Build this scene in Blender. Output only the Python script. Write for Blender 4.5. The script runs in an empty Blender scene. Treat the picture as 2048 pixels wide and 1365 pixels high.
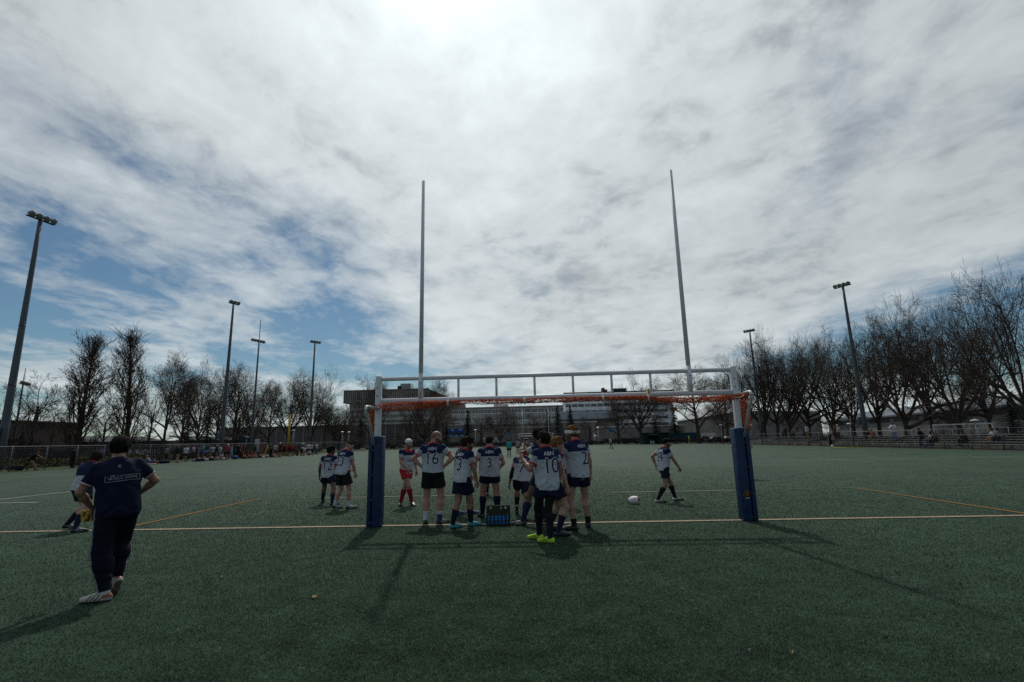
SUN_E = 3.4; EXPO = -.5
CL0, CL1, CL2 = 6.9, 6.2, 3.4; BLU = .74

import bpy, bmesh, math, random
import numpy as np
from mathutils import Vector, Matrix
random.seed(7)
np.random.seed(7)
R_ = math.radians
scene = bpy.context.scene
COL = scene.collection

# ------------------------------------------------------------------ camera (solved from the goal frame)
FPX = 1002.165; PITCH = .19526; ROLL = -.02262; YAW = -.03993
CAM = np.array([-.43666, -10.53858, 1.64872])
cF = np.array([math.sin(YAW) * math.cos(PITCH), math.cos(YAW) * math.cos(PITCH), math.sin(PITCH)])
_r0 = np.array([math.cos(YAW), -math.sin(YAW), 0.]); _u0 = np.cross(_r0, cF)
cR = _r0 * math.cos(ROLL) + _u0 * math.sin(ROLL)
cU = -_r0 * math.sin(ROLL) + _u0 * math.cos(ROLL)

def ray(x, y):
    return cF + cR * (x - 1024) / FPX - cU * (y - 682.5) / FPX
def G(x, y, z=0.):                       # ground point seen at a photo pixel (2048 wide)
    d = ray(x, y); return CAM + d * ((z - CAM[2]) / d[2])
def atX(x, y, X):
    d = ray(x, y); return CAM + d * ((X - CAM[0]) / d[0])
def atY(x, y, Y):
    d = ray(x, y); return CAM + d * ((Y - CAM[1]) / d[1])
def hgt(x, y, g):                        # height of pixel over ground point g
    d = ray(x, y); t = math.hypot(g[0] - CAM[0], g[1] - CAM[1]) / math.hypot(d[0], d[1])
    return CAM[2] + d[2] * t

cd = bpy.data.cameras.new("camera"); cam = bpy.data.objects.new("camera", cd); COL.objects.link(cam)
cd.sensor_width = 36.0; cd.lens = 36.0 * FPX / 2048; cd.clip_start = .05; cd.clip_end = 6000
M = Matrix(((cR[0], cU[0], -cF[0], CAM[0]), (cR[1], cU[1], -cF[1], CAM[1]), (cR[2], cU[2], -cF[2], CAM[2]), (0, 0, 0, 1)))
cam.matrix_world = M
scene.camera = cam

# ------------------------------------------------------------------ linking, tagging
def link(name, mesh, parent=None, mats=None):
    o = bpy.data.objects.new(name, mesh); COL.objects.link(o)
    if parent is not None: o.parent = parent
    if mats is not None:
        for m in (mats if isinstance(mats, (list, tuple)) else [mats]):
            mesh.materials.append(m)
    return o
def empty(name, loc=(0, 0, 0), rz=0):
    o = bpy.data.objects.new(name, None); COL.objects.link(o)
    o.location = loc; o.rotation_euler = (0, 0, rz); o.empty_display_size = .2
    return o
def tag(o, label=None, cat=None, group=None, kind=None):
    if label: o['label'] = label
    if cat: o['category'] = cat
    if group: o['group'] = group
    if kind: o['kind'] = kind
    return o
def copy_tree(o, parent=None):
    c = o.copy(); COL.objects.link(c)
    if parent is not None: c.parent = parent
    for ch in list(o.children): copy_tree(ch, c)
    return c

def npmesh(name, V, F, smooth=False, col=None, mi=None):
    """mesh from numpy arrays: F is (n,3) or (n,4), or a list of index lists"""
    me = bpy.data.meshes.new(name)
    V = np.asarray(V, np.float32)
    if isinstance(F, np.ndarray):
        k = F.shape[1]; n = len(F)
        me.vertices.add(len(V)); me.vertices.foreach_set('co', V.ravel())
        me.loops.add(n * k); me.loops.foreach_set('vertex_index', F.astype(np.int32).ravel())
        me.polygons.add(n)
        me.polygons.foreach_set('loop_start', np.arange(0, n * k, k, dtype=np.int32))
        me.update(calc_edges=True); me.validate()
    else:
        me.from_pydata(V.tolist(), [], F); me.update()
    if mi is not None and len(mi) == len(me.polygons): me.polygons.foreach_set('material_index', np.asarray(mi, np.int32))
    me.polygons.foreach_set('use_smooth', np.full(len(me.polygons), smooth, dtype=bool))
    if col is not None:
        a = me.color_attributes.new('Col', 'FLOAT_COLOR', 'POINT')
        c4 = np.ones((len(V), 4), np.float32); c4[:, :3] = col
        a.data.foreach_set('color', c4.ravel())
    return me

class MB:
    """collects simple solids into one mesh"""
    def __init__(s): s.v = []; s.f = []; s.m = []; s.sm = []
    def add(s, V, F, mi=0, smooth=False):
        b = len(s.v); s.v += [tuple(map(float, p)) for p in V]
        for f in F: s.f.append([i + b for i in f]); s.m.append(mi); s.sm.append(smooth)
        return s
    def box(s, c, d, rz=0, mi=0, R=None):
        hx, hy, hz = d[0] / 2, d[1] / 2, d[2] / 2
        P = [(-hx, -hy, -hz), (hx, -hy, -hz), (hx, hy, -hz), (-hx, hy, -hz), (-hx, -hy, hz), (hx, -hy, hz), (hx, hy, hz), (-hx, hy, hz)]
        m = R if R is not None else Matrix.Rotation(rz, 3, 'Z')
        P = [m @ Vector(p) + Vector(c) for p in P]
        return s.add(P, [(0, 3, 2, 1), (4, 5, 6, 7), (0, 1, 5, 4), (1, 2, 6, 5), (2, 3, 7, 6), (3, 0, 4, 7)], mi)
    def rbox(s, c, d, r, rz=0, mi=0, seg=3, R=None):
        bm = bmesh.new(); bmesh.ops.create_cube(bm, size=1)
        for v in bm.verts: v.co = Vector((v.co.x * d[0], v.co.y * d[1], v.co.z * d[2]))
        bmesh.ops.bevel(bm, geom=bm.edges[:], offset=r, segments=seg, affect='EDGES', profile=.5)
        m = R if R is not None else Matrix.Rotation(rz, 3, 'Z')
        V = [m @ v.co + Vector(c) for v in bm.verts]; bm.verts.index_update()
        F = [[v.index for v in f.verts] for f in bm.faces]; bm.free()
        return s.add(V, F, mi, True)
    def tube(s, pts, rad, n=8, mi=0, cap=True, smooth=True):
        pts = [Vector(p) for p in pts]
        if not hasattr(rad, '__len__'): rad = [rad] * len(pts)
        V = []; F = []; up = None
        for i, p in enumerate(pts):
            t = (pts[min(i + 1, len(pts) - 1)] - pts[max(i - 1, 0)]).normalized()
            if up is None:
                up = Vector((0, 0, 1)) if abs(t.z) < .9 else Vector((1, 0, 0))
            a = t.cross(up)
            if a.length < 1e-6: a = t.orthogonal()
            a.normalize(); b = t.cross(a).normalized(); up = -b if False else up
            for k in range(n):
                w = 2 * math.pi * k / n
                V.append(p + (a * math.cos(w) + b * math.sin(w)) * rad[i])
        for i in range(len(pts) - 1):
            for k in range(n):
                k2 = (k + 1) % n
                F.append((i * n + k, i * n + k2, (i + 1) * n + k2, (i + 1) * n + k))
        s.add(V, F, mi, smooth)
        if cap:
            b = len(s.v) - len(V)
            s.f.append([b + k for k in range(n)][::-1]); s.m.append(mi); s.sm.append(False)
            s.f.append([b + (len(pts) - 1) * n + k for k in range(n)]); s.m.append(mi); s.sm.append(False)
        return s
    def lathe(s, prof, n=16, c=(0, 0, 0), mi=0, R=None):
        V = []; F = []
        for r, z in prof:
            for k in range(n):
                w = 2 * math.pi * k / n
                p = Vector((r * math.cos(w), r * math.sin(w), z))
                if R is not None: p = R @ p
                V.append(p + Vector(c))
        for i in range(len(prof) - 1):
            for k in range(n):
                k2 = (k + 1) % n; F.append((i * n + k, i * n + k2, (i + 1) * n + k2, (i + 1) * n + k))
        F.append([k for k in range(n)][::-1]); F.append([(len(prof) - 1) * n + k for k in range(n)])
        return s.add(V, F, mi, True)
    def poly(s, P, mi=0): return s.add(P, [list(range(len(P)))], mi)
    def build(s, name, mats, parent=None, bevel=0):
        me = bpy.data.meshes.new(name); me.from_pydata(s.v, [], s.f); me.update()
        me.polygons.foreach_set('material_index', s.m); me.polygons.foreach_set('use_smooth', s.sm)
        o = link(name, me, parent, mats)
        if bevel:
            b = o.modifiers.new('bevel', 'BEVEL'); b.width = bevel; b.segments = 2; b.limit_method = 'ANGLE'
        return o

# ------------------------------------------------------------------ materials
def nt(m):
    m.use_nodes = True; n = m.node_tree; n.nodes.clear(); return n
def node(t, typ, **kw):
    n = t.nodes.new(typ)
    for k, v in kw.items():
        if k.startswith('i_'):
            n.inputs[k[2:].replace('_', ' ')].default_value = v
        else: setattr(n, k, v)
    return n
def mat(name, rgb, rough=.7, spec=.3, metal=0, var=.15, scale=8., bump=0., bscale=60., vcol=False, streak=False, emit=None):
    m = bpy.data.materials.new(name); t = nt(m); L = t.links.new
    out = node(t, 'ShaderNodeOutputMaterial'); b = node(t, 'ShaderNodeBsdfPrincipled')
    b.inputs['Roughness'].default_value = rough; b.inputs['Specular IOR Level'].default_value = spec
    b.inputs['Metallic'].default_value = metal
    L(b.outputs[0], out.inputs[0])
    tc = node(t, 'ShaderNodeTexCoord')
    nz = node(t, 'ShaderNodeTexNoise'); nz.inputs['Scale'].default_value = scale; nz.inputs['Detail'].default_value = 6
    if streak:
        mp = node(t, 'ShaderNodeMapping'); mp.inputs['Scale'].default_value = (1, 1, .12)
        L(tc.outputs['Object'], mp.inputs[0]); L(mp.outputs[0], nz.inputs['Vector'])
    else: L(tc.outputs['Object'], nz.inputs['Vector'])
    mr = node(t, 'ShaderNodeMapRange'); mr.inputs['From Min'].default_value = .3; mr.inputs['From Max'].default_value = .7
    mr.inputs['To Min'].default_value = 1 - var; mr.inputs['To Max'].default_value = 1 + var
    L(nz.outputs['Fac'], mr.inputs[0])
    mx = node(t, 'ShaderNodeMix', data_type='RGBA', blend_type='MULTIPLY'); mx.inputs[0].default_value = 1
    if vcol:
        at = node(t, 'ShaderNodeAttribute', attribute_name='Col'); L(at.outputs['Color'], mx.inputs[6])
    else: mx.inputs[6].default_value = (*rgb, 1)
    L(mr.outputs[0], mx.inputs[7]); L(mx.outputs[2], b.inputs['Base Color'])
    if bump:
        n2 = node(t, 'ShaderNodeTexNoise'); n2.inputs['Scale'].default_value = bscale; n2.inputs['Detail'].default_value = 4
        L(tc.outputs['Object'], n2.inputs['Vector'])
        bp = node(t, 'ShaderNodeBump'); bp.inputs['Strength'].default_value = bump; bp.inputs['Distance'].default_value = .02
        L(n2.outputs['Fac'], bp.inputs['Height']); L(bp.outputs[0], b.inputs['Normal'])
    if emit:
        b.inputs['Emission Color'].default_value = (*rgb, 1); b.inputs['Emission Strength'].default_value = emit
    return m

# ------------------------------------------------------------------ sun and sky
SUN = Vector((-.108, .732, 1.)).normalized()
sun_el = math.asin(SUN.z); sun_az = math.atan2(SUN.x, SUN.y)
sl = bpy.data.lights.new('sun', 'SUN'); sl.energy = SUN_E; sl.angle = R_(1.0); sl.color = (1, .95, .87)
so = bpy.data.objects.new('sun', sl); COL.objects.link(so)
so.rotation_euler = (-SUN).to_track_quat('-Z', 'Y').to_euler(); so.location = (0, 0, 40)

w = bpy.data.worlds.new("World"); scene.world = w; w.use_nodes = True
t = w.node_tree; t.nodes.clear(); L = t.links.new
out = node(t, 'ShaderNodeOutputWorld'); bg = node(t, 'ShaderNodeBackground'); bg.inputs['Strength'].default_value = .1
L(bg.outputs[0], out.inputs[0])
sky = node(t, 'ShaderNodeTexSky'); sky.sky_type = 'NISHITA'; sky.sun_disc = False
sky.sun_elevation = sun_el; sky.sun_rotation = sun_az; sky.altitude = 50; sky.air_density = 1.; sky.dust_density = .4; sky.ozone_density = 1.6
tc = node(t, 'ShaderNodeTexCoord')
def math_(op, a, b=None, clamp=False):
    n = node(t, 'ShaderNodeMath', operation=op, use_clamp=clamp)
    for i, v in enumerate((a, b)):
        if v is None: continue
        if hasattr(v, 'links') or hasattr(v, 'is_linked'): L(v, n.inputs[i])
        else: n.inputs[i].default_value = v
    return n.outputs[0]
def vmath(op, a, b):
    n = node(t, 'ShaderNodeVectorMath', operation=op)
    for i, v in enumerate((a, b)):
        if hasattr(v, 'is_linked'): L(v, n.inputs[i])
        else: n.inputs[i].default_value = v
    return n
def ramp(fac, stops):
    n = node(t, 'ShaderNodeValToRGB'); e = n.color_ramp.elements
    while len(e) < len(stops): e.new(.5)
    for i, (p, c) in enumerate(stops):
        e[i].position = p; e[i].color = c if hasattr(c, '__len__') else (c, c, c, 1)
    L(fac, n.inputs[0]); return n.outputs[0]
gen = tc.outputs['Generated']
sep = node(t, 'ShaderNodeSeparateXYZ'); L(gen, sep.inputs[0])
zc = math_('ADD', math_('MAXIMUM', sep.outputs[2], 0.), .14)
px = math_('DIVIDE', sep.outputs[0], zc); py = math_('DIVIDE', sep.outputs[1], zc)
cmb = node(t, 'ShaderNodeCombineXYZ'); L(px, cmb.inputs[0]); L(py, cmb.inputs[1])
plane = cmb.outputs[0]
def cloud_noise(scale, sx, sy, off, detail, rough, dist, rot=0):
    mp = node(t, 'ShaderNodeMapping'); mp.inputs['Scale'].default_value = (sx, sy, 1); mp.inputs['Location'].default_value = off
    mp.inputs['Rotation'].default_value = (0, 0, R_(rot))
    L(plane, mp.inputs[0])
    n = node(t, 'ShaderNodeTexNoise'); n.inputs['Scale'].default_value = scale; n.inputs['Detail'].default_value = detail
    n.inputs['Roughness'].default_value = rough; n.inputs['Distortion'].default_value = dist
    L(mp.outputs[0], n.inputs['Vector']); return n.outputs['Fac']
big = cloud_noise(.55, 1.0, .42, (3.1, 1.7, 0), 9, .58, .35, 8)
mid = cloud_noise(1.55, 1.0, .75, (7.3, 2.2, 0), 9, .60, .25, -20)
fine = cloud_noise(6.5, 1.0, .9, (1.3, 9.2, 0), 7, .62, .3, 25)
d0 = math_('ADD', math_('MULTIPLY', big, .58), math_('ADD', math_('MULTIPLY', mid, .32), math_('MULTIPLY', fine, .11)))
sd = vmath('DOT_PRODUCT', gen, tuple(SUN)).outputs['Value']
cosa = math_('MAXIMUM', sd, 0.)
glow = math_('POWER', cosa, 4.)
glow2 = math_('POWER', cosa, 30.)
# more cover towards the sun, thinner towards the horizon on both sides
ax_ = math_('ABSOLUTE', sep.outputs[0])
sidew = ramp(ax_, [(.25, 0.), (.75, 1.)]); loww = ramp(sep.outputs[2], [(.02, .35), (.12, 1.), (.26, .8), (.46, 0.)])
gap = math_('MULTIPLY', math_('MULTIPLY', sidew, loww), -.082)
bias = math_('ADD', math_('ADD', math_('MULTIPLY', glow, .20), .0), gap)
dens = math_('ADD', d0, bias)
mask = ramp(dens, [(.445, 0.0), (.495, .58), (.57, .94), (1., 1.)])
thick = ramp(math_('ADD', math_('MULTIPLY', mid, .55), math_('MULTIPLY', fine, .45)), [(.34, .66), (.47, .94), (.62, 1.10)])
low = ramp(sep.outputs[2], [(0., 2.6), (.10, 1.8), (.30, .4), (.5, 0.)])
lum = math_('MULTIPLY', math_('ADD', math_('ADD', low, CL0), math_('ADD', math_('MULTIPLY', glow, CL1), math_('MULTIPLY', glow2, CL2))), thick)
cc = node(t, 'ShaderNodeMix', data_type='RGBA', blend_type='MULTIPLY'); cc.inputs[0].default_value = 1
cc.inputs[6].default_value = (.90, .975, 1.0, 1); L(lum, cc.inputs[7])
bl = node(t, 'ShaderNodeMix', data_type='RGBA', blend_type='MULTIPLY'); bl.inputs[0].default_value = 1
L(sky.outputs[0], bl.inputs[6]); bl.inputs[7].default_value = (BLU * .80, BLU * 1.0, BLU * 1.04, 1)
mxs = node(t, 'ShaderNodeMix', data_type='RGBA'); L(mask, mxs.inputs[0]); L(bl.outputs[2], mxs.inputs[6]); L(cc.outputs[2], mxs.inputs[7])
L(mxs.outputs[2], bg.inputs['Color'])

scene.view_settings.view_transform = 'Standard'; scene.view_settings.look = 'None'
scene.view_settings.gamma = 1; scene.view_settings.use_curve_mapping = False
scene.view_settings.exposure = EXPO
scene.cycles.max_bounces = 6; scene.cycles.transparent_max_bounces = 24
scene.cycles.use_denoising = False


# ------------------------------------------------------------------ ground
def turf_mat():
    m = bpy.data.materials.new('turf'); t = nt(m); L = t.links.new
    out = node(t, 'ShaderNodeOutputMaterial'); b = node(t, 'ShaderNodeBsdfPrincipled'); L(b.outputs[0], out.inputs[0])
    b.inputs['Roughness'].default_value = .62; b.inputs['Specular IOR Level'].default_value = .10; b.inputs['Specular Tint'].default_value = (.75, 1, .82, 1)
    tc = node(t, 'ShaderNodeTexCoord')
    def nz(sc, det, rough=.6):
        n = node(t, 'ShaderNodeTexNoise'); n.inputs['Scale'].default_value = sc; n.inputs['Detail'].default_value = det
        n.inputs['Roughness'].default_value = rough; L(tc.outputs['Object'], n.inputs['Vector']); return n.outputs['Fac']
    a = nz(58, 5, .78); c = nz(2.2, 6, .68); g = nz(.25, 5, .6)
    r = node(t, 'ShaderNodeValToRGB'); e = r.color_ramp.elements
    e[0].position = .36; e[0].color = (.005, .012, .008, 1); e[1].position = .66; e[1].color = (.047, .092, .055, 1)
    x = e.new(.5); x.color = (.022, .046, .028, 1)
    L(a, r.inputs[0])
    def mul(col, fac, lo, hi):
        mr = node(t, 'ShaderNodeMapRange'); mr.inputs['From Min'].default_value = .38; mr.inputs['From Max'].default_value = .62
        mr.inputs['To Min'].default_value = lo; mr.inputs['To Max'].default_value = hi; L(fac, mr.inputs[0])
        mx = node(t, 'ShaderNodeMix', data_type='RGBA', blend_type='MULTIPLY'); mx.inputs[0].default_value = 1
        L(col, mx.inputs[6]); L(mr.outputs[0], mx.inputs[7]); return mx.outputs[2]
    L(mul(mul(r.outputs[0], c, .70, 1.30), g, .86, 1.14), b.inputs['Base Color'])
    bp = node(t, 'ShaderNodeBump'); bp.inputs['Strength'].default_value = .8; bp.inputs['Distance'].default_value = .03
    L(a, bp.inputs['Height']); L(bp.outputs[0], b.inputs['Normal'])
    return m
def ground_mat():
    m = mat('dry_grass', (.040, .046, .022), .9, .1, var=.5, scale=.6, bump=.6, bscale=8)
    return m
M_turf = turf_mat()
def sheet(name, P, z, m, kind='structure'):
    me = bpy.data.meshes.new(name); me.from_pydata([(x, y, z) for x, y in P], [], [list(range(len(P)))]); me.update()
    o = link(name, me, None, m); o['kind'] = kind; return o
sheet('ground', [(-2500, -2500), (2500, -2500), (2500, 2500), (-2500, 2500)], -.06, ground_mat())
sheet('turf_pitch', [(-43.2, -30), (35.6, -30), (35.6, 108), (20, 118), (-8, 124), (-30, 118), (-38, 100), (-39.5, 70), (-42.3, 40)], 0, M_turf)
M_wl = mat('line_white', (.34, .34, .31), .85, .15, var=.45, scale=30, bump=.5, bscale=90)
M_wf = mat('line_white_faint', (.20, .22, .19), .85, .15, var=.45, scale=20, bump=.5, bscale=90)
M_yl = mat('line_yellow', (.20, .105, .026), .85, .15, var=.45, scale=30, bump=.5, bscale=90)
M_yf = mat('line_yellow_faint', (.085, .078, .035), .85, .15, var=.45, scale=20, bump=.5, bscale=90)
M_cl = mat('line_cream', (.30, .255, .195), .85, .15, var=.45, scale=30, bump=.5, bscale=90)
def line(name, a, b, wd, z, m):
    a = Vector(a); b = Vector(b); d = (b - a).normalized(); n = Vector((-d.y, d.x)) * wd / 2
    n_ = max(2, int((b - a).length / .4)); V = []; F = []
    for i in range(n_ + 1):
        p = a.lerp(b, i / n_); j = .10
        V += [(*(p + n * random.uniform(1 - j, 1 + j)), z), (*(p - n * random.uniform(1 - j, 1 + j)), z)]
    for i in range(n_): F.append((2 * i, 2 * i + 1, 2 * i + 3, 2 * i + 2))
    me = bpy.data.meshes.new(name); me.from_pydata(V, [], F); me.update()
    o = link(name, me, None, m); o['kind'] = 'structure'; return o
ZL = .013
line('goal_line', (-42, -.02), (35, -.02), .085, ZL, M_cl)
line('goal_line_edge', (-42, .052), (35, .052), .04, ZL, mat('line_edge', (.19, .12, .06), .85, .15, var=.45, scale=30))
YW = 5.55
line('box_line', (-9.16, YW + .06), (9.16, YW + .06), .08, ZL, M_yf)
line('box_line_white', (-7.1, YW - .05), (-2.4, YW - .05), .06, ZL, M_wf)
line('box_line_white', (1.9, YW - .05), (6.1, YW - .05), .06, ZL, M_wf)
line('box_line', (-9.16, 0.1), (-9.16, YW), .09, ZL, M_yl)
line('box_line', (9.16, 0.1), (9.16, YW), .09, ZL, M_yl)
line('field_line', (-22, 5.72), (-16.6, 5.72), .10, ZL, M_wl)
line('field_line', (-19.2, 5.9), (-19.2, 12.3), .10, ZL, M_wl)
line('field_line', (-19.5, 21), (-19.5, 28.2), .10, ZL, M_wf)
line('field_line', (18.2, 18.8), (18.2, 25.4), .10, ZL, M_wf)
line('field_line', (20, 21.3), (34, 21.3), .09, ZL, M_wf)
line('field_line', (25.5, 23.6), (27.5, 19.6), .09, ZL, M_wf)
line('field_line', (-38, 16.5), (16, 16.5), .09, ZL, M_yf)
line('field_line', (-38, 22.2), (34, 22.2), .09, ZL, M_wf)
line('field_line', (-20.2, 0.2), (-20.2, 16.4), .09, ZL, M_yf)
line('field_line', (20.2, 0.2), (20.2, 16.4), .09, ZL, M_yf)
line('field_line', (-38, 50), (34, 50), .09, ZL, M_wf)
line('field_line', (-38, 78), (34, 78), .09, ZL, M_wf)
line('field_line', (8, 62), (14, 62), .12, ZL, M_wl)
line('field_line', (11, 52), (17, 52), .12, ZL, M_wl)

# turf fibres standing out of the pitch, dense towards the near end
def fibres():
    rng = np.random.default_rng(3)
    N = 1300000
    # depth distribution ~ constant per picture area
    u = rng.random(N); r = 1.7 * (34.0 / 1.7) ** u
    fwd = np.arctan2(cF[0], cF[1])
    ang = fwd + np.clip(rng.normal(0, .62, N), -1.45, 1.45)
    P = np.zeros((N, 3)); P[:, 0] = CAM[0] + np.sin(ang) * r; P[:, 1] = CAM[1] + np.cos(ang) * r
    keep = ~((np.abs(P[:, 1] - .02) < .10))
    def off_line(a, b, hw):
        a = np.array(a); b = np.array(b); d = b - a; tt = np.clip(((P[:, :2] - a) @ d) / (d @ d), 0, 1); return np.linalg.norm(P[:, :2] - a - tt[:, None] * d, axis=1) > hw
    for a, b, hw in [((-9.16, 0.1), (-9.16, 5.6), .06), ((9.16, 0.1), (9.16, 5.6), .06), ((-9.2, 5.6), (9.2, 5.6), .055), ((-7.1, 5.5), (-2.4, 5.5), .04), ((1.9, 5.5), (6.1, 5.5), .04), ((-22, 5.72), (-16.6, 5.72), .06), ((-19.2, 5.9), (-19.2, 12.3), .06), ((18.2, 18.8), (18.2, 25.4), .06), ((20, 21.3), (34, 21.3), .05)]:
        keep &= off_line(a, b, hw)
    keep &= (rng.random(N) < np.clip((34 - r) / 24, 0, 1)); P = P[keep]; r = r[keep]; N = len(P)
    h = rng.uniform(.010, .026, N); lean = rng.uniform(.2, 1.3, N); la = rng.uniform(0, 6.283, N)
    wd = rng.uniform(.0014, .0030, N) * (.5 + np.minimum(r, 16) * .22)
    def vn(sc, seed):                       # smooth random field over the ground
        g = np.random.default_rng(seed).random((256, 256)); q = P[:, :2] * sc; i = np.floor(q).astype(int); f = q - i; f = f * f * (3 - 2 * f)
        a = g[i[:, 0] % 256, i[:, 1] % 256]; b = g[(i[:, 0] + 1) % 256, i[:, 1] % 256]; c_ = g[i[:, 0] % 256, (i[:, 1] + 1) % 256]; d = g[(i[:, 0] + 1) % 256, (i[:, 1] + 1) % 256]
        return (a * (1 - f[:, 0]) + b * f[:, 0]) * (1 - f[:, 1]) + (c_ * (1 - f[:, 0]) + d * f[:, 0]) * f[:, 1]
    tuft = .30 * vn(28, 1) + .52 * vn(62, 2) + .18 * vn(5, 3)
    h *= .55 + .9 * tuft
    side = rng.uniform(0, 6.283, N)
    tip = P + np.stack([np.cos(la) * lean * h, np.sin(la) * lean * h, h], 1)
    s = np.stack([np.cos(side) * wd, np.sin(side) * wd, np.zeros(N)], 1)
    V = np.empty((N * 3, 3), np.float32); V[0::3] = P - s; V[1::3] = P + s; V[2::3] = tip
    V[0::3, 2] -= .002; V[1::3, 2] -= .002
    F = np.arange(N * 3, dtype=np.int32).reshape(N, 3)
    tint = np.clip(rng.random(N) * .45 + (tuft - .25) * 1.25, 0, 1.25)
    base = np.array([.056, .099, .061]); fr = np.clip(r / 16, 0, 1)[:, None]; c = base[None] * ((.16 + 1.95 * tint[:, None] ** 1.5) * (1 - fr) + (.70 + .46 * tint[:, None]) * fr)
    br = rng.random(N) < .05; c[br] = np.array([.06, .052, .03]) * rng.uniform(.5, 1.2, (br.sum(), 1))
    wh = rng.random(N) < .03; c[wh] = np.array([.10, .14, .11])
    C = np.repeat(c, 3, 0)
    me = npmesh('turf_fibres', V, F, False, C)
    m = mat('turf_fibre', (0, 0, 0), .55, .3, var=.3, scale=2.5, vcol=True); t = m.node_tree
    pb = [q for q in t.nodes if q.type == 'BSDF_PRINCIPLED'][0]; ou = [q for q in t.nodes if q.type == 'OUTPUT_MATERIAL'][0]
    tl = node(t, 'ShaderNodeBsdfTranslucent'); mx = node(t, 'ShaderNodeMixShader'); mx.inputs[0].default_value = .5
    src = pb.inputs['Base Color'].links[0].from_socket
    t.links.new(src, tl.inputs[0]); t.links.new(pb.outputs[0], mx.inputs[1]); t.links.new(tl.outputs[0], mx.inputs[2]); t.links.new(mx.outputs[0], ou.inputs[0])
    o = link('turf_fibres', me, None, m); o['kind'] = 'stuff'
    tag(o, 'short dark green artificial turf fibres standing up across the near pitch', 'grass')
fibres()

# ------------------------------------------------------------------ figures: one smooth-blended surface per body
def rc(p, a, b, ra, rb):
    a = np.asarray(a, np.float32); b = np.asarray(b, np.float32); ba = b - a
    tt = np.clip(((p - a) @ ba) / max(float(ba @ ba), 1e-9), 0, 1)
    q = p - a - tt[:, None] * ba
    return np.sqrt((q * q).sum(1)) - (ra + (rb - ra) * tt)
def ell(p, c, r, Rm=None):
    q = p - np.asarray(c, np.float32)
    if Rm is not None: q = q @ Rm            # columns of Rm are the local axes
    r = np.asarray(r, np.float32)
    k0 = np.sqrt(((q / r) ** 2).sum(1)); k1 = np.sqrt(((q / (r * r)) ** 2).sum(1)) + 1e-9
    return k0 * (k0 - 1) / k1
def smin(a, b, k):
    h = np.maximum(k - np.abs(a - b), 0) / k
    return np.minimum(a, b) - h * h * k * .25
def smax(a, b, k): return -smin(-a, -b, k)
def wob(p, f, seed):
    r = np.random.default_rng(seed); v = 0
    for i in range(4):
        d = r.normal(size=3); d /= np.linalg.norm(d); fr = f * (1 + .55 * i)
        v = v + np.sin(p @ (d * fr).astype(np.float32) + r.uniform(0, 6.28)) / (1 + .5 * i)
    return v / 2.2

def surface_nets(v, org, h):
    s = v < 0
    def c(i, j, k): return s[i:s.shape[0] - 1 + i, j:s.shape[1] - 1 + j, k:s.shape[2] - 1 + k]
    n = sum(c(i, j, k).astype(np.int8) for i in (0, 1) for j in (0, 1) for k in (0, 1))
    act = (n > 0) & (n < 8); I = np.argwhere(act)
    if len(I) == 0: return np.zeros((0, 3), np.float32), np.zeros((0, 4), np.int32)
    idx = np.full(act.shape, -1, np.int32); idx[act] = np.arange(len(I))
    pos = np.zeros((len(I), 3), np.float32); cnt = np.zeros(len(I), np.float32)
    cor = [(i, j, k) for i in (0, 1) for j in (0, 1) for k in (0, 1)]
    val = {q: v[I[:, 0] + q[0], I[:, 1] + q[1], I[:, 2] + q[2]] for q in cor}
    for a in cor:
        for ax in range(3):
            if a[ax]: continue
            b = list(a); b[ax] = 1; b = tuple(b)
            va, vb = val[a], val[b]; m = (va < 0) != (vb < 0)
            tt = va[m] / (va[m] - vb[m])
            q = np.tile(np.array(a, np.float32), (m.sum(), 1)); q[:, ax] = tt
            pos[m] += q; cnt[m] += 1
    V = (I + pos / cnt[:, None]) * h + org
    Fs = []
    for ax in range(3):
        u, w_ = [(1, 2), (2, 0), (0, 1)][ax]
        sl0 = [slice(None)] * 3; sl1 = [slice(None)] * 3; sl0[ax] = slice(0, -1); sl1[ax] = slice(1, None)
        for d in (u, w_): sl0[d] = slice(1, -1); sl1[d] = slice(1, -1)
        a = s[tuple(sl0)]; b = s[tuple(sl1)]; E = np.argwhere(a != b)
        if len(E) == 0: continue
        flip = a[E[:, 0], E[:, 1], E[:, 2]]
        E[:, u] += 1; E[:, w_] += 1
        def at(du, dw):
            q = E.copy(); q[:, u] += du; q[:, w_] += dw
            return idx[q[:, 0], q[:, 1], q[:, 2]]
        f = np.stack([at(-1, -1), at(0, -1), at(0, 0), at(-1, 0)], 1)
        f[~flip] = f[~flip][:, ::-1]; Fs.append(f)
    return V.astype(np.float32), np.concatenate(Fs).astype(np.int32)

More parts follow.
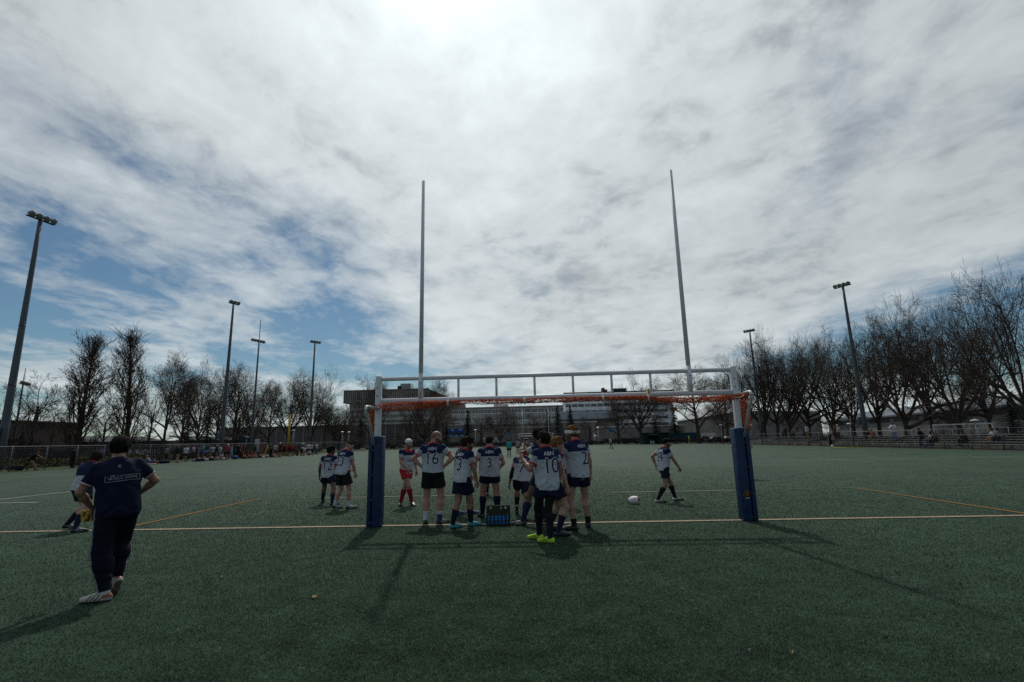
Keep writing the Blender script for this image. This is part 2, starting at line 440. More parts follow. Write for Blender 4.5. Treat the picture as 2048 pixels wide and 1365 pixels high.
def mesh_sdf(fn, lo, hi, h):
    B = 4; H = h * B
    n = np.ceil((np.asarray(hi) - lo) / H).astype(int) + 1
    lo = np.asarray(lo, np.float32)
    g = np.stack(np.meshgrid(*[np.arange(k) for k in n], indexing='ij'), -1).reshape(-1, 3)
    cp = (lo + (g * B + (B - 1) / 2) * h).astype(np.float32)
    cv = fn(cp)
    v = np.repeat(np.repeat(np.repeat(cv.reshape(n), B, 0), B, 1), B, 2).astype(np.float32)
    am = (np.abs(cv) < H * 1.25).reshape(n)
    am = np.repeat(np.repeat(np.repeat(am, B, 0), B, 1), B, 2)
    I = np.argwhere(am); p = (lo + I * h).astype(np.float32)
    out_ = np.empty(len(p), np.float32)
    for i in range(0, len(p), 200000): out_[i:i + 200000] = fn(p[i:i + 200000])
    v[am] = out_
    V, F = surface_nets(v, lo, h)
    if len(V):
        e = h * .3; d = fn(V); gr = np.stack([fn(V + np.eye(3, dtype=np.float32)[i] * e) - d for i in range(3)], 1) / e
        gl = (gr ** 2).sum(1); V = V - gr * (np.clip(d / np.maximum(gl, .3), -h * .6, h * .6))[:, None]
    return V, F

def rotm(yaw=0, pitch=0, roll=0):       # pitch > 0 bends forward (+y down), roll > 0 tips to the right, yaw > 0 turns left
    return np.array(Matrix.Rotation(yaw, 3, 'Z') @ Matrix.Rotation(-pitch, 3, 'X') @ Matrix.Rotation(roll, 3, 'Y'), np.float32)
def ik(a, tgt, l1, l2, hint):
    a = np.asarray(a, float); t_ = np.asarray(tgt, float) - a; d = np.linalg.norm(t_)
    d2 = min(max(d, abs(l1 - l2) + .02), (l1 + l2) * .998); u = t_ / max(d, 1e-6)
    hint = np.asarray(hint, float); hv = hint - u * (hint @ u); hv /= max(np.linalg.norm(hv), 1e-6)
    x = (l1 * l1 - l2 * l2 + d2 * d2) / (2 * d2); y = math.sqrt(max(l1 * l1 - x * x, 0))
    return a + u * x + hv * y, a + u * d2

SKIN = {'pale': (.36, .21, .155), 'tan': (.26, .145, .10), 'brown': (.12, .065, .042), 'dark': (.05, .028, .02), 'pink': (.40, .22, .17)}
HAIR = {'black': (.008, .007, .007), 'dark': (.018, .012, .009), 'brown': (.045, .026, .015), 'blond': (.16, .085, .035), 'grey': (.14, .13, .12), 'ginger': (.11, .05, .022)}

class Fig:
    """skeleton solved from feet, hands and lean; everything in the figure's own frame (facing +y)"""
    def __init__(s, H=1.8, bulk=1., feet=((-.12, 0, 15, 0, 0), (.12, 0, -15, 0, 0)), lean=0, side=0, twist=0, hipyaw=0, hip=(0, 0), drop=0, pelvis=None,
                 hands=(None, None), elbows=(None, None), curl=(.5, .5), head=(0, 0, 0), shrug=0, knees=(None, None), palms=(None, None)):
        k = H / 1.8; s.k = k; s.kh = k * 1.09; s.b = bulk; s.H = H
        s.feet = feet
        ank = []
        for (x, y, yw, pt, z) in feet:
            yr = R_(yw); up = R_(pt)
            # heel raised by pt about the ball of the foot
            fwd = np.array([-math.sin(yr), math.cos(yr), 0]); ball = np.array([x, y, z]) + fwd * .12 * k
            a = ball - fwd * (.12 * k * math.cos(up)) + np.array([0, 0, .12 * k * math.sin(up)]) + np.array([0, 0, .085 * k]) * math.cos(up) + fwd * .085 * k * math.sin(up)
            ank.append((a, fwd, up, ball))
        s.ank = ank
        l1, l2 = .445 * k, .43 * k
        hx, hy = hip
        Rp = rotm(R_(hipyaw), R_(lean * .3), R_(side * .3))
        hw = .092 * k * (1 + (bulk - 1) * .4)
        if pelvis is None:
            zs = []
            for i, sg in enumerate((-1, 1)):
                o = Rp @ np.array([sg * hw, 0, -.03 * k]); a = ank[i][0]
                dxy = math.hypot(hx + o[0] - a[0], hy + o[1] - a[1]); Lg = (l1 + l2) * .992
                zs.append(a[2] + math.sqrt(max(Lg * Lg - dxy * dxy, .05)) - o[2])
            z = min(zs) - drop
        else: z = pelvis
        s.pel = np.array([hx, hy, z])
        s.Rp = Rp
        s.hips = [s.pel + Rp @ np.array([sg * hw, 0, -.03 * k]) for sg in (-1, 1)]
        s.knee = []
        for i in range(2):
            hint = knees[i] if knees[i] is not None else ank[i][1] + np.array([0, 0, .05])
            kn, an = ik(s.hips[i], ank[i][0], l1, l2, hint); s.knee.append(kn); ank[i] = (an, *ank[i][1:])
        s.T = rotm(R_(hipyaw), R_(lean * .3), R_(side * .3)) @ rotm(R_(twist), R_(lean * .7), R_(side * .7))
        t_ = lambda x, y, z: s.pel + s.T @ np.array([x, y, z]) * k
        s.t = t_
        bw = 1 + (bulk - 1) * .6
        s.nb = t_(0, -.015, .515)
        s.sh = [t_(sg * .178 * bw, -.01, .455 + shrug) for sg in (-1, 1)]
        la, lf = .29 * k, .262 * k
        s.elb = []; s.wr = []
        for i, sg in enumerate((-1, 1)):
            h_ = hands[i] if hands[i] is not None else (sg * (.27 + (bulk - 1) * .15), .05, -.075)
            hint = elbows[i] if elbows[i] is not None else (sg * .5, -1, 0)
            e, w_ = ik(s.sh[i], t_(*h_), la, lf, s.T @ np.array(hint, float)); s.elb.append(e); s.wr.append(w_)
        s.curl = curl; s.palms = palms
        fy = R_(hipyaw + twist + head[0])
        s.Rh = rotm(fy, R_(head[1] + lean * .25), R_(head[2]))
        s.hc = s.nb + (s.T @ np.array([0, .03, .062]) + s.Rh @ np.array([0, .03, .085])) * k
        s.fh = (s.hc, s.Rh)
        s.lo = np.min([s.hc - .2, s.nb - .3, *[a[0] - .2 for a in ank], *[q - .22 for q in s.wr], *[q - .12 for q in s.elb], *[q - .13 for q in s.knee], s.pel - .25], 0)
        s.hi = np.max([s.hc + .25, s.nb + .3, *[a[0] + .2 for a in ank], *[q + .22 for q in s.wr], *[q + .12 for q in s.elb], *[q + .13 for q in s.knee], s.pel + .25], 0)
    # --- primitives
    def tor(s, p, off=0, shirt=0):
        k = s.k; b = s.b
        q = (p - s.pel.astype(np.float32)) @ s.T / k
        def stad(z0, z1, hx0, hx1, r0, r1, y0=0., y1=0.):
            tt = np.clip((q[:, 2] - z0) / (z1 - z0), 0, 1); hx = hx0 + (hx1 - hx0) * tt; r = r0 + (r1 - r0) * tt; yy = y0 + (y1 - y0) * tt
            dx = np.maximum(np.abs(q[:, 0]) - hx, 0); dz = q[:, 2] - (z0 + (z1 - z0) * tt)
            return np.sqrt(dx * dx + (q[:, 1] - yy) ** 2 + dz * dz) - r
        bb = b; belly = max(b - 1.05, 0) * .25
        d = stad(.13, .35, .048 * bb, .090 * bb, .096 * bb + belly, .108 * (.4 + .6 * bb), belly * .5, -.005)
        d = smin(d, stad(.33, .43, .085 * bb, .10 * bb, .104 * (.4 + .6 * bb), .072), .06)
        d = smin(d, stad(-.02, .13, .072 * bb, .055 * bb, .102 * bb, .098 * bb + belly, -.01, belly * .5), .07)
        if shirt:
            d = smin(d, stad(-.10, .26, .068 * bb, .060 * bb, .100 * bb + belly * .6, .096 * bb, 0, 0), .05)
        d = smin(d, stad(.44, .50, .10 * bb, .025, .052, .058, -.012, -.015), .06)   # shoulders into neck
        d = d * k - off
        return d, q
    def leg(s, p, i, off=0.):
        k = s.k; b = .35 + .65 * s.b; h_, kn, an = s.hips[i], s.knee[i], s.ank[i][0]
        d = rc(p, h_, kn, .094 * k * b + off, .058 * k * b + off)
        u = (an - kn); back = -s.ank[i][1] * .014 * k
        c1 = kn + u * .30 + back
        d = smin(d, rc(p, kn, c1, .053 * k * b + off, .064 * k * b + off), .03 * k)
        d = smin(d, rc(p, c1, an, .063 * k * b + off, .036 * k * b + off), .03 * k)
        return d
    def arm(s, p, i, off=0.):
        k = s.k; b = .4 + .6 * s.b; a, e, w_ = s.sh[i], s.elb[i], s.wr[i]
        d = rc(p, a, e, .055 * k * b + off, .040 * k * b + off)
        m = e + (w_ - e) * .3
        d = smin(d, rc(p, e, m, .039 * k * b + off, .042 * k * b + off), .02 * k)
        d = smin(d, rc(p, m, w_, .042 * k * b + off, .026 * k * b + off), .02 * k)
        return d
    def hand_frame(s, i):
        f = s.wr[i] - s.elb[i]; f = f / np.linalg.norm(f)
        sg = (-1, 1)[i]
        if s.palms[i] is not None: n = s.T @ np.array(s.palms[i], float)
        else: n = s.T @ np.array([-sg * 1., .25, 0.])
        n = n - f * (n @ f); n /= max(np.linalg.norm(n), 1e-6)
        sd_ = np.cross(f, n) * (-sg)        # towards the thumb
        return f, n, sd_
    def hand(s, p, i):
        k = s.k; w_ = s.wr[i]; f, n, u = s.hand_frame(i); c = s.curl[i]
        d = None
        for j, x in enumerate((.028, .009, -.010, -.028)):
            a = w_ + (f * .02 + u * x * .6) * k; bnd = w_ + (f * (.088 - .004 * abs(j - 1)) + u * x) * k
            e = rc(p, a, bnd, .016 * k, .0125 * k)
            d = e if d is None else smin(d, e, .014 * k)
        fl = (.072, .080, .075, .058)
        for j, x in enumerate((.028, .009, -.010, -.028)):
            b0 = w_ + (f * (.088 - .004 * abs(j - 1)) + u * x) * k; ang = c * (.75 + .10 * j)
            spread = u * (x * .9)
            q = b0; df = f + spread * 1.2; tot = 0
            for sgm, ln in enumerate((.44, .32, .26)):
                tot += ang * (1., 1.1, .8)[sgm]
                dv = df * math.cos(tot) + n * math.sin(tot); q2 = q + dv * fl[j] * ln * k
                r0 = (.0092, .0085, .0078)[sgm] * k
                d = smin(d, rc(p, q, q2, r0, r0 * .93), .004 * k); q = q2
        t0 = w_ + (f * .025 + u * .022) * k; t1 = t0 + (f * .032 + u * .030 + n * .012) * k
        t2 = t1 + (f * .030 + u * .010 + n * (.008 + .012 * c)) * k; t3 = t2 + (f * .024 - u * .002 + n * (.006 + .014 * c)) * k
        d = smin(d, rc(p, t0, t1, .016 * k, .0125 * k), .012 * k)
        d = smin(d, rc(p, t1, t2, .011 * k, .0098 * k), .005 * k); d = smin(d, rc(p, t2, t3, .0098 * k, .0085 * k), .004 * k)
        return d
    def hq(s, p): return (p - s.hc.astype(np.float32)) @ s.Rh / s.kh
    def headd(s, p):
        q = s.hq(p); k = s.kh
        d = ell(q, (0, -.012, .028), (.076, .096, .090))
        d = smin(d, ell(q, (0, .028, -.050), (.056, .058, .066)), .05)
        d = smin(d, ell(q, (0, .066, -.094), (.024, .022, .020)), .025)          # chin
        qm = q.copy(); qm[:, 0] = np.abs(qm[:, 0])
        d = smin(d, ell(qm, (.040, .058, -.025), (.024, .024, .024)), .03)       # cheekbones
        d = smin(d, rc(qm, (.005, .082, .034), (.042, .070, .032), .012, .011), .018)   # brow
        d = smax(d, -ell(qm, (.032, .094, .010), (.019, .018, .012)), .014)        # sockets
        d = smin(d, ell(qm, (.031, .073, .010), (.0125, .0125, .0115)), .003)        # eyeballs
        d = smin(d, rc(q, (0, .086, .022), (0, .107, -.022), .008, .0125), .012)   # nose
        d = smin(d, ell(qm, (.011, .094, -.026), (.009, .011, .008)), .008)
        d = smin(d, rc(qm, (0, .088, -.056), (.020, .080, -.057), .0075, .004), .006)   # lips
        d = smin(d, rc(qm, (0, .087, -.067), (.016, .080, -.066), .0075, .004), .005)
        d = smin(d, ell(qm, (.079, -.012, -.004), (.011, .021, .032)), .008)       # ears
        return d * k
    def body(s, p, skip_tor=False):
        k = s.k
        d, _ = s.tor(p)
        for i in range(2):
            d = smin(d, s.leg(p, i), .045 * k); d = smin(d, s.arm(p, i), .04 * k)
        d = smin(d, rc(p, s.nb - (s.T @ np.array([0, 0, .03])) * k, s.hc + s.Rh @ np.array([0, -.025, -.05]) * k, .062 * k * (.5 + .5 * s.b), .056 * k * (.5 + .5 * s.b)), .035 * k)
        for i in range(2):   # feet (inside shoes)
            a, fw, up, ball = s.ank[i]
            d = smin(d, rc(p, a - np.array([0, 0, .02 * k]), ball + np.array([0, 0, .03 * k]), .032 * k, .026 * k), .03 * k)
        def local(fn, c, r, d, kk):
            m = ((p - c.astype(np.float32)) ** 2).sum(1) < (r * k) ** 2
            if m.any():
                d = d.copy(); d[m] = smin(d[m], fn(p[m]), kk)
            return d
        d = local(s.headd, s.hc, .24, d, .03 * k)
        for i in range(2):
            c = s.wr[i] + s.hand_frame(i)[0] * .08
            d = local(lambda q: s.hand(q, i), c, .20, d, .012 * k)
        return d
    # --- clothes
    def shirt(s, p, sl=.66, hem=-.11, loose=.012, coll=True, seed=1, long=False, amp=.006):
        k = s.k
        d, q = s.tor(p, off=loose * k, shirt=1)
        fall = np.clip(1.25 - (q[:, 2] / .42), .12, 1) * k
        fold = wob(q * np.array([16, 16, 9], np.float32), 1.3, seed) * amp * fall
        u_ = q[:, 2] * 34 + np.abs(q[:, 0]) * 46 * np.where(q[:, 2] > .2, -1, .7) + 5 * wob(q, 9, seed + 2)      # drag lines from the armpits to the waist
        fold = fold + np.sin(u_) * amp * .75 * fall * np.clip(.4 + .9 * wob(q, 7, seed + 3), 0, 1)
        fold = fold + wob(q * np.array([10, 10, 3], np.float32), 5., seed + 4) * amp * .7 * np.clip(.7 - q[:, 2] * 3, 0, 1) * k
        d = d + fold - amp * .9 * fall
        d = smax(d, (hem + .012 * np.sin(np.arctan2(q[:, 1], q[:, 0]) * 2 + seed) - q[:, 2]) * k, .006)
        for i in range(2):
            a, e, w_ = s.sh[i], s.elb[i], s.wr[i]; b = .4 + .6 * s.b
            if long:
                z = rc(p, a, e, .066 * k * b, .052 * k * b); z = smin(z, rc(p, e, w_, .052 * k * b, .036 * k * b), .02)
            else:
                u = (e - a); Lg = np.linalg.norm(u); u = u / Lg
                z = rc(p, a, a + u * Lg * (sl + .1), .064 * k * b, .060 * k * b)
                z = z + wob(p, 40, seed + 5 + i) * .0040
                z = smax(z, ((p - a.astype(np.float32)) @ u.astype(np.float32)) - Lg * sl, .004)
            d = smin(d, z, .035 * k)
        nk = rc(p, s.nb - (s.T @ np.array([0, 0, .04])) * k, s.hc + s.Rh @ np.array([0, -.025, -.06]) * k, .068 * k * (.5 + .5 * s.b), .063 * k * (.5 + .5 * s.b))
        top = .535 + (.0 if coll else -.02)
        nk = smax(nk, (q[:, 2] + q[:, 1] * .55 - top) * k, .004)
        d = smin(d, nk, .02 * k)
        return smax(d, (q[:, 2] + q[:, 1] * .55 - top) * k, .004)
    def shorts(s, p, frac=.56, off=.014, flare=.03, seed=2, waist=.03):
        k = s.k
        d, q = s.tor(p, off=.006 * k)
        d = smax(d, (q[:, 2] - waist) * k, .004)
        b = .35 + .65 * s.b
        for i in range(2):
            a, e = s.hips[i], s.knee[i]; u = e - a; Lg = np.linalg.norm(u); u /= Lg
            z = rc(p, a, a + u * Lg * frac * 1.05, .090 * k * b + off, .076 * k * b + off + flare)
            z = z + wob(p, 26, seed + i) * .004
            z = smax(z, ((p - a.astype(np.float32)) @ u.astype(np.float32)) - Lg * frac, .004)
            d = smin(d, z, .05 * k)
        return smax(d, (q[:, 2] - waist) * k, .003)
    def pants(s, p, off=.014, seed=3, waist=.03, cuff=.93):
        k = s.k
        d, q = s.tor(p, off=.010 * k); d = smax(d, (q[:, 2] - waist) * k, .004); b = .35 + .65 * s.b
        for i in range(2):
            a, e, w_ = s.hips[i], s.knee[i], s.ank[i][0]; end = e + (w_ - e) * cuff
            z = rc(p, a, e, .098 * k * b + off, .074 * k * b + off)
            z = smin(z, rc(p, e, e + (end - e) * .35 - s.ank[i][1] * .016 * k, .074 * k * b + off, .074 * k * b + off), .03)
            z = smin(z, rc(p, e + (end - e) * .3, end, .074 * k * b + off, .044 * k * b + off), .04)
            fl = np.clip(((p - e.astype(np.float32)) @ ((w_ - e) / np.linalg.norm(w_ - e)).astype(np.float32)) / .4, -.6, 1)
            z = z + wob(p * np.array([1, 1, 1.8], np.float32), 24, seed + i) * (.005 + .004 * np.abs(fl))
            u = (w_ - e); u = u / np.linalg.norm(u)
            z = smax(z, ((p - end.astype(np.float32)) @ u.astype(np.float32)) - .01, .004)
            d = smin(d, z, .045 * k)
        return d
    def sock(s, p, i, frac=.75, off=.0045):
        k = s.k; e, w_ = s.knee[i], s.ank[i][0]; u = (e - w_); Lg = np.linalg.norm(u); u /= Lg
        back = -s.ank[i][1] * .014 * k; c1 = e + (w_ - e) * .30 + back; b = .35 + .65 * s.b
        d = smin(rc(p, c1, w_, .063 * k * b + off, .037 * k * b + off), rc(p, e, c1, .053 * k * b + off, .064 * k * b + off), .03 * k)
        d = smin(d, rc(p, w_, s.ank[i][3] + np.array([0, 0, .03 * k]), .034 * k, .02 * k), .03 * k)
        return smax(d, ((p - w_.astype(np.float32)) @ u.astype(np.float32)) - Lg * frac, .003)
    def shoe_frame(s, i):
        a, fw, up, ball = s.ank[i]; k = s.k
        # foot frame at the ball, pitched by up
        y = fw * math.cos(up) - np.array([0, 0, 1.]) * math.sin(up); z = fw * math.sin(up) + np.array([0, 0, 1.]) * math.cos(up); x = np.cross(y, z)
        return np.stack([x, y, z], 1), ball
    def shoe(s, p, i, boot=True):
        k = s.k; Rm, ball = s.shoe_frame(i); q = ((p - ball.astype(np.float32)) @ Rm.astype(np.float32)) / k
        d = rc(q, (0, -.155, .042), (0, -.03, .048), .040, .044); d = smin(d, rc(q, (0, -.03, .046), (0, .075, .034), .045, .034), .04)
        d = smin(d, rc(q, (0, -.125, .05), (0, -.118, .095), .040, .039), .03)
        d = smin(d, rc(q, (0, -.06, .075), (0, .0, .05), .032, .034), .03)
        d = smax(d, .006 - q[:, 2], .008); d = smax(d, (q[:, 2] + q[:, 1] * .25 - .080), .006)
        if boot:
            for (x, y) in ((-.025, .05), (.025, .05), (-.028, -.0), (.028, .0), (-.02, -.14), (.02, -.14)):
                d = np.minimum(d, rc(q, (x, y, .0), (x, y, .012), .006, .008))
        return d * k
    def hair(s, p, style='short', seed=4):
        q = s.hq(p); k = s.kh
        th, amp, fr, cut = {'short': (.008, .002, 150, -.012), 'crew': (.013, .004, 150, -.005), 'medium': (.021, .006, 95, -.045), 'wavy': (.022, .009, 85, -.030),
                            'curly': (.028, .012, 95, -.03), 'afro': (.036, .008, 120, -.035), 'long': (.020, .007, 70, -.10), 'fade': (.010, .003, 120, .03), 'balding': (.006, .003, 90, 0.)}[style]
        d = ell(q, (0, -.016, .026), (.076 + th * .85, .096 + th, .091 + th * 1.2))
        d = d + wob(q * np.array([1, 1, .6], np.float32), fr, seed) * amp + wob(q, fr * 1.9, seed + 9) * amp * .55 + wob(q, fr * .35, seed + 3) * amp * .9
        pl = (-.062 + cut + (q[:, 1] + .095) * .72) - q[:, 2]
        if style == 'long':
            pl = np.maximum(pl - .06, q[:, 1] - .055 - .0 * q[:, 2])
            d = smin(d, ell(q, (0, -.055, -.05), (.078, .055, .11)) + wob(q, 60, seed) * .006, .03)
            pl = np.where(q[:, 2] > .055, -1, q[:, 1] - .03)
        if style == 'fade': pl = np.maximum(pl, .045 - q[:, 2])
        if style == 'balding':
            pl = np.maximum(pl, q[:, 2] - .055 - .0 * q[:, 1])
        fr_ = q[:, 1] - .088 - th * .4
        d = smax(d, pl, .012); d = smax(d, fr_, .01)
        qm = q.copy(); qm[:, 0] = np.abs(qm[:, 0])
        if style not in ('long', 'afro'): d = smax(d, -ell(qm, (.088, -.006, -.012), (.020, .024, .036)), .006)
        return d * k
    def cap(s, p, brim=1):
        q = s.hq(p); d = ell(q, (0, -.012, .036), (.086, .106, .096)); d = smax(d, .030 - q[:, 2], .004)
        if brim:
            b = ell(q, (0, .125, .036), (.066, .075, .010)); d = smin(d, smax(b, .06 - q[:, 1], .004), .012)
        return d * s.kh
    def band(s, p, z0=.004, z1=.054, tilt=.16, th=.030):
        q = s.hq(p); d = ell(q, (0, -.012, .030), (.078 + th, .098 + th, .092 + th)); z = q[:, 2] - q[:, 1] * tilt
        return smax(smax(d, z0 - z, .003), z - z1, .003) * s.kh
    def wrap(s, p):
        q = s.hq(p); d = ell(q, (0, -.012, .032), (.084, .104, .098)) + wob(q, 50, 3) * .0015; z = q[:, 2] - q[:, 1] * .35
        return smax(d, .022 - z, .004) * s.kh

def bbox_fn(fn, lo, hi, h):
    return mesh_sdf(fn, lo, hi, h)

M_skin = mat('skin', (0, 0, 0), .55, .35, var=.10, scale=40, vcol=True)
M_cloth = mat('cloth', (0, 0, 0), .85, .15, var=.10, scale=14, vcol=True, bump=.35, bscale=38)
M_hair = mat('hair', (0, 0, 0),   .8, .05, var=.35, scale=60, vcol=True, bump=.5, bscale=160)
M_shoe = mat('shoe', (0, 0, 0), .45, .4, var=.10, scale=30, vcol=True)
def solid(name, rgb): return mat(name, rgb, .8, .15, var=.08, scale=20)
M_num = solid('print_navy', (.010, .013, .045)); M_numw = solid('print_white', (.60, .62, .66))

def skin_col(f, V, skin, hair=None, beard=0., buzz=0., arms=None, fx=None):
    c = np.tile(np.array(SKIN[skin], np.float32), (len(V), 1))
    q = f.hq(V); qm = q.copy(); qm[:, 0] = np.abs(qm[:, 0])
    hd = (q ** 2).sum(1) < .17 ** 2
    def paint(m, col, a=1.): c[m] = c[m] * (1 - a) + np.array(col, np.float32) * a
    hc_ = HAIR[hair] if hair else (.02, .015, .01)
    c += (wob(V, 25, 2) * .05 * c.mean()).astype(np.float32)[:, None]
    paint(hd & (ell(qm, (.052, .055, -.03), (.022, .03, .02)) < 0), (c[0] * np.array([1.15, .8, .8])), .5)
    eye = hd & (ell(qm, (.031, .074, .010), (.0135, .0135, .0090)) < .001)
    paint(eye, (.45, .43, .42)); paint(eye & ((qm[:, 0] - .031) ** 2 + (qm[:, 2] - .010) ** 2 < .0062 ** 2), (.02, .015, .012))
    paint(hd & (q[:, 1] > .05) & (np.abs(qm[:, 2] - .034 - (.02 - np.abs(qm[:, 0] - .03)) * .15) < .0055) & (qm[:, 0] > .012) & (qm[:, 0] < .05), hc_, .85)
    paint(hd & (q[:, 1] > .06) & (qm[:, 0] < .022) & (np.abs(q[:, 2] + .0615) < .010), (c[0] * np.array([.95, .55, .55])), .8)
    if beard:
        m = hd & (q[:, 2] < -.012 - .0 * q[:, 1]) & (q[:, 1] > -.02) & ((q[:, 2] < -.045) | (qm[:, 0] > .045)) & ~((qm[:, 0] < .02) & (np.abs(q[:, 2] + .0615) < .008)) & (q[:, 2] > -.14)
        paint(m, hc_, beard)
    if buzz:
        m = hd & (q[:, 2] > -.062 + (q[:, 1] + .095) * .72) & (qm[:, 0] < .078)
        paint(m, hc_, buzz)
    return c

def jersey_col(f, V, yoke=.335, navy=(.009, .016, .050), white=(.44, .465, .51), red=(.50, .03, .03), sl=.66, tint=None, side=.0):
    k = f.k; q = (V - f.pel.astype(np.float32)) @ f.T / k
    c = np.tile(np.array(white, np.float32), (len(V), 1))
    nz = wob(V, 60, 11); n2 = wob(V, 140, 12)
    c *= (1 + .03 * nz)[:, None]
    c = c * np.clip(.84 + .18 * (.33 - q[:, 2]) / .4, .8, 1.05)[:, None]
    m = q[:, 2] > yoke + .0 * q[:, 0]
    c[m] = navy
    for i in range(2):
        a, e = f.sh[i], f.elb[i]; u = e - a; Lg = np.linalg.norm(u); u /= Lg
        tt = ((V - a.astype(np.float32)) @ u.astype(np.float32)) / Lg; rad = np.linalg.norm(V - a - tt[:, None] * Lg * u, axis=1)
        m = (tt > -.3) & (tt < sl + .1) & (rad < .085 * k * (.4 + .6 * f.b)) & ((np.abs(q[:, 0]) > .155 * (1 + (f.b - 1) * .6)) | (tt > .30))
        c[m & (tt <= .24)] = navy
        g = m & (tt > .24); c[g] = np.array(white) * .74 * (1 + .16 * np.sign(n2[g]))[:, None]
        c[m & (tt > sl - .06)] = red
    coll = (q[:, 2] + q[:, 1] * .55 > .500) & (np.abs(q[:, 0]) < .105)
    c[coll] = red
    return c

TXT = {}
def text_mesh(body, size, offset=0., sep=.018):
    cu = bpy.data.curves.new('t', 'FONT'); cu.body = body; cu.size = size; cu.align_x = 'CENTER'; cu.align_y = 'CENTER'; cu.offset = offset
    cu.resolution_u = 4; cu.space_character = .95
    o = bpy.data.objects.new('t', cu); COL.objects.link(o)
    bpy.context.view_layer.update()
    dg = bpy.context.evaluated_depsgraph_get(); me = bpy.data.meshes.new_from_object(o.evaluated_get(dg))
    bpy.data.objects.remove(o); bpy.data.curves.remove(cu)
    bm = bmesh.new(); bm.from_mesh(me); bpy.data.meshes.remove(me)
    for _ in range(5):
        es = [e for e in bm.edges if e.calc_length() > sep]
        if not es: break
        bmesh.ops.subdivide_edges(bm, edges=es, cuts=1)
        bmesh.ops.triangulate(bm, faces=[x for x in bm.faces if len(x.verts) > 3])
    V = np.array([v.co[:] for v in bm.verts], np.float32); bm.verts.index_update()
    F = [[v.index for v in x.verts] for x in bm.faces]; bm.free()
    return V, F
def stick(f, fn, V2, org, ax, ay, dirn, gap):
    """lay flat artwork V2 (x,y) on the surface fn: org + ax*x + ay*y, marching along dirn"""
    P = (org + V2[:, :1] * ax + V2[:, 1:2] * ay).astype(np.float32)
    dirn = (dirn / np.linalg.norm(dirn)).astype(np.float32); tt = np.zeros(len(P), np.float32)
    for _ in range(30):
        d = fn(P + tt[:, None] * dirn); tt += np.clip(d - gap, -.05, .2) * .8
        tt = np.clip(tt, -.1, .5)
    return P + tt[:, None] * dirn

def back_print(f, fn, parent, body, size, z, x=0., outline=.0, m=None, mo=None, name='number', front=False, rot=0., gap=.004, sx=1.):
    k = f.k; sgn = 1 if front else -1
    org = f.pel + f.T @ np.array([x, sgn * .34, z]) * k
    ax = f.T @ np.array([-sgn * 1., 0, 0.]); ay = f.T @ np.array([0, 0, 1.])
    if rot:
        c_, s_ = math.cos(R_(rot)), math.sin(R_(rot)); ax, ay = ax * c_ + ay * s_, ay * c_ - ax * s_
    dr = f.T @ np.array([0, -sgn * 1., 0])
    V, F = text_mesh(body, size); V[:, 0] *= sx
    me = npmesh(name, stick(f, fn, V, org, ax, ay, dr, gap), F, True); link(name, me, parent, m or M_num)
    if outline:
        V, F = text_mesh(body, size, outline); V[:, 0] *= sx
        me = npmesh(name + '_outline', stick(f, fn, V, org, ax, ay, dr, gap * .45), F, True); link(name + '_outline', me, parent, mo or M_numw)

def add_mesh(f, name, fn, h, colf, m, parent, lo=None, hi=None):
    V, F = mesh_sdf(fn, f.lo if lo is None else lo, f.hi if hi is None else hi, h)
    if len(V) == 0: return None
    c = colf(V) if callable(colf) else np.tile(np.array(colf, np.float32), (len(V), 1))
    me = npmesh(name, V, F, True, c)
    return link(name, me, parent, m)

def shoe_col(f, i, base, sole=(.03, .03, .03), stripe=None, tip=None, heel=None):
    def fn(V):
        Rm, ball = f.shoe_frame(i); q = ((V - ball.astype(np.float32)) @ Rm.astype(np.float32)) / f.k
        c = np.tile(np.array(base, np.float32), (len(V), 1))
        if tip: c[q[:, 1] > .03] = tip
        if heel: c[(q[:, 1] < -.11) & (q[:, 2] > .04)] = heel
        if stripe:
            u = q[:, 1] + q[:, 2] * .8; m = (q[:, 2] > .022) & (u > -.07) & (u < .06) & ((u * 1000).astype(int) % 38 < 15) & (np.abs(q[:, 0]) > .02)
            c[m] = stripe
        c[q[:, 2] < .017] = sole
        return c
    return fn

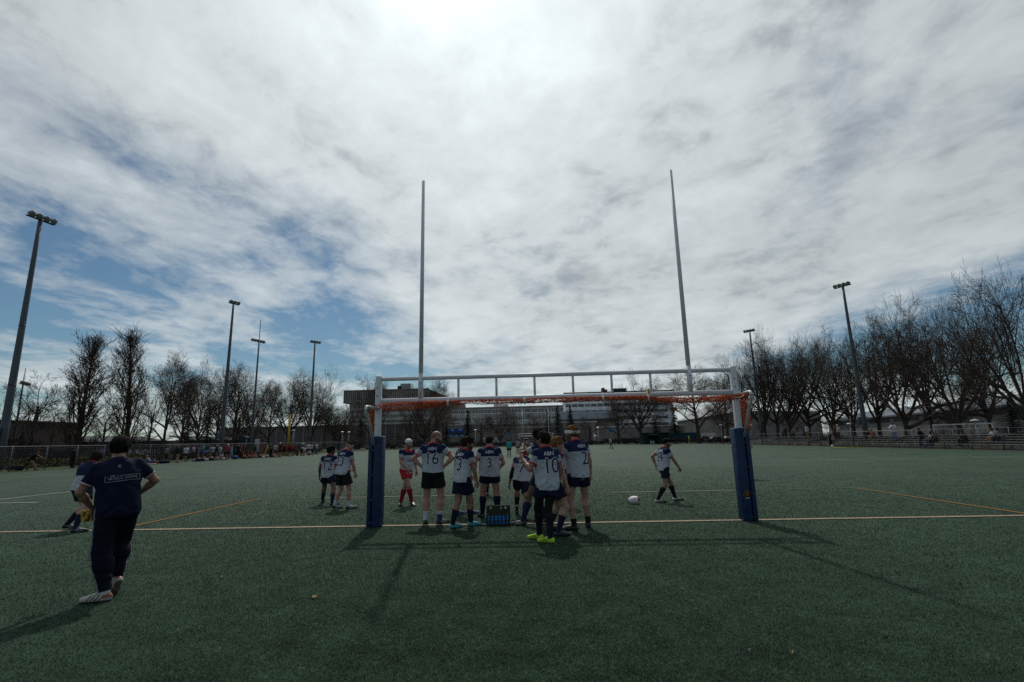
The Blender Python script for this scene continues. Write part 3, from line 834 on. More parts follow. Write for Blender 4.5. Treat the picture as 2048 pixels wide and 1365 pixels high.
def figure(label, loc, yaw, spec, look, h=.0075, group=None):
    """spec: skeleton arguments; look: clothing"""
    f = Fig(**spec); g = look.get
    skin = g('skin', 'pale'); hair = g('hair', 'dark')
    root = add_mesh(f, 'person', f.body, h, lambda V: look_skin(f, V, look), M_skin, None)
    root.location = loc; root.rotation_euler = (0, 0, yaw)
    tag(root, label, 'person', group)
    st = g('style', 'short')
    hlo, hhi = f.hc - .2 * f.k, f.hc + .22 * f.k
    if st: add_mesh(f, 'hair', lambda p: f.hair(p, st, g('seed', 4)), min(h, .006), HAIR[hair], M_hair, root, hlo, hhi)
    if g('band'): add_mesh(f, 'headband', f.band, min(h, .005), (.62, .62, .60), M_cloth, root, hlo, hhi)
    if g('wrap'): add_mesh(f, 'head_bandage', f.wrap, min(h, .006), (.62, .58, .55), M_cloth, root, hlo, hhi)
    if g('cap'): add_mesh(f, 'cap', f.cap, min(h, .006), g('cap'), M_cloth, root, hlo, hhi)
    sa = dict(sl=g('sl', .66), hem=g('hem', -.11), loose=g('loose', .012), coll=g('coll', True), seed=g('seed', 1), long=g('long', False), amp=g('amp', .007))
    sfn = lambda p: f.shirt(p, **sa)
    sc = g('shirt', 'jersey')
    tlo = np.minimum(f.lo, f.pel - .35); 
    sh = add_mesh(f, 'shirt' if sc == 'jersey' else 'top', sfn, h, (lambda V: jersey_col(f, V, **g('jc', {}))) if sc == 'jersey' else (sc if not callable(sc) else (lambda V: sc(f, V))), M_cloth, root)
    b = g('bottom', ('shorts', (.008, .011, .030)))
    if b[0] == 'shorts':
        bfn = lambda p: f.shorts(p, frac=g('sfrac', .56), flare=g('flare', .03))
        bo = add_mesh(f, 'shorts', bfn, h, b[1], M_cloth, root)
    else:
        bfn = lambda p: f.pants(p, off=g('poff', .014)); bo = add_mesh(f, 'trousers', bfn, h, b[1] if not callable(b[1]) else (lambda V: b[1](f, V)), M_cloth, root)
    if g('leggings'):
        for i in range(2): add_mesh(f, 'legging', lambda p: f.leg(p, i, .004), h, g('leggings'), M_cloth, root)
    sk = g('socks', ((.008, .011, .028), .80))
    for i in range(2):
        if sk:
            s_ = sk
            cc_ = s_[0]
            add_mesh(f, 'sock', lambda p: f.sock(p, i, s_[1]), h, (lambda V: cc_(f, i, V)) if callable(cc_) else cc_, M_cloth, root, np.minimum(f.ank[i][0], f.knee[i]) - .14, np.maximum(f.ank[i][0], f.knee[i]) + .14)
        sa_ = g('shoes', dict(base=(.02, .02, .022)))
        a = f.ank[i][3]
        add_mesh(f, 'boot' if g('boot', True) else 'shoe', lambda p: f.shoe(p, i, g('boot', True)), min(h, .006), shoe_col(f, i, **sa_), M_shoe, root, a - .27, a + .27)
    if g('sleeve') is not None:
        i = g('sleeve')
        add_mesh(f, 'arm_sleeve', lambda p: smax(f.arm(p, i, .004), (p - (f.elb[i] + (f.wr[i] - f.elb[i]) * .62).astype(np.float32)) @ ((f.wr[i] - f.elb[i]) / np.linalg.norm(f.wr[i] - f.elb[i])).astype(np.float32), .004), h, (.012, .012, .014), M_cloth, root)
    for pr in g('prints', ()): back_print(f, sfn, sh, **pr)
    for pr in g('bprints', ()):
        back_print(f, bfn, bo, **pr)
    return root, f, sfn

def look_skin(f, V, look):
    return skin_col(f, V, look.get('skin', 'pale'), look.get('hair', 'dark'), look.get('beard', 0), look.get('buzz', 0))

def place(feet_px, rel, extra=((0, 0, 0), (0, 0, 0)), zs=(0, 0)):
    """feet_px: ground pixels of left and right foot; rel: heading against the line of sight (0 = back to the camera, + = turned left).
    returns location, yaw and the feet in the figure's frame; extra = (yaw, heel pitch, lift) per foot"""
    A = [G(x, y, 0)[:2] for x, y in feet_px]; c = (A[0] + A[1]) / 2
    d = c - CAM[:2]; vy = math.atan2(-d[0], d[1]); yaw = vy + R_(rel)
    out_ = []
    for a, e in zip(A, extra):
        q = a - c; x = q[0] * math.cos(yaw) + q[1] * math.sin(yaw); y = -q[0] * math.sin(yaw) + q[1] * math.cos(yaw)
        out_.append((x, y, *e))
    return (c[0], c[1], 0), yaw, tuple(out_)
NAVY = (.008, .011, .030)
def num(n, z=.23, size=.30, x=0., **kw): return dict(body=n, size=size * 1.16, z=z - .015, x=x, outline=.010, sx=.92, **kw)
ABN = dict(body='ABN', size=.098, z=.425, m=M_numw, name='sponsor_print')

# ------------------------------------------------------------------ the players near the goal
def go(label, feet_px, rel, look, extra=((0, 0, 0), (0, 0, 0)), h=.0075, group=None, **spec):
    loc, yaw, feet = place(feet_px, rel, extra)
    spec['feet'] = feet
    return figure(label, loc, yaw, spec, look, h, group)
TEAM = 'rugby players in navy and grey jerseys round the goal'

M_coachp = solid('print_grey', (.33, .34, .37))
# coach in the foreground
def coach_top(f, V):
    k = f.k; q = (V - f.pel.astype(np.float32)) @ f.T / k
    c = np.tile(np.array((.006, .009, .026), np.float32), (len(V), 1))
    for i in range(2):
        a, e = f.sh[i], f.elb[i]; u = e - a; Lg = np.linalg.norm(u); u /= Lg
        tt = ((V - a.astype(np.float32)) @ u.astype(np.float32)) / Lg; rad = np.linalg.norm(V - a - tt[:, None] * Lg * u, axis=1)
        m = (tt > .5) & (rad < .09 * k) & (tt < .9)
        c[m & (tt > .625)] = (.50, .50, .54); c[m & (tt > .665)] = (.45, .03, .05)
    return c
def coach_pants(f, V):
    c = np.tile(np.array((.0045, .006, .015), np.float32), (len(V), 1))
    for i, sg in enumerate((-1, 1)):
        a, e, w_ = f.hips[i], f.knee[i], f.ank[i][0]
        lat = f.Rp @ np.array([sg, 0, 0.]) + (-.25 * (f.Rp @ np.array([0, 1., 0])))
        for (p0, p1) in ((a, e), (e, w_)):
            u = p1 - p0; Lg = np.linalg.norm(u); u /= Lg; l2 = lat - u * (lat @ u); l2 /= np.linalg.norm(l2); n2 = np.cross(u, l2)
            d = V - p0; tt = d @ u / Lg; x = d @ l2; y = d @ n2
            m = (tt > -.05) & (tt < 1.03) & (x > .02) & (np.abs(np.abs(y) - .011) < .0045) & (np.linalg.norm(d - (tt * Lg)[:, None] * u, axis=1) < .16)
            c[m] = (.40, .43, .50)
    return c
coach, cf, csf = go('coach in navy t-shirt and track pants walking away at the left, gripping a yellow cloth', ((208, 1203), (236, 1192)), 6,
   dict(skin='tan', hair='black', style='medium', shirt=coach_top, amp=.011, sl=.70, hem=-.12, loose=.012, coll=False, bottom=('pants', coach_pants), poff=.016, socks=((.5, .5, .5), .25),
        boot=False, shoes=dict(base=(.50, .47, .43), sole=(.20, .16, .12), heel=(.22, .07, .03), stripe=(.06, .04, .035)),
        prints=(dict(body='PATRICK TOMMÉ', size=.037, z=.295, x=.035, m=M_coachp, name='lettering', rot=-1), dict(body='DR', size=.036, z=.328, x=-.055, m=M_coachp, name='lettering', rot=-1),
                dict(body='K', size=.050, z=.432, x=.01, m=M_coachp, name='emblem', rot=-18))),
   extra=((62, 0, 0), (8, 46, .02)), h=.0065, H=1.84, bulk=1.06, lean=8, side=-6, hipyaw=0, hip=(-.03, .05), twist=-4,
   hands=((-.235, .20, .04), (.20, .26, .12)), elbows=((-1.3, -.75, -.1), (1.2, -.7, 0)), head=(-6, 10, 2), curl=(1.0, .9), palms=((.6, -.2, -.6), None), shrug=.0, knees=(None, (.0, 1, 0)))
def frame_print():
    # thin rectangle round the lettering on the coach's back
    V = []; F = []
    w2, h2, th = .162, .030, .0042
    def strip(x0, y0, x1, y1):
        n = max(1, int(max(abs(x1 - x0), abs(y1 - y0)) / .012)); dx, dy = (x1 - x0) / n, (y1 - y0) / n
        L_ = math.hypot(x1 - x0, y1 - y0); nx, ny = -(y1 - y0) / L_ * th / 2, (x1 - x0) / L_ * th / 2
        b = len(V)
        for i in range(n + 1): V.append((x0 + dx * i + nx, y0 + dy * i + ny)); V.append((x0 + dx * i - nx, y0 + dy * i - ny))
        for i in range(n): F.append((b + 2 * i, b + 2 * i + 1, b + 2 * i + 3, b + 2 * i + 2))
    strip(-w2, -h2, w2, -h2); strip(w2, -h2, w2, h2); strip(-w2, h2, -w2, -h2); strip(-w2, h2, -w2 + .02, h2); strip(-w2 + .10, h2, w2, h2)
    V = np.array(V, np.float32); a = R_(-1); V = np.stack([V[:, 0] * math.cos(a) - V[:, 1] * math.sin(a), V[:, 0] * math.sin(a) + V[:, 1] * math.cos(a)], 1)
    k = cf.k; org = cf.pel + cf.T @ np.array([.035, -.34, .295]) * k
    P = stick(cf, csf, V, org, cf.T @ np.array([1., 0, 0]), cf.T @ np.array([0, 0, 1.]), cf.T @ np.array([0, 1., 0]), .004)
    sh = [c for c in coach.children if c.name.startswith('top')][0]
    link('lettering_frame', npmesh('lettering_frame', P, F, True), sh, M_coachp)
frame_print()
# the yellow cloth hangs from his left hand
def cloth_flag():
    yaw = coach.rotation_euler.z; Mw = Matrix.Translation(coach.location) @ Matrix.Rotation(yaw, 4, 'Z')
    f_, n_, u_ = cf.hand_frame(0)
    c = Vector(cf.wr[0] + f_ * .085)
    nx, nz = 22, 16; V = []; F = []
    for j in range(nz + 1):
        for i in range(nx + 1):
            u = i / nx - .5; v = j / nz
            x = .0 + u * .20 * (1 - .12 * v) - .02 * v; y = .02 + .022 * math.sin(u * 17 + v * 4) * (.35 + v) + .016 * math.sin(u * 33 + 2 - v * 5)
            z = .020 - .125 * v * (1 - .25 * abs(u)) + .010 * math.sin(u * 20) + .012 * math.sin(u * 9 + 1) * v - .03 * u
            V.append(Mw @ (c + Vector((x - .02, y, z))))
    for j in range(nz):
        for i in range(nx): a = j * (nx + 1) + i; F.append((a, a + 1, a + nx + 2, a + nx + 1))
    me = bpy.data.meshes.new('yellow_cloth'); me.from_pydata([v[:] for v in V], [], F); me.update()
    me.polygons.foreach_set('use_smooth', [True] * len(F))
    o = link('yellow_cloth', me, None, mat('yellow_cloth', (.42, .30, .055), .8, .1, var=.15, scale=12, bump=.3, bscale=40))
    sl_ = o.modifiers.new('solidify', 'SOLIDIFY'); sl_.thickness = .008
    tag(o, 'crumpled yellow cloth held in the left hand of the coach', 'cloth')
cloth_flag()

go('long haired player in grey and navy jersey running behind the coach', ((130, 1060), (149, 1066)), -35,
   dict(skin='pale', hair='dark', style='long', jc=dict(yoke=.20), shoes=dict(base=(.015, .015, .017), stripe=(.3, .3, .3)), socks=(NAVY, .62)),
   extra=((-50, 10, 0), (-70, 0, 0)), H=1.80, lean=20, side=1, hip=(.02, .16), hands=((-.20, .30, .02), (.26, .22, -.02)), elbows=((-1.2, -.7, .0), (.6, -1, 0)), head=(10, 28, 10), group=TEAM)

go('player number 12 in grey and navy jersey, half hidden behind number 23', ((645, 1006), (664, 1012)), -22,
   dict(skin='brown', hair='black', style='wavy', prints=(num('12'), ABN), socks=(NAVY, .55), beard=.4),
   extra=((8, 0, 0), (-40, 0, 0)), H=1.73, bulk=1.08, lean=3, head=(-48, 6, 0), group=TEAM)
go('player number 23 with fade haircut and black shorts left of the left pad', ((668, 1019), (697, 1019)), -42,
   dict(skin='pink', hair='dark', style='fade', buzz=.35, prints=(num('23', x=-.03), ABN), bottom=('shorts', (.012, .012, .013)), sfrac=.74, flare=.035, socks=((.45, .48, .55), .28), shoes=dict(base=(.02, .02, .022), stripe=(.5, .5, .5))),
   extra=((-30, 8, 0), (-45, 0, 0)), H=1.78, bulk=1.05, lean=10, head=(-30, 24, 0), hands=((-.12, .36, .10), (.25, .22, -.06)), elbows=((-.8, -1, 0), (.5, -1, 0)), curl=(.8, .8), group=TEAM)
go('player with white head bandage, red shorts and red socks left of number 16', ((801, 1012), (823, 1012)), -150,
   dict(skin='pale', hair='dark', style='short', wrap=True, beard=.5, bottom=('shorts', (.42, .018, .03)), socks=((.24, .012, .03), .84), sfrac=.50, jc=dict(yoke=.36),
        prints=(dict(body='IXA', size=.10, z=.22, name='sponsor_print', front=True),), bprints=(dict(body='S', size=.06, z=-.11, x=.07, m=M_numw, name='shorts_emblem', front=True),)),
   extra=((-35, 0, 0), (-8, 6, 0)), H=1.80, lean=2, head=(16, 4, 0), hands=((-.26, .08, -.06), (.10, .24, .02)), elbows=((-.5, -1, 0), (.9, -1, 0)), curl=(.5, .9), hip=(0, .0), group=TEAM)
def sock16(f, i, V):
    e, w_ = f.knee[i], f.ank[i][0]; tt = (V - w_) @ ((e - w_) / np.linalg.norm(e - w_)) / np.linalg.norm(e - w_)
    c = np.tile(np.array((.46, .49, .55), np.float32), (len(V), 1))
    if i == 1: c[tt < .23] = (.03, .03, .12)
    return c
go('tall player number 16 with hands on his hips, black shorts and low white socks', ((851, 1049), (879, 1049)), -7,
   dict(skin='pink', hair='brown', style=None, buzz=.55, beard=.8, prints=(num('16', z=.245, size=.30, x=.0), ABN), bottom=('shorts', (.011, .011, .012)), sfrac=.62, flare=.03, hem=-.02, socks=(sock16, .36), shoes=dict(base=(.02, .02, .022), stripe=(.5, .5, .5)  )),
   extra=((8, 0, 0), (-52, 0, 0)), H=1.92, bulk=1.09, lean=4, twist=-4, head=(-62, 20, 0), hands=((-.20, .02, .075), (.20, .02, .075)), elbows=((-1, -.25, -.0), (1, -.25, -.0)), curl=(.5, .5), palms=((1, 0, -.3), (-1, 0, -.3)), group=TEAM)
TEAL = dict(base=(.05, .24, .29), sole=(.04, .14, .16))
go('player number 13 with dark wavy hair and teal boots standing left of the bottle carrier', ((905, 1058), (942, 1053)), -48,
   dict(skin='tan', hair='dark', style='wavy', beard=.7, prints=(num('13', x=-.035), ABN), shoes=TEAL, socks=((.010, .012, .025), .60), sfrac=.66, flare=.035),
   extra=((-12, 0, 0), (-38, 0, 0)), H=1.79, bulk=1.04, lean=11, head=(-42, 8, 0), hands=((-.05, .30, .06), (.25, .20, -.06)), elbows=((-.9, -1, 0), (.6, -1, 0)), curl=(.6, .6), group=TEAM)
go('player with red collar standing hidden behind number 13', ((913, 1031), (939, 1029)), -60,
   dict(skin='tan', hair='black', style='crew', shoes=dict(base=(.06, .08, .20), sole=(.4, .4, .4)), socks=(NAVY, .7), prints=(num('5'),)),
   extra=((-10, 0, 0), (-30, 0, 0)), H=1.80, lean=4, head=(-20, 4, 0), group=TEAM)
p3, f3, s3 = go('broad balding player number 3 behind the bottle carrier, holding a blue bottle', ((965, 1036), (996, 1036)), 0,
   dict(skin='pink', hair='dark', style='short', beard=.8, buzz=.3, prints=(num('3', z=.20, size=.25), ABN), hem=-.10, sfrac=.46, flare=.02, socks=(NAVY, .86)),
   extra=((30, 0, 0), (-20, 0, 0)), H=1.79, bulk=1.16, lean=2, head=(-26, 2, 0), hands=((-.33, .04, -.03), (.24, .26, .08)), elbows=((-.6, -1, 0), (.6, -1, 0)), curl=(.7, 1.1), group=TEAM)
go('grey haired player number 7 with a black arm sleeve leaning forward, left boot lifted', ((1034, 1031), (1048, 1043)), -10,
   dict(skin='tan', hair='grey', style='crew', prints=(num('7', z=.26), dict(ABN, z=.42)), hem=-.05, sleeve=0, sfrac=.66, flare=.02, socks=(NAVY, .55), shoes=dict(base=(.30, .29, .28), sole=(.05, .045, .04), tip=(.1, .1, .1))),
   extra=((10, 62, .03), (-20, 12, 0)), H=1.72, bulk=1.05, lean=18, side=5, head=(-6, 22, 4), hands=((-.30, .10, -.10), (.20, .30, .04)), elbows=((-.6, -1, 0), (.8, -1, 0)), hip=(.03, .12), group=TEAM)
p11, f11, s11 = go('tall player with black afro hair behind number 10, one hand raised to his face', ((1046, 1052), (1090, 1046)), 58,
   dict(skin='brown', hair='black', style='afro', prints=(num('8', x=.05), ABN), hem=-.06, sfrac=.52, socks=((.016, .020, .055), .78), shoes=dict(base=(.035, .02, .024), stripe=(.42, .40, .40)),
        bprints=(dict(body='M', size=.05, z=-.10, x=-.05, m=M_numw, name='shorts_emblem'),)),
   extra=((20, 0, 0), (10, 0, 0)), H=1.95, bulk=1.02, lean=3, hip=(.10, -.17), head=(0, -4, 0), hands=((-.10, .30, .56), (.10, .34, .18)), elbows=((-.6, .6, -.6), (.8, -.6, -.2)), curl=(.8, 1.1), palms=((.4, -1, .2), None), group=TEAM)
LIME = dict(base=(.38, .60, .03), sole=(.24, .32, .22), stripe=(.03, .06, .02))
go('player number 10 in black leggings and lime yellow boots nearest the camera', ((1079, 1080), (1101, 1087)), 26,
   dict(skin='tan', hair='dark', style='medium', prints=(num('10', z=.235, size=.31, x=.02), ABN), hem=-.16, loose=.018, leggings=(.008, .008, .009), socks=((.009, .010, .022), .60), shoes=LIME, sfrac=.52,
        bprints=(dict(body='o', size=.04, z=-.10, x=.04, m=M_numw, name='shorts_emblem'), dict(body='H', size=.05, z=-.10, x=-.12, m=solid('print_red', (.30, .03, .05)), name='shorts_emblem'))),
   extra=((38, 0, 0), (42, 0, 0)), H=1.83, bulk=1.0, lean=3, side=-1, hip=(.07, -.03), head=(22, 0, 0), hands=((-.33, .20, .36), (.25, .10, -.05)), elbows=((-.5, .1, -1), (.5, -1, 0)), curl=(.7, .5), palms=((.9, .3, 0), None), group=TEAM)
go('player with curly blond hair right of number 10, one knee bent', ((1100, 1062), (1117, 1074)), -62,
   dict(skin='pale', hair='blond', style='curly', prints=(num('4'),), sfrac=.62, flare=.028, socks=((.012, .015, .035), .62), shoes=dict(base=(.015, .017, .03)), bprints=(dict(body='eneils', size=.035, z=-.17, x=.11, m=M_numw, name='shorts_print'),)),
   extra=((-20, 0, 0), (-18, 0, 0)), H=1.79, lean=7, head=(-14, 4, 0), hip=(.02, .0), drop=.05, hands=((-.22, .12, -.05), (.28, .16, -.09)), elbows=((-.5, -1, 0), (.6, -1, 0)), curl=(.4, .35), knees=(None, (.25, 1, .2)), group=TEAM)
go('bearded player with a hand against his face, behind the white headband', ((1128, 1012), (1143, 1014)), 118,
   dict(skin='brown', hair='black', style='short', beard=.9, prints=(num('6'),), socks=(NAVY, .8), shoes=dict(base=(.03, .02, .02), heel=(.4, .4, .4))),
   extra=((20, 0, 0), (0, 0, 0)), H=1.78, lean=6, head=(0, 10, 0), hands=((-.10, .20, .56), (.22, .12, -.02)), elbows=((-.6, .4, -.9), (.5, -1, 0)), curl=(.3, .6), palms=((.2, -1, .3), None), group=TEAM)
go('tall player number 2 with white headband and beard at the right end', ((1149, 1062), (1177, 1056)), 34,
   dict(skin='pale', hair='ginger', style='wavy', band=True, beard=.95, prints=(num('2', x=.075, z=.22), dict(ABN, x=.05)), hem=-.11, sfrac=.50, socks=((.012, .012, .014), .26), shoes=dict(base=(.018, .017, .018), tip=(.08, .065, .06)),
        bprints=(dict(body='o', size=.045, z=-.11, x=.02, m=M_numw, name='shorts_emblem'), dict(body='HOTIER', size=.025, z=-.15, x=.02, m=M_numw, name='shorts_print'))),
   extra=((48, 0, 0), (-30, 0, 0)), H=1.93, bulk=1.06, lean=5, side=-1, head=(24, 8, 0), hip=(-.02, 0), hands=((-.40, .28, .09), (.28, .04, -.08)), elbows=((-.7, -1, -.2), (.5, -1, 0)), curl=(.45, .8), group=TEAM)
go('player number 24 walking right on his own between the ball and the right goal pad', ((1351, 1002), (1316, 1006)), -58,
   dict(skin='tan', hair='black', style='crew', beard=.6, prints=(num('24', z=.26, size=.27), ABN), hem=-.10, sfrac=.60, flare=.02, bottom=('shorts', (.010, .012, .024)), socks=((.010, .010, .014), .82), shoes=dict(base=(.02, .02, .025), heel=(.5, .5, .52), stripe=(.5, .5, .5))),
   extra=((-22, 0, 0), (-30, 0, 0)), H=1.72, lean=9, head=(-16, 20, 0), hip=(0, -.02), hands=((-.22, -.10, .02), (.22, .34, .03)), elbows=((-.5, -1, 0), (.5, -1, 0)), curl=(.7, .8), group=TEAM)

# ------------------------------------------------------------------ combined football and rugby goal
M_white = mat('white_paint', (.62, .63, .66), .42, .4, var=.07, scale=3, streak=True, bump=.05)
M_galv = mat('galvanised_steel', (.42, .44, .44), .45, .5, metal=.3, var=.15, scale=10)
M_orange = mat('orange_net', (.50, .11, .045), .8, .2, var=.3, scale=20)
M_cord = mat('cream_cord', (.55, .50, .45), .8, .2)
M_dark = mat('bolt_dark', (.04, .04, .045), .5, .4)
M_pad = mat('blue_vinyl', (.005, .025, .080),   .5, .3, var=.30, scale=6, bump=.5, bscale=9)
M_black = mat('black_plastic', (.010, .010, .011), .45, .4)
HW = 3.72; ZL_, ZU = 2.52, 2.985; UX = 2.82; ZT = 7.56
goal = empty('goal', (0, 0, 0))
tag(goal, 'white steel football goal frame with tall rugby uprights and an orange net rolled up', 'goal')
for sg in (-1, 1):
    m = MB(); m.rbox((sg * HW, 0, 1.53), (.125, .125, 3.06), .03); o = m.build('post', M_white, goal)
    for z in (2.63, 2.80):
        b = MB(); b.lathe([(.011, 0), (.011, .02)], 8, (sg * HW - .01, -.063, z), R=Matrix.Rotation(R_(90), 3, 'X')); b.build('bolt', M_dark, o)
m = MB(); m.tube([(-HW + .06, 0, ZL_), (HW - .06, 0, ZL_)], .052, 14); m.build('crossbar', M_white, goal)
m = MB(); m.tube([(-HW + .06, 0, ZU), (HW - .06, 0, ZU)], .043, 14); m.build('top_rail', M_white, goal)
for i in range(6):
    x = -UX + (i + 1) * 2 * UX / 7
    m = MB(); m.tube([(x, 0, ZL_ + .045), (x, 0, ZU - .036)], .026, 10); m.build('stretcher', M_white, goal)
for sg in (-1, 1):
    m = MB(); m.tube([(sg * UX, -.0, ZL_ + .03), (sg * UX, 0, ZU + .1)], .055, 14); m.tube([(sg * UX, 0, ZU + .1), (sg * UX, 0, ZT)], [.047, .036], 14)
    o = m.build('upright', M_white, goal)
    for z in (ZL_ + .13, ZL_ + .36):
        b = MB(); b.lathe([(.011, 0), (.011, .02)], 8, (sg * UX, -.052, z), R=Matrix.Rotation(R_(90), 3, 'X')); b.build('bolt', M_dark, o)
for sg in (-1, 1):
    x = sg * (HW + .03)
    pts = [(x, -.04, 2.36), (x + sg * .02, -.45, 2.36)] if sg < 0 else [(x, -.04, 2.42), (x + sg * .02, -.45, 2.44)]
    zc_ = 2.34 if sg < 0 else 2.44
    p = [(sg * HW, -.05, zc_), (sg * (HW + .03), -.40, zc_ + .03)]
    for k in range(7):
        a = k / 6 * 1.85; p.append((sg * (HW + .04), -.60 - .07 * math.sin(a) * 1.2 + (.0 if a < 1.57 else .03 * (a - 1.57)), zc_ + .03 - .10 * (1 - math.cos(a))))
    p += [(sg * (HW + .03), -.42, 2.0), (sg * (HW + .02), -.19, 1.62)]
    m = MB(); m.tube(p, .030, 10); m.build('net_support', M_galv, goal)

def strands(path, rad, n, seed, sag=.0, loose=0, r0=.0042):
    rng = np.random.default_rng(seed); P = np.array(path, float); seg = np.linalg.norm(np.diff(P, axis=0), axis=1); cum = np.concatenate([[0], np.cumsum(seg)])
    R = np.array(rad, float) if hasattr(rad, '__len__') else np.full(len(P), rad)
    def at(s):
        return np.array([np.interp(s, cum, P[:, i]) for i in range(3)]).T, np.interp(s, cum, R)
    m = MB(); Lg = cum[-1]
    for k in range(n):
        s0 = rng.uniform(-.1, Lg - .1); ln = rng.uniform(.25, .7); ns = 12
        s = np.clip(np.linspace(s0, s0 + ln, ns), 0, Lg) + rng.normal(0, .012, ns)
        c, rr = at(s); ph = rng.uniform(0, 6.28); tw = rng.uniform(-9, 9); q = rng.uniform(.3, 1., ns) ** .5
        ang = ph + tw * np.linspace(0, ln, ns) + rng.normal(0, .5, ns)
        off = np.stack([rng.normal(0, .01, ns), np.cos(ang) * rr * q, np.sin(ang) * rr * q - sag * rng.random()], 1)
        if abs(P[-1, 2] - P[0, 2]) > .4: off = np.stack([np.cos(ang) * rr * q, np.sin(ang) * rr * q, rng.normal(0, .01, ns)], 1)
        if loose and rng.random() < loose: off[ns // 2, 2] -= rng.uniform(.02, .06)
        m.tube(c + off, r0, 3, cap=False, smooth=False)
    return m
yb = -.10
pathL = [(-HW - .02, yb - .1, 2.40), (-3.45, yb - .05, 2.39), (-3.0, yb, 2.405), (-2.5, yb, 2.425), (-2.2, yb + .02, 2.44), (-1.4, yb + .02, 2.445), (-.62, yb + .02, 2.44), (.2, yb + .02, 2.45), (1.0, yb + .02, 2.445), (1.6, yb, 2.45), (1.9, yb, 2.44)]
radL = [.05, .085, .095, .08, .05, .058, .05, .062, .052, .05, .045]
m = strands(pathL, radL, 330, 1, loose=.35); o = m.build('net', M_orange, goal)
m2 = strands([(1.9, yb, 2.44), (2.3, yb - .04, 2.385), (2.8, yb - .10, 2.36), (3.3, yb - .2, 2.37), (3.72, yb - .35, 2.41), (3.78, -.60, 2.44)], [.045, .06, .07, .06, .06, .03], 150, 2, loose=.5); m2.build('net_end', M_orange, goal)
m3 = strands([(-3.83, -.05, 2.38), (-3.84, -.03, 1.9), (-3.82, -.04, 1.72)], [.05, .045, .04], 60, 3); m3.build('net_end', M_orange, goal)
m4 = strands([(3.85, -.12, 2.40), (3.86, -.10, 2.0), (3.86, -.08, 1.75)], [.10, .09, .06], 45, 4); m4.build('net_end', M_orange, goal)
for x, z in ((-2.22, 2.44), (-.62, 2.445), (1.0, 2.445), (1.92, 2.44)):
    t_ = MB(); t_.lathe([(.066, -.02), (.070, 0), (.066, .02)], 12, (x, yb + .02, z), R=Matrix.Rotation(R_(90), 3, 'Y')); t_.tube([(x, yb, z + .06), (x, -.0, ZL_ + .06)], .006, 5); t_.build('tie', M_cord, goal)
m = MB(); m.tube([(3.74, -.60, 2.46), (3.82, -.64, 2.38), (3.81, -.64, 2.27)], .008, 5); m.build('cord', M_cord, goal); m = MB(); m.tube([(3.70, -.5, 2.42), (3.60, -.52, 2.36), (3.45, -.3, 2.40)], .008, 5); m.build('cord', M_cord, goal)
m = MB(); m.box((1.93, yb - .05, 2.56), (.05, .02, .10)); m.build('tag', solid('yellow_tape', (.5, .36, .03)), goal)

def goal_pad(sg, label, emblem):
    root = empty('goal_pad', (sg * HW, 0, 0)); tag(root, label, 'post pad', 'blue pads round the goal posts')
    W, D, Hh = .285, .27, 1.79
    inner = .180; slot = .024; outer = W - inner - slot
    xi = -sg * (W / 2 - inner / 2); xo = sg * (W / 2 - outer / 2)
    a = MB(); a.rbox((xi, -.0, Hh / 2), (inner, D, Hh), .022); pa = a.build('pad_panel', M_pad, root)
    a = MB(); a.rbox((xo, .0, Hh / 2), (outer, D, Hh - .004), .018); a.build('pad_panel', M_pad, root)
    a = MB(); a.box((sg * (W / 2 - outer - slot / 2), .03, Hh / 2 - .02), (slot + .004, D - .10, Hh - .06)); a.build('pad_core', M_black, root)
    for z in (1.50, 1.02, .52, .08):
        s_ = MB(); s_.rbox((sg * (W / 2 - outer - slot / 2), -D / 2 + .004, z), (slot + .07, .014, .05), .005); s_.build('strap', M_pad if sg < 0 else M_black, root)
    if sg > 0:
        for z in (1.17, .70, .13):
            s_ = MB(); s_.box((W / 2 + .002, -.0, z), (.012, D * .7, .045)); s_.build('strap', M_black, root)
    if emblem:
        def disc(rx, ry, y, c, name, par, n=28, sh=0, cx=0, cz=0):
            V = []
            for i in range(n):
                w_ = 2 * math.pi * i / n; q = 1 - sh * max(0, -math.sin(w_)) ** 3
                V.append((xi + .02 + cx + rx * math.cos(w_) * (1 if math.sin(w_) > -.2 else 1 - .25 * abs(math.sin(w_))), y, .50 + cz + ry * math.sin(w_)))
            q = MB(); q.add(V + [(v[0], v[1] + .004, v[2]) for v in V], [list(range(n))] + [[i, i + n, (i + 1) % n + n, (i + 1) % n] for i in range(n)])
            return q.build(name, c, par)
        Mg = solid('crest_gold', (.40, .20, .07)); Mk = solid('crest_black', (.015, .014, .014)); Mw = solid('crest_cream', (.42, .36, .30))
        y0 = -D / 2 - .003
        e = disc(.066, .078, y0, Mg, 'emblem', root)
        disc(.060, .071, y0 - .004, Mk, 'emblem_field', e); disc(.030, .034, y0 - .008, Mg, 'emblem_motif', e, 6, cz=.012); disc(.016, .018, y0 - .011, Mk, 'emblem_motif', e, 8, cz=.014)
        disc(.046, .012, y0 - .008, Mw, 'emblem_ribbon', e, 12, cz=-.062)
    return root
goal_pad(-1, 'tall blue vinyl pad round the left goal post, black slit down its front', False)
goal_pad(1, 'tall blue vinyl pad round the right goal post with a round black crest', True)

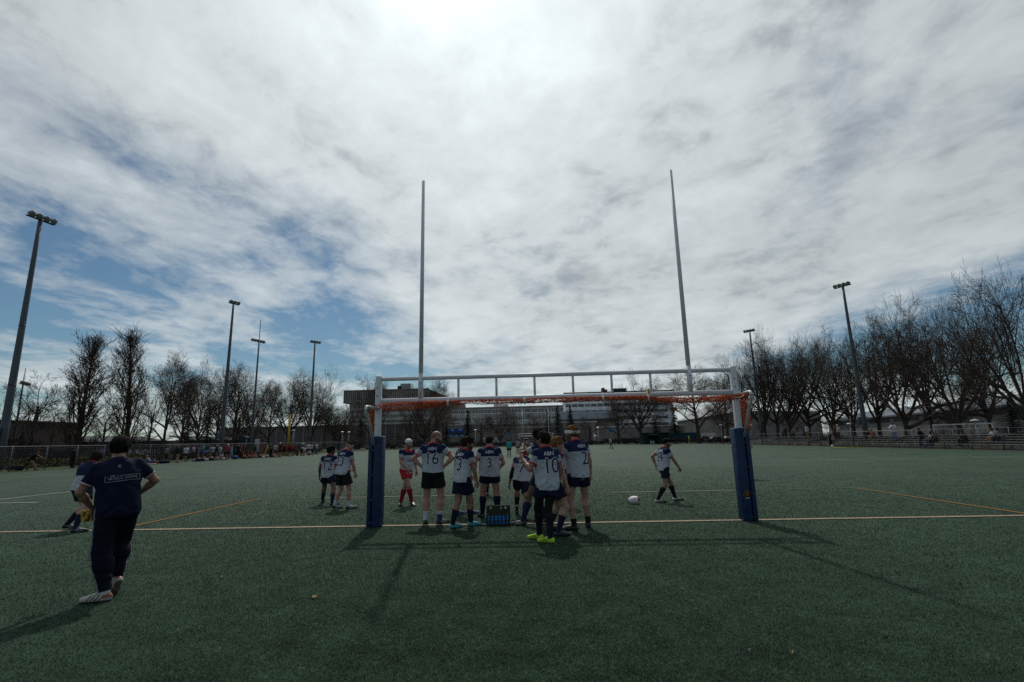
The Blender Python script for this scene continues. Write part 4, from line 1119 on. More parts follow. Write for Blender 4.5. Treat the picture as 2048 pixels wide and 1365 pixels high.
# ball
def ball():
    g = G(1269, 1009); bm = bmesh.new(); bmesh.ops.create_uvsphere(bm, u_segments=40, v_segments=28, radius=1)
    V = np.array([v.co[:] for v in bm.verts], np.float32); F = [[v.index for v in f.verts] for f in bm.faces]; bm.free()
    P = V.copy(); P[:, 2] = np.sign(V[:, 2]) * np.abs(V[:, 2]) ** 1.0
    P = P * np.array([.097, .097, .148])
    c = np.tile(np.array((.72, .71, .72), np.float32), (len(V), 1)); a = np.arctan2(V[:, 1], V[:, 0])
    c[(V[:, 2] > .80)] = (.16, .02, .05); c[(V[:, 2] < -.80)] = (.10, .02, .06)
    m = (np.abs(np.sin(a * 2 + V[:, 2] * 1.5)) < .11) & (np.abs(V[:, 2]) < .75); c[m] = (.28, .04, .07)
    o = link('rugby_ball', npmesh('rugby_ball', P, F, True, c), None, mat('ball_skin', (0, 0, 0), .5, .35, var=.05, vcol=True, bump=.3, bscale=400))
    o.location = (g[0], g[1] + .05, .098); o.rotation_euler = (R_(12), R_(80), R_(-14))
    tag(o, 'white rugby ball with dark red panels lying on the turf', 'ball')
    lt = MB()
    return o
ball()

# carrier with drinking bottles
M_blue = mat('bottle_blue', (.02, .17, .46), .3, .5, var=.05)
def bottle_mesh():
    m = MB(); m.lathe([(.001, 0), (.034, .0), (.036, .006), (.036, .075), (.032, .09), (.036, .105), (.036, .155), (.030, .170)], 18); return m
def bottle(label, loc, rot=(0, 0, 0), group=None, cap=True):
    o = bottle_mesh().build('drink_bottle', M_blue); o.location = loc; o.rotation_euler = rot
    c = MB(); c.lathe([(.033, .165), (.033, .185), (.018, .192), (.010, .200), (.010, .222), (.001, .224)], 14); c.build('bottle_cap', M_black, o)
    tag(o, label, 'bottle', group); return o
def carrier():
    g = (-1.205, -.10)
    root = empty('bottle_carrier', (g[0], g[1], .013), R_(1)); tag(root, 'black plastic bottle carrier with round hand holes standing on the goal line', 'bottle carrier')
    W, Hh = .47, .365
    cu = bpy.data.curves.new('p', 'CURVE'); cu.dimensions = '2D'; cu.fill_mode = 'BOTH'; cu.extrude = .006; cu.bevel_depth = .002
    def spl(P):
        s = cu.splines.new('POLY'); s.points.add(len(P) - 1); s.use_cyclic_u = True
        for q, p in zip(s.points, P): q.co = (p[0], p[1], 0, 1)
    r = .03; P = [(-W / 2, 0.02), (W / 2, 0.02)]
    for k in range(6): a = k / 5 * math.pi / 2; P.append((W / 2 - r + r * math.cos(a), Hh - r + r * math.sin(a)))
    for k in range(6): a = math.pi / 2 + k / 5 * math.pi / 2; P.append((-W / 2 + r + r * math.cos(a), Hh - r + r * math.sin(a)))
    spl(P)
    for cx in (-.145, .05, .145):
        spl([(cx + .027 * math.cos(a / 20 * 6.283), Hh - .045 + .027 * math.sin(a / 20 * 6.283)) for a in range(20)])
    o = bpy.data.objects.new('p', cu); COL.objects.link(o); bpy.context.view_layer.update()
    me = bpy.data.meshes.new_from_object(o.evaluated_get(bpy.context.evaluated_depsgraph_get())); bpy.data.objects.remove(o)
    h = link('handle_panel', me, root, M_black); me.materials.clear(); me.materials.append(M_black); h.rotation_euler = (R_(90), 0, 0)
    m = MB(); m.rbox((0, 0, .012), (W, .20, .024), .006)
    for y in (-.098, .098):
        for z in (.085, .195): m.rbox((0, y, z), (W, .008, .022), .003)
    for x in (-W / 2 + .004, W / 2 - .004): m.rbox((x, 0, .11), (.008, .20, .20), .003)
    for x in (-.14, -.062, .0, .062, .14):
        for y in (-.098, .098): m.rbox((x * 1.13, y, .105), (.010, .007, .18), .003)
    m.build('tray', M_black, root)
    words = ['leftmost', 'second from the left', 'third from the left', 'fourth from the left', 'fifth from the left', 'rightmost']
    for i in range(6):
        x = g[0] - .185 + i * .074
        bottle('blue drinking bottle in the near row of the black carrier, ' + words[i], (x, g[1] - .052, .038), (0, 0, i), 'blue bottles in the carrier')
    for i in range(6):
        x = g[0] - .185 + i * .074
        bottle('blue drinking bottle in the far row of the black carrier', (x, g[1] + .052, .038), (0, 0, i), 'blue bottles in the far row of the carrier')
carrier()
def held_bottle(f, root, side, label, tiltv):
    yaw = root.rotation_euler.z; Mw = Matrix.Translation(root.location) @ Matrix.Rotation(yaw, 4, 'Z')
    ff, n, u = f.hand_frame(side); c = Vector(f.wr[side] + ff * .075 + n * .040)
    z = Vector(u); rot = (Mw.to_3x3() @ z).to_track_quat('Z', 'Y')
    o = bottle(label, (0, 0, 0)); o.rotation_euler = rot.to_euler(); o.location = Mw @ c - rot @ Vector((0, 0, .10))
held_bottle(f3, p3, 1, 'blue drinking bottle in the right hand of player number 3', 0)
held_bottle(f11, p11, 1, 'blue drinking bottle in the hand of the afro haired player', 0)

# small litter on the pitch
def leaf(px, py, size, col, nm, label, grp):
    g = G(px, py); random.seed(px); m = MB(); n = 9; V = [(0, 0, .004)]
    for i in range(n):
        a = 6.283 * i / n; r = size * random.uniform(.45, 1.) * (1.2 if i % 2 else .8); V.append((r * math.cos(a), r * math.sin(a) * .8, random.uniform(.004, .028)))
    m.add(V, [(0, i + 1, (i + 1) % n + 1) for i in range(n)])
    o = m.build(nm, col); o.location = (g[0], g[1], .012); o.rotation_euler = (random.uniform(-.2, .2), random.uniform(-.2, .2), random.uniform(0, 6)); s_ = o.modifiers.new('s', 'SOLIDIFY'); s_.thickness = .002
    tag(o, label, 'leaf' if nm == 'fallen_leaf' else 'paper scrap', grp)
Mlf = mat('dead_leaf', (.085, .042, .026), .8, .2, var=.3, scale=40); Mlp = mat('pale_leaf', (.24, .17, .09), .8, .2, var=.3, scale=40); Mpp = mat('paper', (.45, .45, .42), .8, .2)
for i, (x, y, s_) in enumerate([(1794, 1149, .04), (1922, 1173, .028), (1775, 1282, .024), (1903, 1110, .025), (1671, 1118, .020), (1634, 1221, .016), (682, 1138, .025), (795, 1322, .018), (1045, 1214, .016), (222, 1145, .03), (925, 1295, .014)]):
    w_ = ['largest', 'second', '', '', '', '', '', '', '', '', '']
    leaf(x, y, s_, Mlf, 'fallen_leaf', 'curled brown dead leaf lying on the near turf', 'brown leaves on the turf')
for i, (x, y, s_) in enumerate([(1365, 1182, .024), (1584, 1310, .024), (1860, 1102, .018), (1982, 1012, .04), (1960, 1032, .03)]):
    leaf(x, y, s_, Mlp, 'fallen_leaf', 'pale tan dead leaf lying on the turf', 'pale leaves on the turf')
for i, (x, y, s_) in enumerate([(444, 1158, .022), (786, 1162, .012), (1926, 1063, .022), (1390, 1068, .014), (1500, 1308, .010)]):
    leaf(x, y, s_, Mpp, 'paper_scrap', 'small white scrap lying on the turf', 'white scraps on the turf')
leaf(629, 1198, .055, Mlp, 'straw_tuft', 'tuft of dry yellow straw lying on the turf left of the upright shadow', None)
bpy.data.objects['straw_tuft']['category'] = 'straw'

# ------------------------------------------------------------------ trees
def nrm(a): return a / np.maximum(np.linalg.norm(a, axis=-1, keepdims=True), 1e-9)
def grow(rng, P0, D, Lg, nseg, wig, up):
    nb = len(P0); P = np.empty((nb, nseg + 1, 3)); P[:, 0] = P0; D = D.copy()
    for j in range(nseg):
        D = nrm(D + rng.normal(0, wig, (nb, 3)) + np.array([0, 0, up])); P[:, j + 1] = P[:, j] + D * (Lg / nseg)[:, None]
    return P
def tubes(P, Rr, n):
    """P (nb,ns+1,3), Rr (nb,ns+1) -> vertices, quads"""
    nb, ns, _ = P.shape
    T = np.empty_like(P); T[:, 1:-1] = P[:, 2:] - P[:, :-2]; T[:, 0] = P[:, 1] - P[:, 0]; T[:, -1] = P[:, -1] - P[:, -2]; T = nrm(T)
    ref = np.where(np.abs(T[:, :1, 2:]) < .8, np.array([0, 0, 1.]), np.array([1., 0, 0])); ref = np.broadcast_to(ref, T.shape)
    A = nrm(np.cross(T, ref)); B = np.cross(T, A)
    w_ = np.arange(n) * 2 * np.pi / n
    V = P[:, :, None] + (A[:, :, None] * np.cos(w_)[:, None] + B[:, :, None] * np.sin(w_)[:, None]) * Rr[:, :, None, None]
    idx = np.arange(nb * ns * n).reshape(nb, ns, n)
    a = idx[:, :-1]; b = idx[:, 1:]
    F = np.stack([a, np.roll(a, -1, 2), np.roll(b, -1, 2), b], -1).reshape(-1, 4)
    return V.reshape(-1, 3), F
def join(parts):
    Vs = []; Fs = []; o = 0
    for V, F in parts: Vs.append(V); Fs.append(F + o); o += len(V)
    return np.concatenate(Vs), np.concatenate(Fs)
KINDS = {
 # trunk (h, r), levels: (children, t0, t1, ang0, ang1, len, lenvar, nseg, sides, rratio, wig, up)
 'vase': ((2.6, .30), [(9, .50, 1., 22, 74, 6.6, .2, 9, 8, .70, .075, .022), (7, .28, 1., 24, 58, 4.2, .3, 6, 5, .60, .10, .02), (5, .3, 1., 22, 52, 2.3, .3, 4, 4, .6, .12, .03), (5, .25, 1., 24, 54, 1.2, .35, 3, 3, .65, .13, .04), (2, .2, 1., 24, 54, .65, .4, 2, 3, .7, .14, .04)]),
 'oval': ((9.5, .30), [(16, .22, 1., 32, 66, 5.2, .3, 7, 7, .58, .13, .04), (7, .25, 1., 25, 55, 2.7, .35, 5, 4, .58, .15, .03), (7, .2, 1., 25, 55, 1.4, .35, 3, 3, .6, .16, .03), (6, .2, 1., 25, 60, .6, .4, 2, 3, .7, .16, .03)]),
 'spread': ((3.4, .30), [(10, .45, 1., 28, 74, 6.0, .22, 9, 8, .64, .11, .030), (7, .3, 1., 26, 54, 3.5, .3, 6, 5, .6, .13, .02), (6, .2, 1., 28, 60, 1.8, .35, 4, 3, .58, .16, .02), (5, .2, 1., 28, 60, .9, .4, 3, 3, .6, .17, .02), (3, .2, 1., 28, 60, .45, .4, 2, 3, .7, .17, .02)]),
 'column': ((15., .17), [(46, .03, .97, 12, 24, 4.8, .25, 8, 4, .30, .045, .12), (8, .2, 1., 12, 26, 1.7, .35, 4, 3, .55, .08, .14), (7, .15, 1., 14, 34, .75, .4, 3, 3, .6, .12, .10)]),
 'thin': ((4.5, .14), [(9, .35, 1., 28, 55, 2.6, .3, 6, 5, .5, .13, .06), (6, .2, 1., 28, 55, 1.3, .35, 4, 3, .55, .15, .05), (5, .2, 1., 28, 60, .65, .4, 3, 3, .6, .16, .05), (4, .2, 1, 28, 60, .35, .4, 2, 3, .7, .16, .04)]),
}
def make_tree(kind, seed):
    rng = np.random.default_rng(seed); (th, tr), lv = KINDS[kind]
    ns = 7; P = grow(rng, np.zeros((1, 3)), np.array([[0, 0, 1.]]), np.array([th * 1.]), ns, .012 if kind == 'column' else .035, .02)
    t_ = np.linspace(0, 1, ns + 1)
    tp = .85 if kind in ('oval', 'column') else .35
    Rr = (tr * (1 - tp * t_) + tr * .45 * np.exp(-t_ * th / .5))[None]
    parts_t = [tubes(P, Rr, 10)]; parts_c = []; ends = None
    for li, (nc, t0, t1, a0, a1, Lg, lvv, nseg, sides, rr, wig, up) in enumerate(lv):
        nb, n1, _ = P.shape; N = nb * nc
        par = np.repeat(np.arange(nb), nc)
        if li == 0: tt = np.linspace(t0, t1, nc) + rng.normal(0, .01, N)
        else: tt = (t0 + (t1 - t0) * ((np.tile(np.arange(nc), nb) + rng.random(N)) / nc))
        tt = np.clip(tt, 0, .999); f = tt * (n1 - 1); i0 = f.astype(int); fr = (f - i0)[:, None]
        S = P[par, i0] * (1 - fr) + P[par, i0 + 1] * fr; Td = nrm(P[par, i0 + 1] - P[par, i0])
        Rp = Rr[par, i0] * (1 - fr[:, 0]) + Rr[par, i0 + 1] * fr[:, 0]
        az = (np.arange(N) * 2.399 + rng.normal(0, .4, N)) if li == 0 else rng.uniform(0, 6.283, N)
        ang = np.radians(rng.uniform(a0, a1, N))
        ref = np.where(np.abs(Td[:, 2:]) < .9, np.array([0, 0, 1.]), np.array([1., 0, 0])); A = nrm(np.cross(Td, ref)); B = np.cross(Td, A)
        D = Td * np.cos(ang)[:, None] + (A * np.cos(az)[:, None] + B * np.sin(az)[:, None]) * np.sin(ang)[:, None]
        ll = Lg * (1 + rng.uniform(-lvv, lvv, N))
        if kind in ('oval', 'column') and li == 0: ll = ll * (1.05 - .75 * (tt - t0) / (t1 - t0)) if kind == 'oval' else ll * np.clip(1.30 - 1.22 * (tt - t0) / (t1 - t0), .10, 1) * np.clip(.6 + (tt - t0) * 3, .3, 1)
        if kind == 'column' and li == 0: ll = np.minimum(ll, (th - S[:, 2]) * .42 + .30)
        if li > 0: ll = ll * (1.15 - .5 * tt)
        P = grow(rng, S, D, ll, nseg, wig, up)
        r0 = np.maximum(np.minimum(Rp * .85, np.maximum(Rp * rr, .0)), .011 if li < 3 else .009)
        tq = np.linspace(0, 1, nseg + 1); Rr = np.maximum(r0[:, None] * (1 - .66 * tq)[None], .0075)
        (parts_t if li == 0 or (li == 1 and kind in ('vase', 'spread')) else parts_c).append(tubes(P, Rr, sides)); ends = P
    Vt, Ft = join(parts_t); Vc, Fc = join(parts_c)
    # buds / dead leaves at the tips
    if kind == 'column': n_, sz = 5200, .055
    else: n_, sz = 1600, .032
    e = ends[rng.integers(0, len(ends), n_), rng.integers(1, ends.shape[1], n_)] + rng.normal(0, .03, (n_, 3))
    if kind == 'column': e = e[e[:, 2] < 9.5 + rng.exponential(2.0, len(e))]
    n_ = len(e)
    a = nrm(rng.normal(size=(n_, 3))) * sz; b = nrm(np.cross(a, rng.normal(size=(n_, 3)))) * sz * .6
    Vl = np.stack([e - a, e - b, e + a, e + b], 1).reshape(-1, 3); Fl = np.arange(n_ * 4).reshape(-1, 4)
    return Vt, Ft, Vc, Fc, Vl, Fl
M_bark = mat('bark', (.062, .050, .042), .95, .1, var=.4, scale=5, bump=.6, bscale=20)
M_twig = mat('twig', (.075, .055, .044), .95, .1, var=.3, scale=3)
M_bud = mat('bud', (.085, .048, .036), .9, .1, var=.3, scale=3)
M_deadleaf = mat('clinging_leaf', (.20, .10, .048), .85, .1, var=.4, scale=2)
PROTO = {}
def proto(kind, v):
    if (kind, v) not in PROTO:
        Vt, Ft, Vc, Fc, Vl, Fl = make_tree(kind, 100 * v + len(kind) * 7 + v)
        H = np.percentile(Vc[:, 2], 99.6); W = np.percentile(np.linalg.norm(Vc[:, :2], axis=1), 76) * 2
        F2 = np.concatenate([Fc, Fl + len(Vc)]); V2 = np.concatenate([Vc, Vl]); mi = np.concatenate([np.zeros(len(Fc), np.int32), np.ones(len(Fl), np.int32)])
        mt = npmesh('trunk', Vt, Ft.astype(np.int32), True); mt.materials.append(M_bark)
        mc = npmesh('crown', V2, F2.astype(np.int32), False, mi=mi); mc.materials.append(M_twig); mc.materials.append(M_deadleaf if kind == 'column' else M_bud)
        PROTO[(kind, v)] = (mt, mc, H, W)
    return PROTO[(kind, v)]
TREES = []
def tree(kind, v, loc, H, W, label, group=None, rz=None, name='bare_tree', z0=-.06):
    mt, mc, h, w_ = proto(kind, v)
    o = empty(name, (loc[0], loc[1], z0), rz if rz is not None else random.uniform(0, 6.28)); o.scale = (W / w_, W / w_, H / h)
    for nm, me in (('trunk', mt), ('crown', mc)):
        c = bpy.data.objects.new(nm, me); COL.objects.link(c); c.parent = o
    tag(o, label, 'tree', group); return o
def tree_px(kind, v, bx, by, tx, ty, wpx, X=None, Y=None, label='', group=None, name='bare_tree', wmul=1., rz=None):
    g = atX(bx, by, X) if X is not None else atY(bx, by, Y)
    H = hgt(tx, ty, g); dep = (np.array([g[0], g[1], 2.]) - CAM) @ cF
    # pixels across at that depth, seen along the slanted line of sight
    ct = math.cos(math.atan2(g[0] - CAM[0], g[1] - CAM[1]) - YAW)
    W = wpx / FPX * dep * ct * wmul
    return tree(kind, v, g, H, W, label, group, rz, name)

# spruces
M_needle = mat('needles', (.018, .030, .020), .8, .15, var=.4, scale=3)
M_needle2 = mat('pine_needles', (.030, .042, .018), .8, .15, var=.4, scale=3)
def spruce_mesh(seed, wide=.21):
    rng = np.random.default_rng(seed); H = 10.; Vs = []; Fs = []; o = 0
    br = []
    z = .9
    while z < H - .25:
        n = 9 if z < 8 else 6
        for k in range(n):
            L_ = (H - z) * wide * rng.uniform(.75, 1.2) + .12; br.append((z + rng.uniform(-.15, .15), rng.uniform(0, 6.283), L_))
        z += .30 - .012 * z
    Q = []
    for z, a, L_ in br:
        m = max(3, int(L_ / .16)); s = (np.arange(m) + .6) / m
        d = np.array([math.cos(a), math.sin(a), 0]); dr = -.28 * s + .10 * s * s
        P = d[None] * (s * L_)[:, None] + np.array([0, 0, z]); P[:, 2] += dr * L_
        for p, q in zip(P, s):
            for _ in range(4):
                u = nrm(d * .8 + rng.normal(0, .55, 3)) * rng.uniform(.10, .20) * (1.25 - .4 * q); u[2] -= .03
                v_ = nrm(np.cross(u, rng.normal(size=3))) * rng.uniform(.025, .05)
                c = p + rng.normal(0, .05, 3); Q.append([c - u * .4 - v_, c + u, c - u * .4 + v_])
    Q = np.array(Q).reshape(-1, 3); F = np.arange(len(Q)).reshape(-1, 3)
    mc = npmesh('crown', Q, F.astype(np.int32)); mc.materials.append(M_needle)
    m = MB(); m.tube([(0, 0, 0), (0, 0, 5), (0, 0, 9.8)], [.16, .10, .02], 8)
    mt = bpy.data.meshes.new('trunk'); mt.from_pydata(m.v, [], m.f); mt.materials.append(M_bark)
    return mt, mc
SPR = [spruce_mesh(s, w_) for s, w_ in ((1, .20), (2, .25), (3, .33))]
def spruce_px(v, bx, by, tx, ty, wpx, Y=None, X=None, label='', group='spruces behind the far fence', m=None):
    g = atX(bx, by, X) if X is not None else atY(bx, by, Y); H = hgt(tx, ty, g); dep = (np.array([g[0], g[1], 2.]) - CAM) @ cF
    ct = math.cos(math.atan2(g[0] - CAM[0], g[1] - CAM[1]) - YAW)
    W = wpx / FPX * dep * ct
    o = empty('spruce_tree', (g[0], g[1], -.06), random.uniform(0, 6)); w0 = 10 * (.20, .25, .33)[v] * 2 * .85
    o.scale = (W / w0, W / w0, H / 10.)
    for nm, me in zip(('trunk', 'crown'), SPR[v]):
        c = bpy.data.objects.new(nm, me); COL.objects.link(c); c.parent = o
    tag(o, label, 'tree', group)

GL = 'bare trees behind the left touchline'
random.seed(21)
tree_px('thin', 1, 58, 903, 95, 742, 120, X=-56, label='small bare tree at the far left edge beside the big light pole', group=GL)
tree_px('thin', 2, 22, 900, 15, 775, 70, X=-66, label='low thin bare tree behind the base of the big left light pole', group=GL)
tree_px('column', 1, 152, 897, 187, 668, 80, X=-55, label='left one of two tall columnar trees with brown leaves still clinging', group=GL, wmul=.95)
tree_px('column', 2, 252, 893, 277, 658, 74, X=-54, label='right one of two tall columnar trees, its tip above the coach', group=GL, wmul=.95)
tree_px('oval', 1, 325, 899, 342, 702, 92, X=-54, label='bare tree with straight trunk right of the columnar trees', group=GL)
tree_px('spread', 1, 393, 897, 398, 716, 120, X=-56, label='broad bare tree with heavy low limbs above the left crowd', group=GL)
tree_px('oval', 2, 466, 893, 478, 728, 88, X=-57, label='bare tree just right of the second light pole', group=GL)
tree_px('spread', 2, 502, 891, 505, 742, 100, X=-60, label='bare tree with leaning double stem behind the antenna light pole', group=GL)
tree_px('spread', 3, 574, 890, 580, 742, 112, X=-62, label='bare spreading tree behind the tall yellow pole', group=GL)
tree_px('vase', 1, 622, 889, 635, 736, 112, X=-64, label='fan shaped bare tree round the fourth light pole', group=GL)
tree_px('oval', 3, 430, 893, 432, 735, 80, X=-64, label='dense bare tree behind the second light pole', group=GL)
tree_px('oval', 1, 535, 890, 540, 760, 70, X=-75, label='thin bare tree in the second row between the antenna pole and yellow pole', group=GL)
tree_px('oval', 2, 362, 896, 365, 742, 80, X=-70, label='bare tree of the second row behind the left crowd', group=GL)
tree_px('thin', 3, 295, 897, 300, 760, 60, X=-70, label='slim bare tree right of the columnar pair, in the second row', group=GL)
tree_px('spread', 1, 668, 888, 675, 790, 78, X=-70, label='low bare tree left of the left goal pad', group=GL)
tree_px('thin', 1, 648, 888, 650, 800, 50, X=-80, label='small bare tree in front of the concrete slab building', group=GL)
for i, (x, ty, w_) in enumerate([(100, 800, 70), (205, 795, 70), (470, 790, 80)]):
    tree_px('thin', 1 + i, x, 897 - x * .01, x, ty, w_, X=-78, label=['low thin bare tree left of the columnar pair', 'low thin bare tree between the two columnar trees', 'low thin bare tree behind the crowd under the antenna pole'][i], group=GL)
spruce_px(2, 372, 896, 378, 815, 50, X=-72, label='dark evergreen behind the left crowd, left of the broad bare tree', group='evergreens behind the left crowd')
spruce_px(2, 412, 895, 410, 808, 55, X=-80, label='dark evergreen half hidden by the broad bare tree', group='evergreens behind the left crowd')
spruce_px(2, 40, 905, 38, 850, 36, X=-84, label='low dark evergreen behind the big left light pole', group='evergreens behind the left crowd')
GC = 'bare trees beyond the far end'
tree_px('spread', 2, 678, 886, 690, 800, 105, Y=128, label='bare tree spreading just left of the left goal pad top', group=GC)
tree_px('oval', 3, 742, 884, 762, 752, 78, Y=150, label='bare tree rising behind the left goal post', group=GC)
tree_px('vase', 2, 849, 884, 850, 772, 122, Y=127, label='big fan shaped bare tree in front of the concrete slab building', group=GC)
tree_px('oval', 1, 872, 883, 872, 758, 62, Y=150, label='narrow bare tree rising above the slab building roof at its right end', group=GC)
tree_px('thin', 2, 820, 884, 815, 800, 50, Y=126, label='slender dark bare tree left of the big fan shaped one', group=GC)
tree_px('spread', 3, 1000, 881, 1000, 815, 80, Y=135, label='low wide bare tree before the middle building', group=GC)
tree_px('thin', 1, 1072, 879, 1070, 818, 40, Y=132, label='small bare tree between the two far uprights', group=GC)
tree_px('thin', 3, 962, 881, 962, 830, 44, Y=140, label='small bare tree right of the spruce by the scoreboard', group=GC)
tree_px('spread', 1, 1283, 884, 1283, 748, 112, Y=116, label='dark bare tree with straight trunk beside the green hut', group=GC)
tree_px('oval', 2, 1237, 876, 1238, 795, 60, Y=130, label='reddish bare tree left of the one beside the green hut', group=GC)
tree_px('thin', 2, 1180, 877, 1178, 830, 46, Y=128, label='small bare tree right of the three spruces', group=GC)
tree_px('oval', 3, 1398, 880, 1398, 735, 108, Y=112, label='bare tree rising behind the right upright', group=GC)
tree_px('thin', 1, 1447, 884, 1440, 790, 50, Y=104, label='thin leaning bare tree left of the right goal pad', group=GC)
for i, (v, bx, tx, ty, w_, Y, lb) in enumerate([(1, 936, 935, 818, 34, 134, 'spruce right of the blue scoreboard'), (1, 893, 893, 842, 26, 136, 'small spruce left of the blue scoreboard'), (0, 1097, 1097, 818, 28, 134, 'leftmost of three spruces right of centre'), (1, 1117, 1117, 808, 34, 134, 'middle one of three spruces right of centre'), (1, 1143, 1142, 810, 32, 134, 'rightmost of three spruces right of centre'), (1, 1352, 1353, 818, 40, 122, 'spruce right of the green hut'), (2, 1313, 1313, 834, 34, 124, 'spruce directly behind the green hut'), (1, 720, 722, 832, 30, 140, 'spruce behind the left goal pad')]):
    spruce_px(v, bx, 882, tx, ty, w_, Y=Y, label=lb)
spruce_px(2, 2030, 870, 2020, 798, 95, X=56, label='dark evergreen at the right edge behind the stands', group='evergreens behind the stands')
GR = 'bare trees behind the right stands'
for i, (k, v, bx, tx, ty, w_, X, lb) in enumerate([
    ('vase', 3, 1530, 1525, 672, 130, 48, 'bare tree just right of the right goal post'),
    ('vase', 1, 1581, 1588, 660, 120, 49, 'bare tree with knotted fork third from the right goal post'),
    ('vase', 2, 1556, 1552, 676, 110, 54, 'bare tree behind and between the first two right of the goal'),
    ('spread', 2, 1618, 1622, 668, 120, 52, 'bare tree left of the tall right light pole'),
    ('vase', 3, 1668, 1672, 662, 140, 50, 'bare tree with low fork behind the tall right light pole'),
    ('vase', 1, 1710, 1715, 668, 120, 60, 'bare tree of the second row right of the right light pole'),
    ('vase', 2, 1814, 1800, 600, 205, 49, 'big bare tree with spreading fork behind the stands'),
    ('spread', 3, 1760, 1765, 640, 130, 58, 'bare tree of the second row left of the big forked one'),
    ('vase', 3, 1920, 1912, 572, 215, 48, 'massive bare tree with thick dark trunk by the small goal'),
    ('spread', 1, 1868, 1868, 620, 150, 58, 'bare tree of the second row between the two biggest'),
    ('vase', 1, 2065, 2040, 528, 250, 47, 'tallest bare tree cut off by the right edge'),
    ('spread', 2, 1985, 1985, 600, 150, 60, 'bare tree of the second row near the right edge'),
    ('vase', 2, 1490, 1492, 705, 100, 60, 'bare tree directly behind the right goal post'),
    ('oval', 1, 1455, 1462, 742, 60, 62, 'small bare tree left of the right goal post')]):
    tree_px(k, v, bx, 868, tx, ty, w_ * 1.22, X=X, label=lb, group=GR)

# ------------------------------------------------------------------ light poles
M_pole = mat('pole_grey', (.085, .098, .112), .55, .4, metal=.2, var=.12, scale=2, streak=True)
M_lamp = mat('lamp_housing', (.17, .18, .16), .5, .4, var=.15)
M_glass = mat('lamp_glass', (.30, .30, .27), .15, .6)
def light_pole(g, Hh, yaw, n, label, r0=.28, r1=.12, box=True, mast=0, group='floodlight poles round the field', nm='light_pole'):
    o = empty(nm, (g[0], g[1], -.06), yaw); tag(o, label, 'light pole', group)
    m = MB(); k = 6; m.tube([(0, 0, Hh * i / k) for i in range(k + 1)], [r0 + (r1 - r0) * i / k for i in range(k + 1)], 12); p = m.build('pole', M_pole, o)
    for z in (.32, .55):
        c = MB(); c.lathe([(r0 + (r1 - r0) * z + .012, -.06), (r0 + (r1 - r0) * z + .012, .06)], 12, (0, 0, Hh * z))
        c.build('joint_ring', M_dark, p)
    if mast: m = MB(); m.tube([(0, 0, Hh), (0, 0, Hh + mast)], .06, 6); m.build('mast', M_pole, o)
    w_ = (n - 1) * .62
    m = MB(); m.box((0, 0, Hh - .25), (w_ + .5, .12, .12)); m.build('crossarm', M_pole, o)
    for i in range(n):
        x = -w_ / 2 + i * .62 * (1 if n > 1 else 1)
        Rm = Matrix.Rotation(R_(-62), 3, 'X') @ Matrix.Rotation(R_((i - (n - 1) / 2) * 8), 3, 'Y')
        m = MB(); m.lathe([(.04, .30), (.13, .26), (.22, .12), (.31, -.06), (.32, -.12)], 14, (x, .32, Hh - .02), R=Rm); m.box((x, .12, Hh - .15), (.05, .35, .05))
        l = m.build('floodlight', M_lamp, o)
        m = MB(); m.lathe([(.001, -.125), (.30, -.125), (.30, -.115), (.001, -.115)], 14, (x, .32, Hh - .02), R=Rm); m.build('lamp_glass', M_glass, l)
    if box: m = MB(); m.rbox((r0 + .22, 0, 3.3), (.34, .40, 1.0), .03); m.rbox((r0 + .03, 0, 3.3), (.08, .12, .6), .01); m.build('control_box', M_pole, o)
    return o
light_pole((-47, 32.2), 23.6, R_(-100), 4, 'tallest looking grey floodlight pole at the far left, crossing the picture edge', .34, .16)
light_pole((-47, 63.5), 23.9, R_(-112), 3, 'grey floodlight pole above the left crowd, second from the left', .33, .14)
light_pole((-52, 80.4), 21.3, R_(70), 5, 'dark floodlight pole with a thin mast sticking up above its lamps', .26, .12, box=False, mast=4.0)
light_pole((-47, 93.3), 23.4, R_(-125), 4, 'grey floodlight pole left of the goal, with a box near its foot', .33, .14)
light_pole((45, 61.5), 22.8, R_(118), 4, 'tall grey floodlight pole among the trees behind the right stands', .34, .15)
light_pole((45, 93.6), 23.0, R_(128), 4, 'shorter looking floodlight pole right of the goal, its lamps above the trees', .32, .13)
light_pole((-90, 73.5), 13.5, R_(-60), 6, 'distant floodlight pole with a wide lamp row left of the columnar trees', .2, .12, box=False, mast=2.6)
light_pole(tuple(atX(243, 880, -80)[:2]), 17.0, R_(-60), 6, 'distant floodlight pole with its lamps seen through the right columnar tree', .2, .12, box=False, mast=1.5)

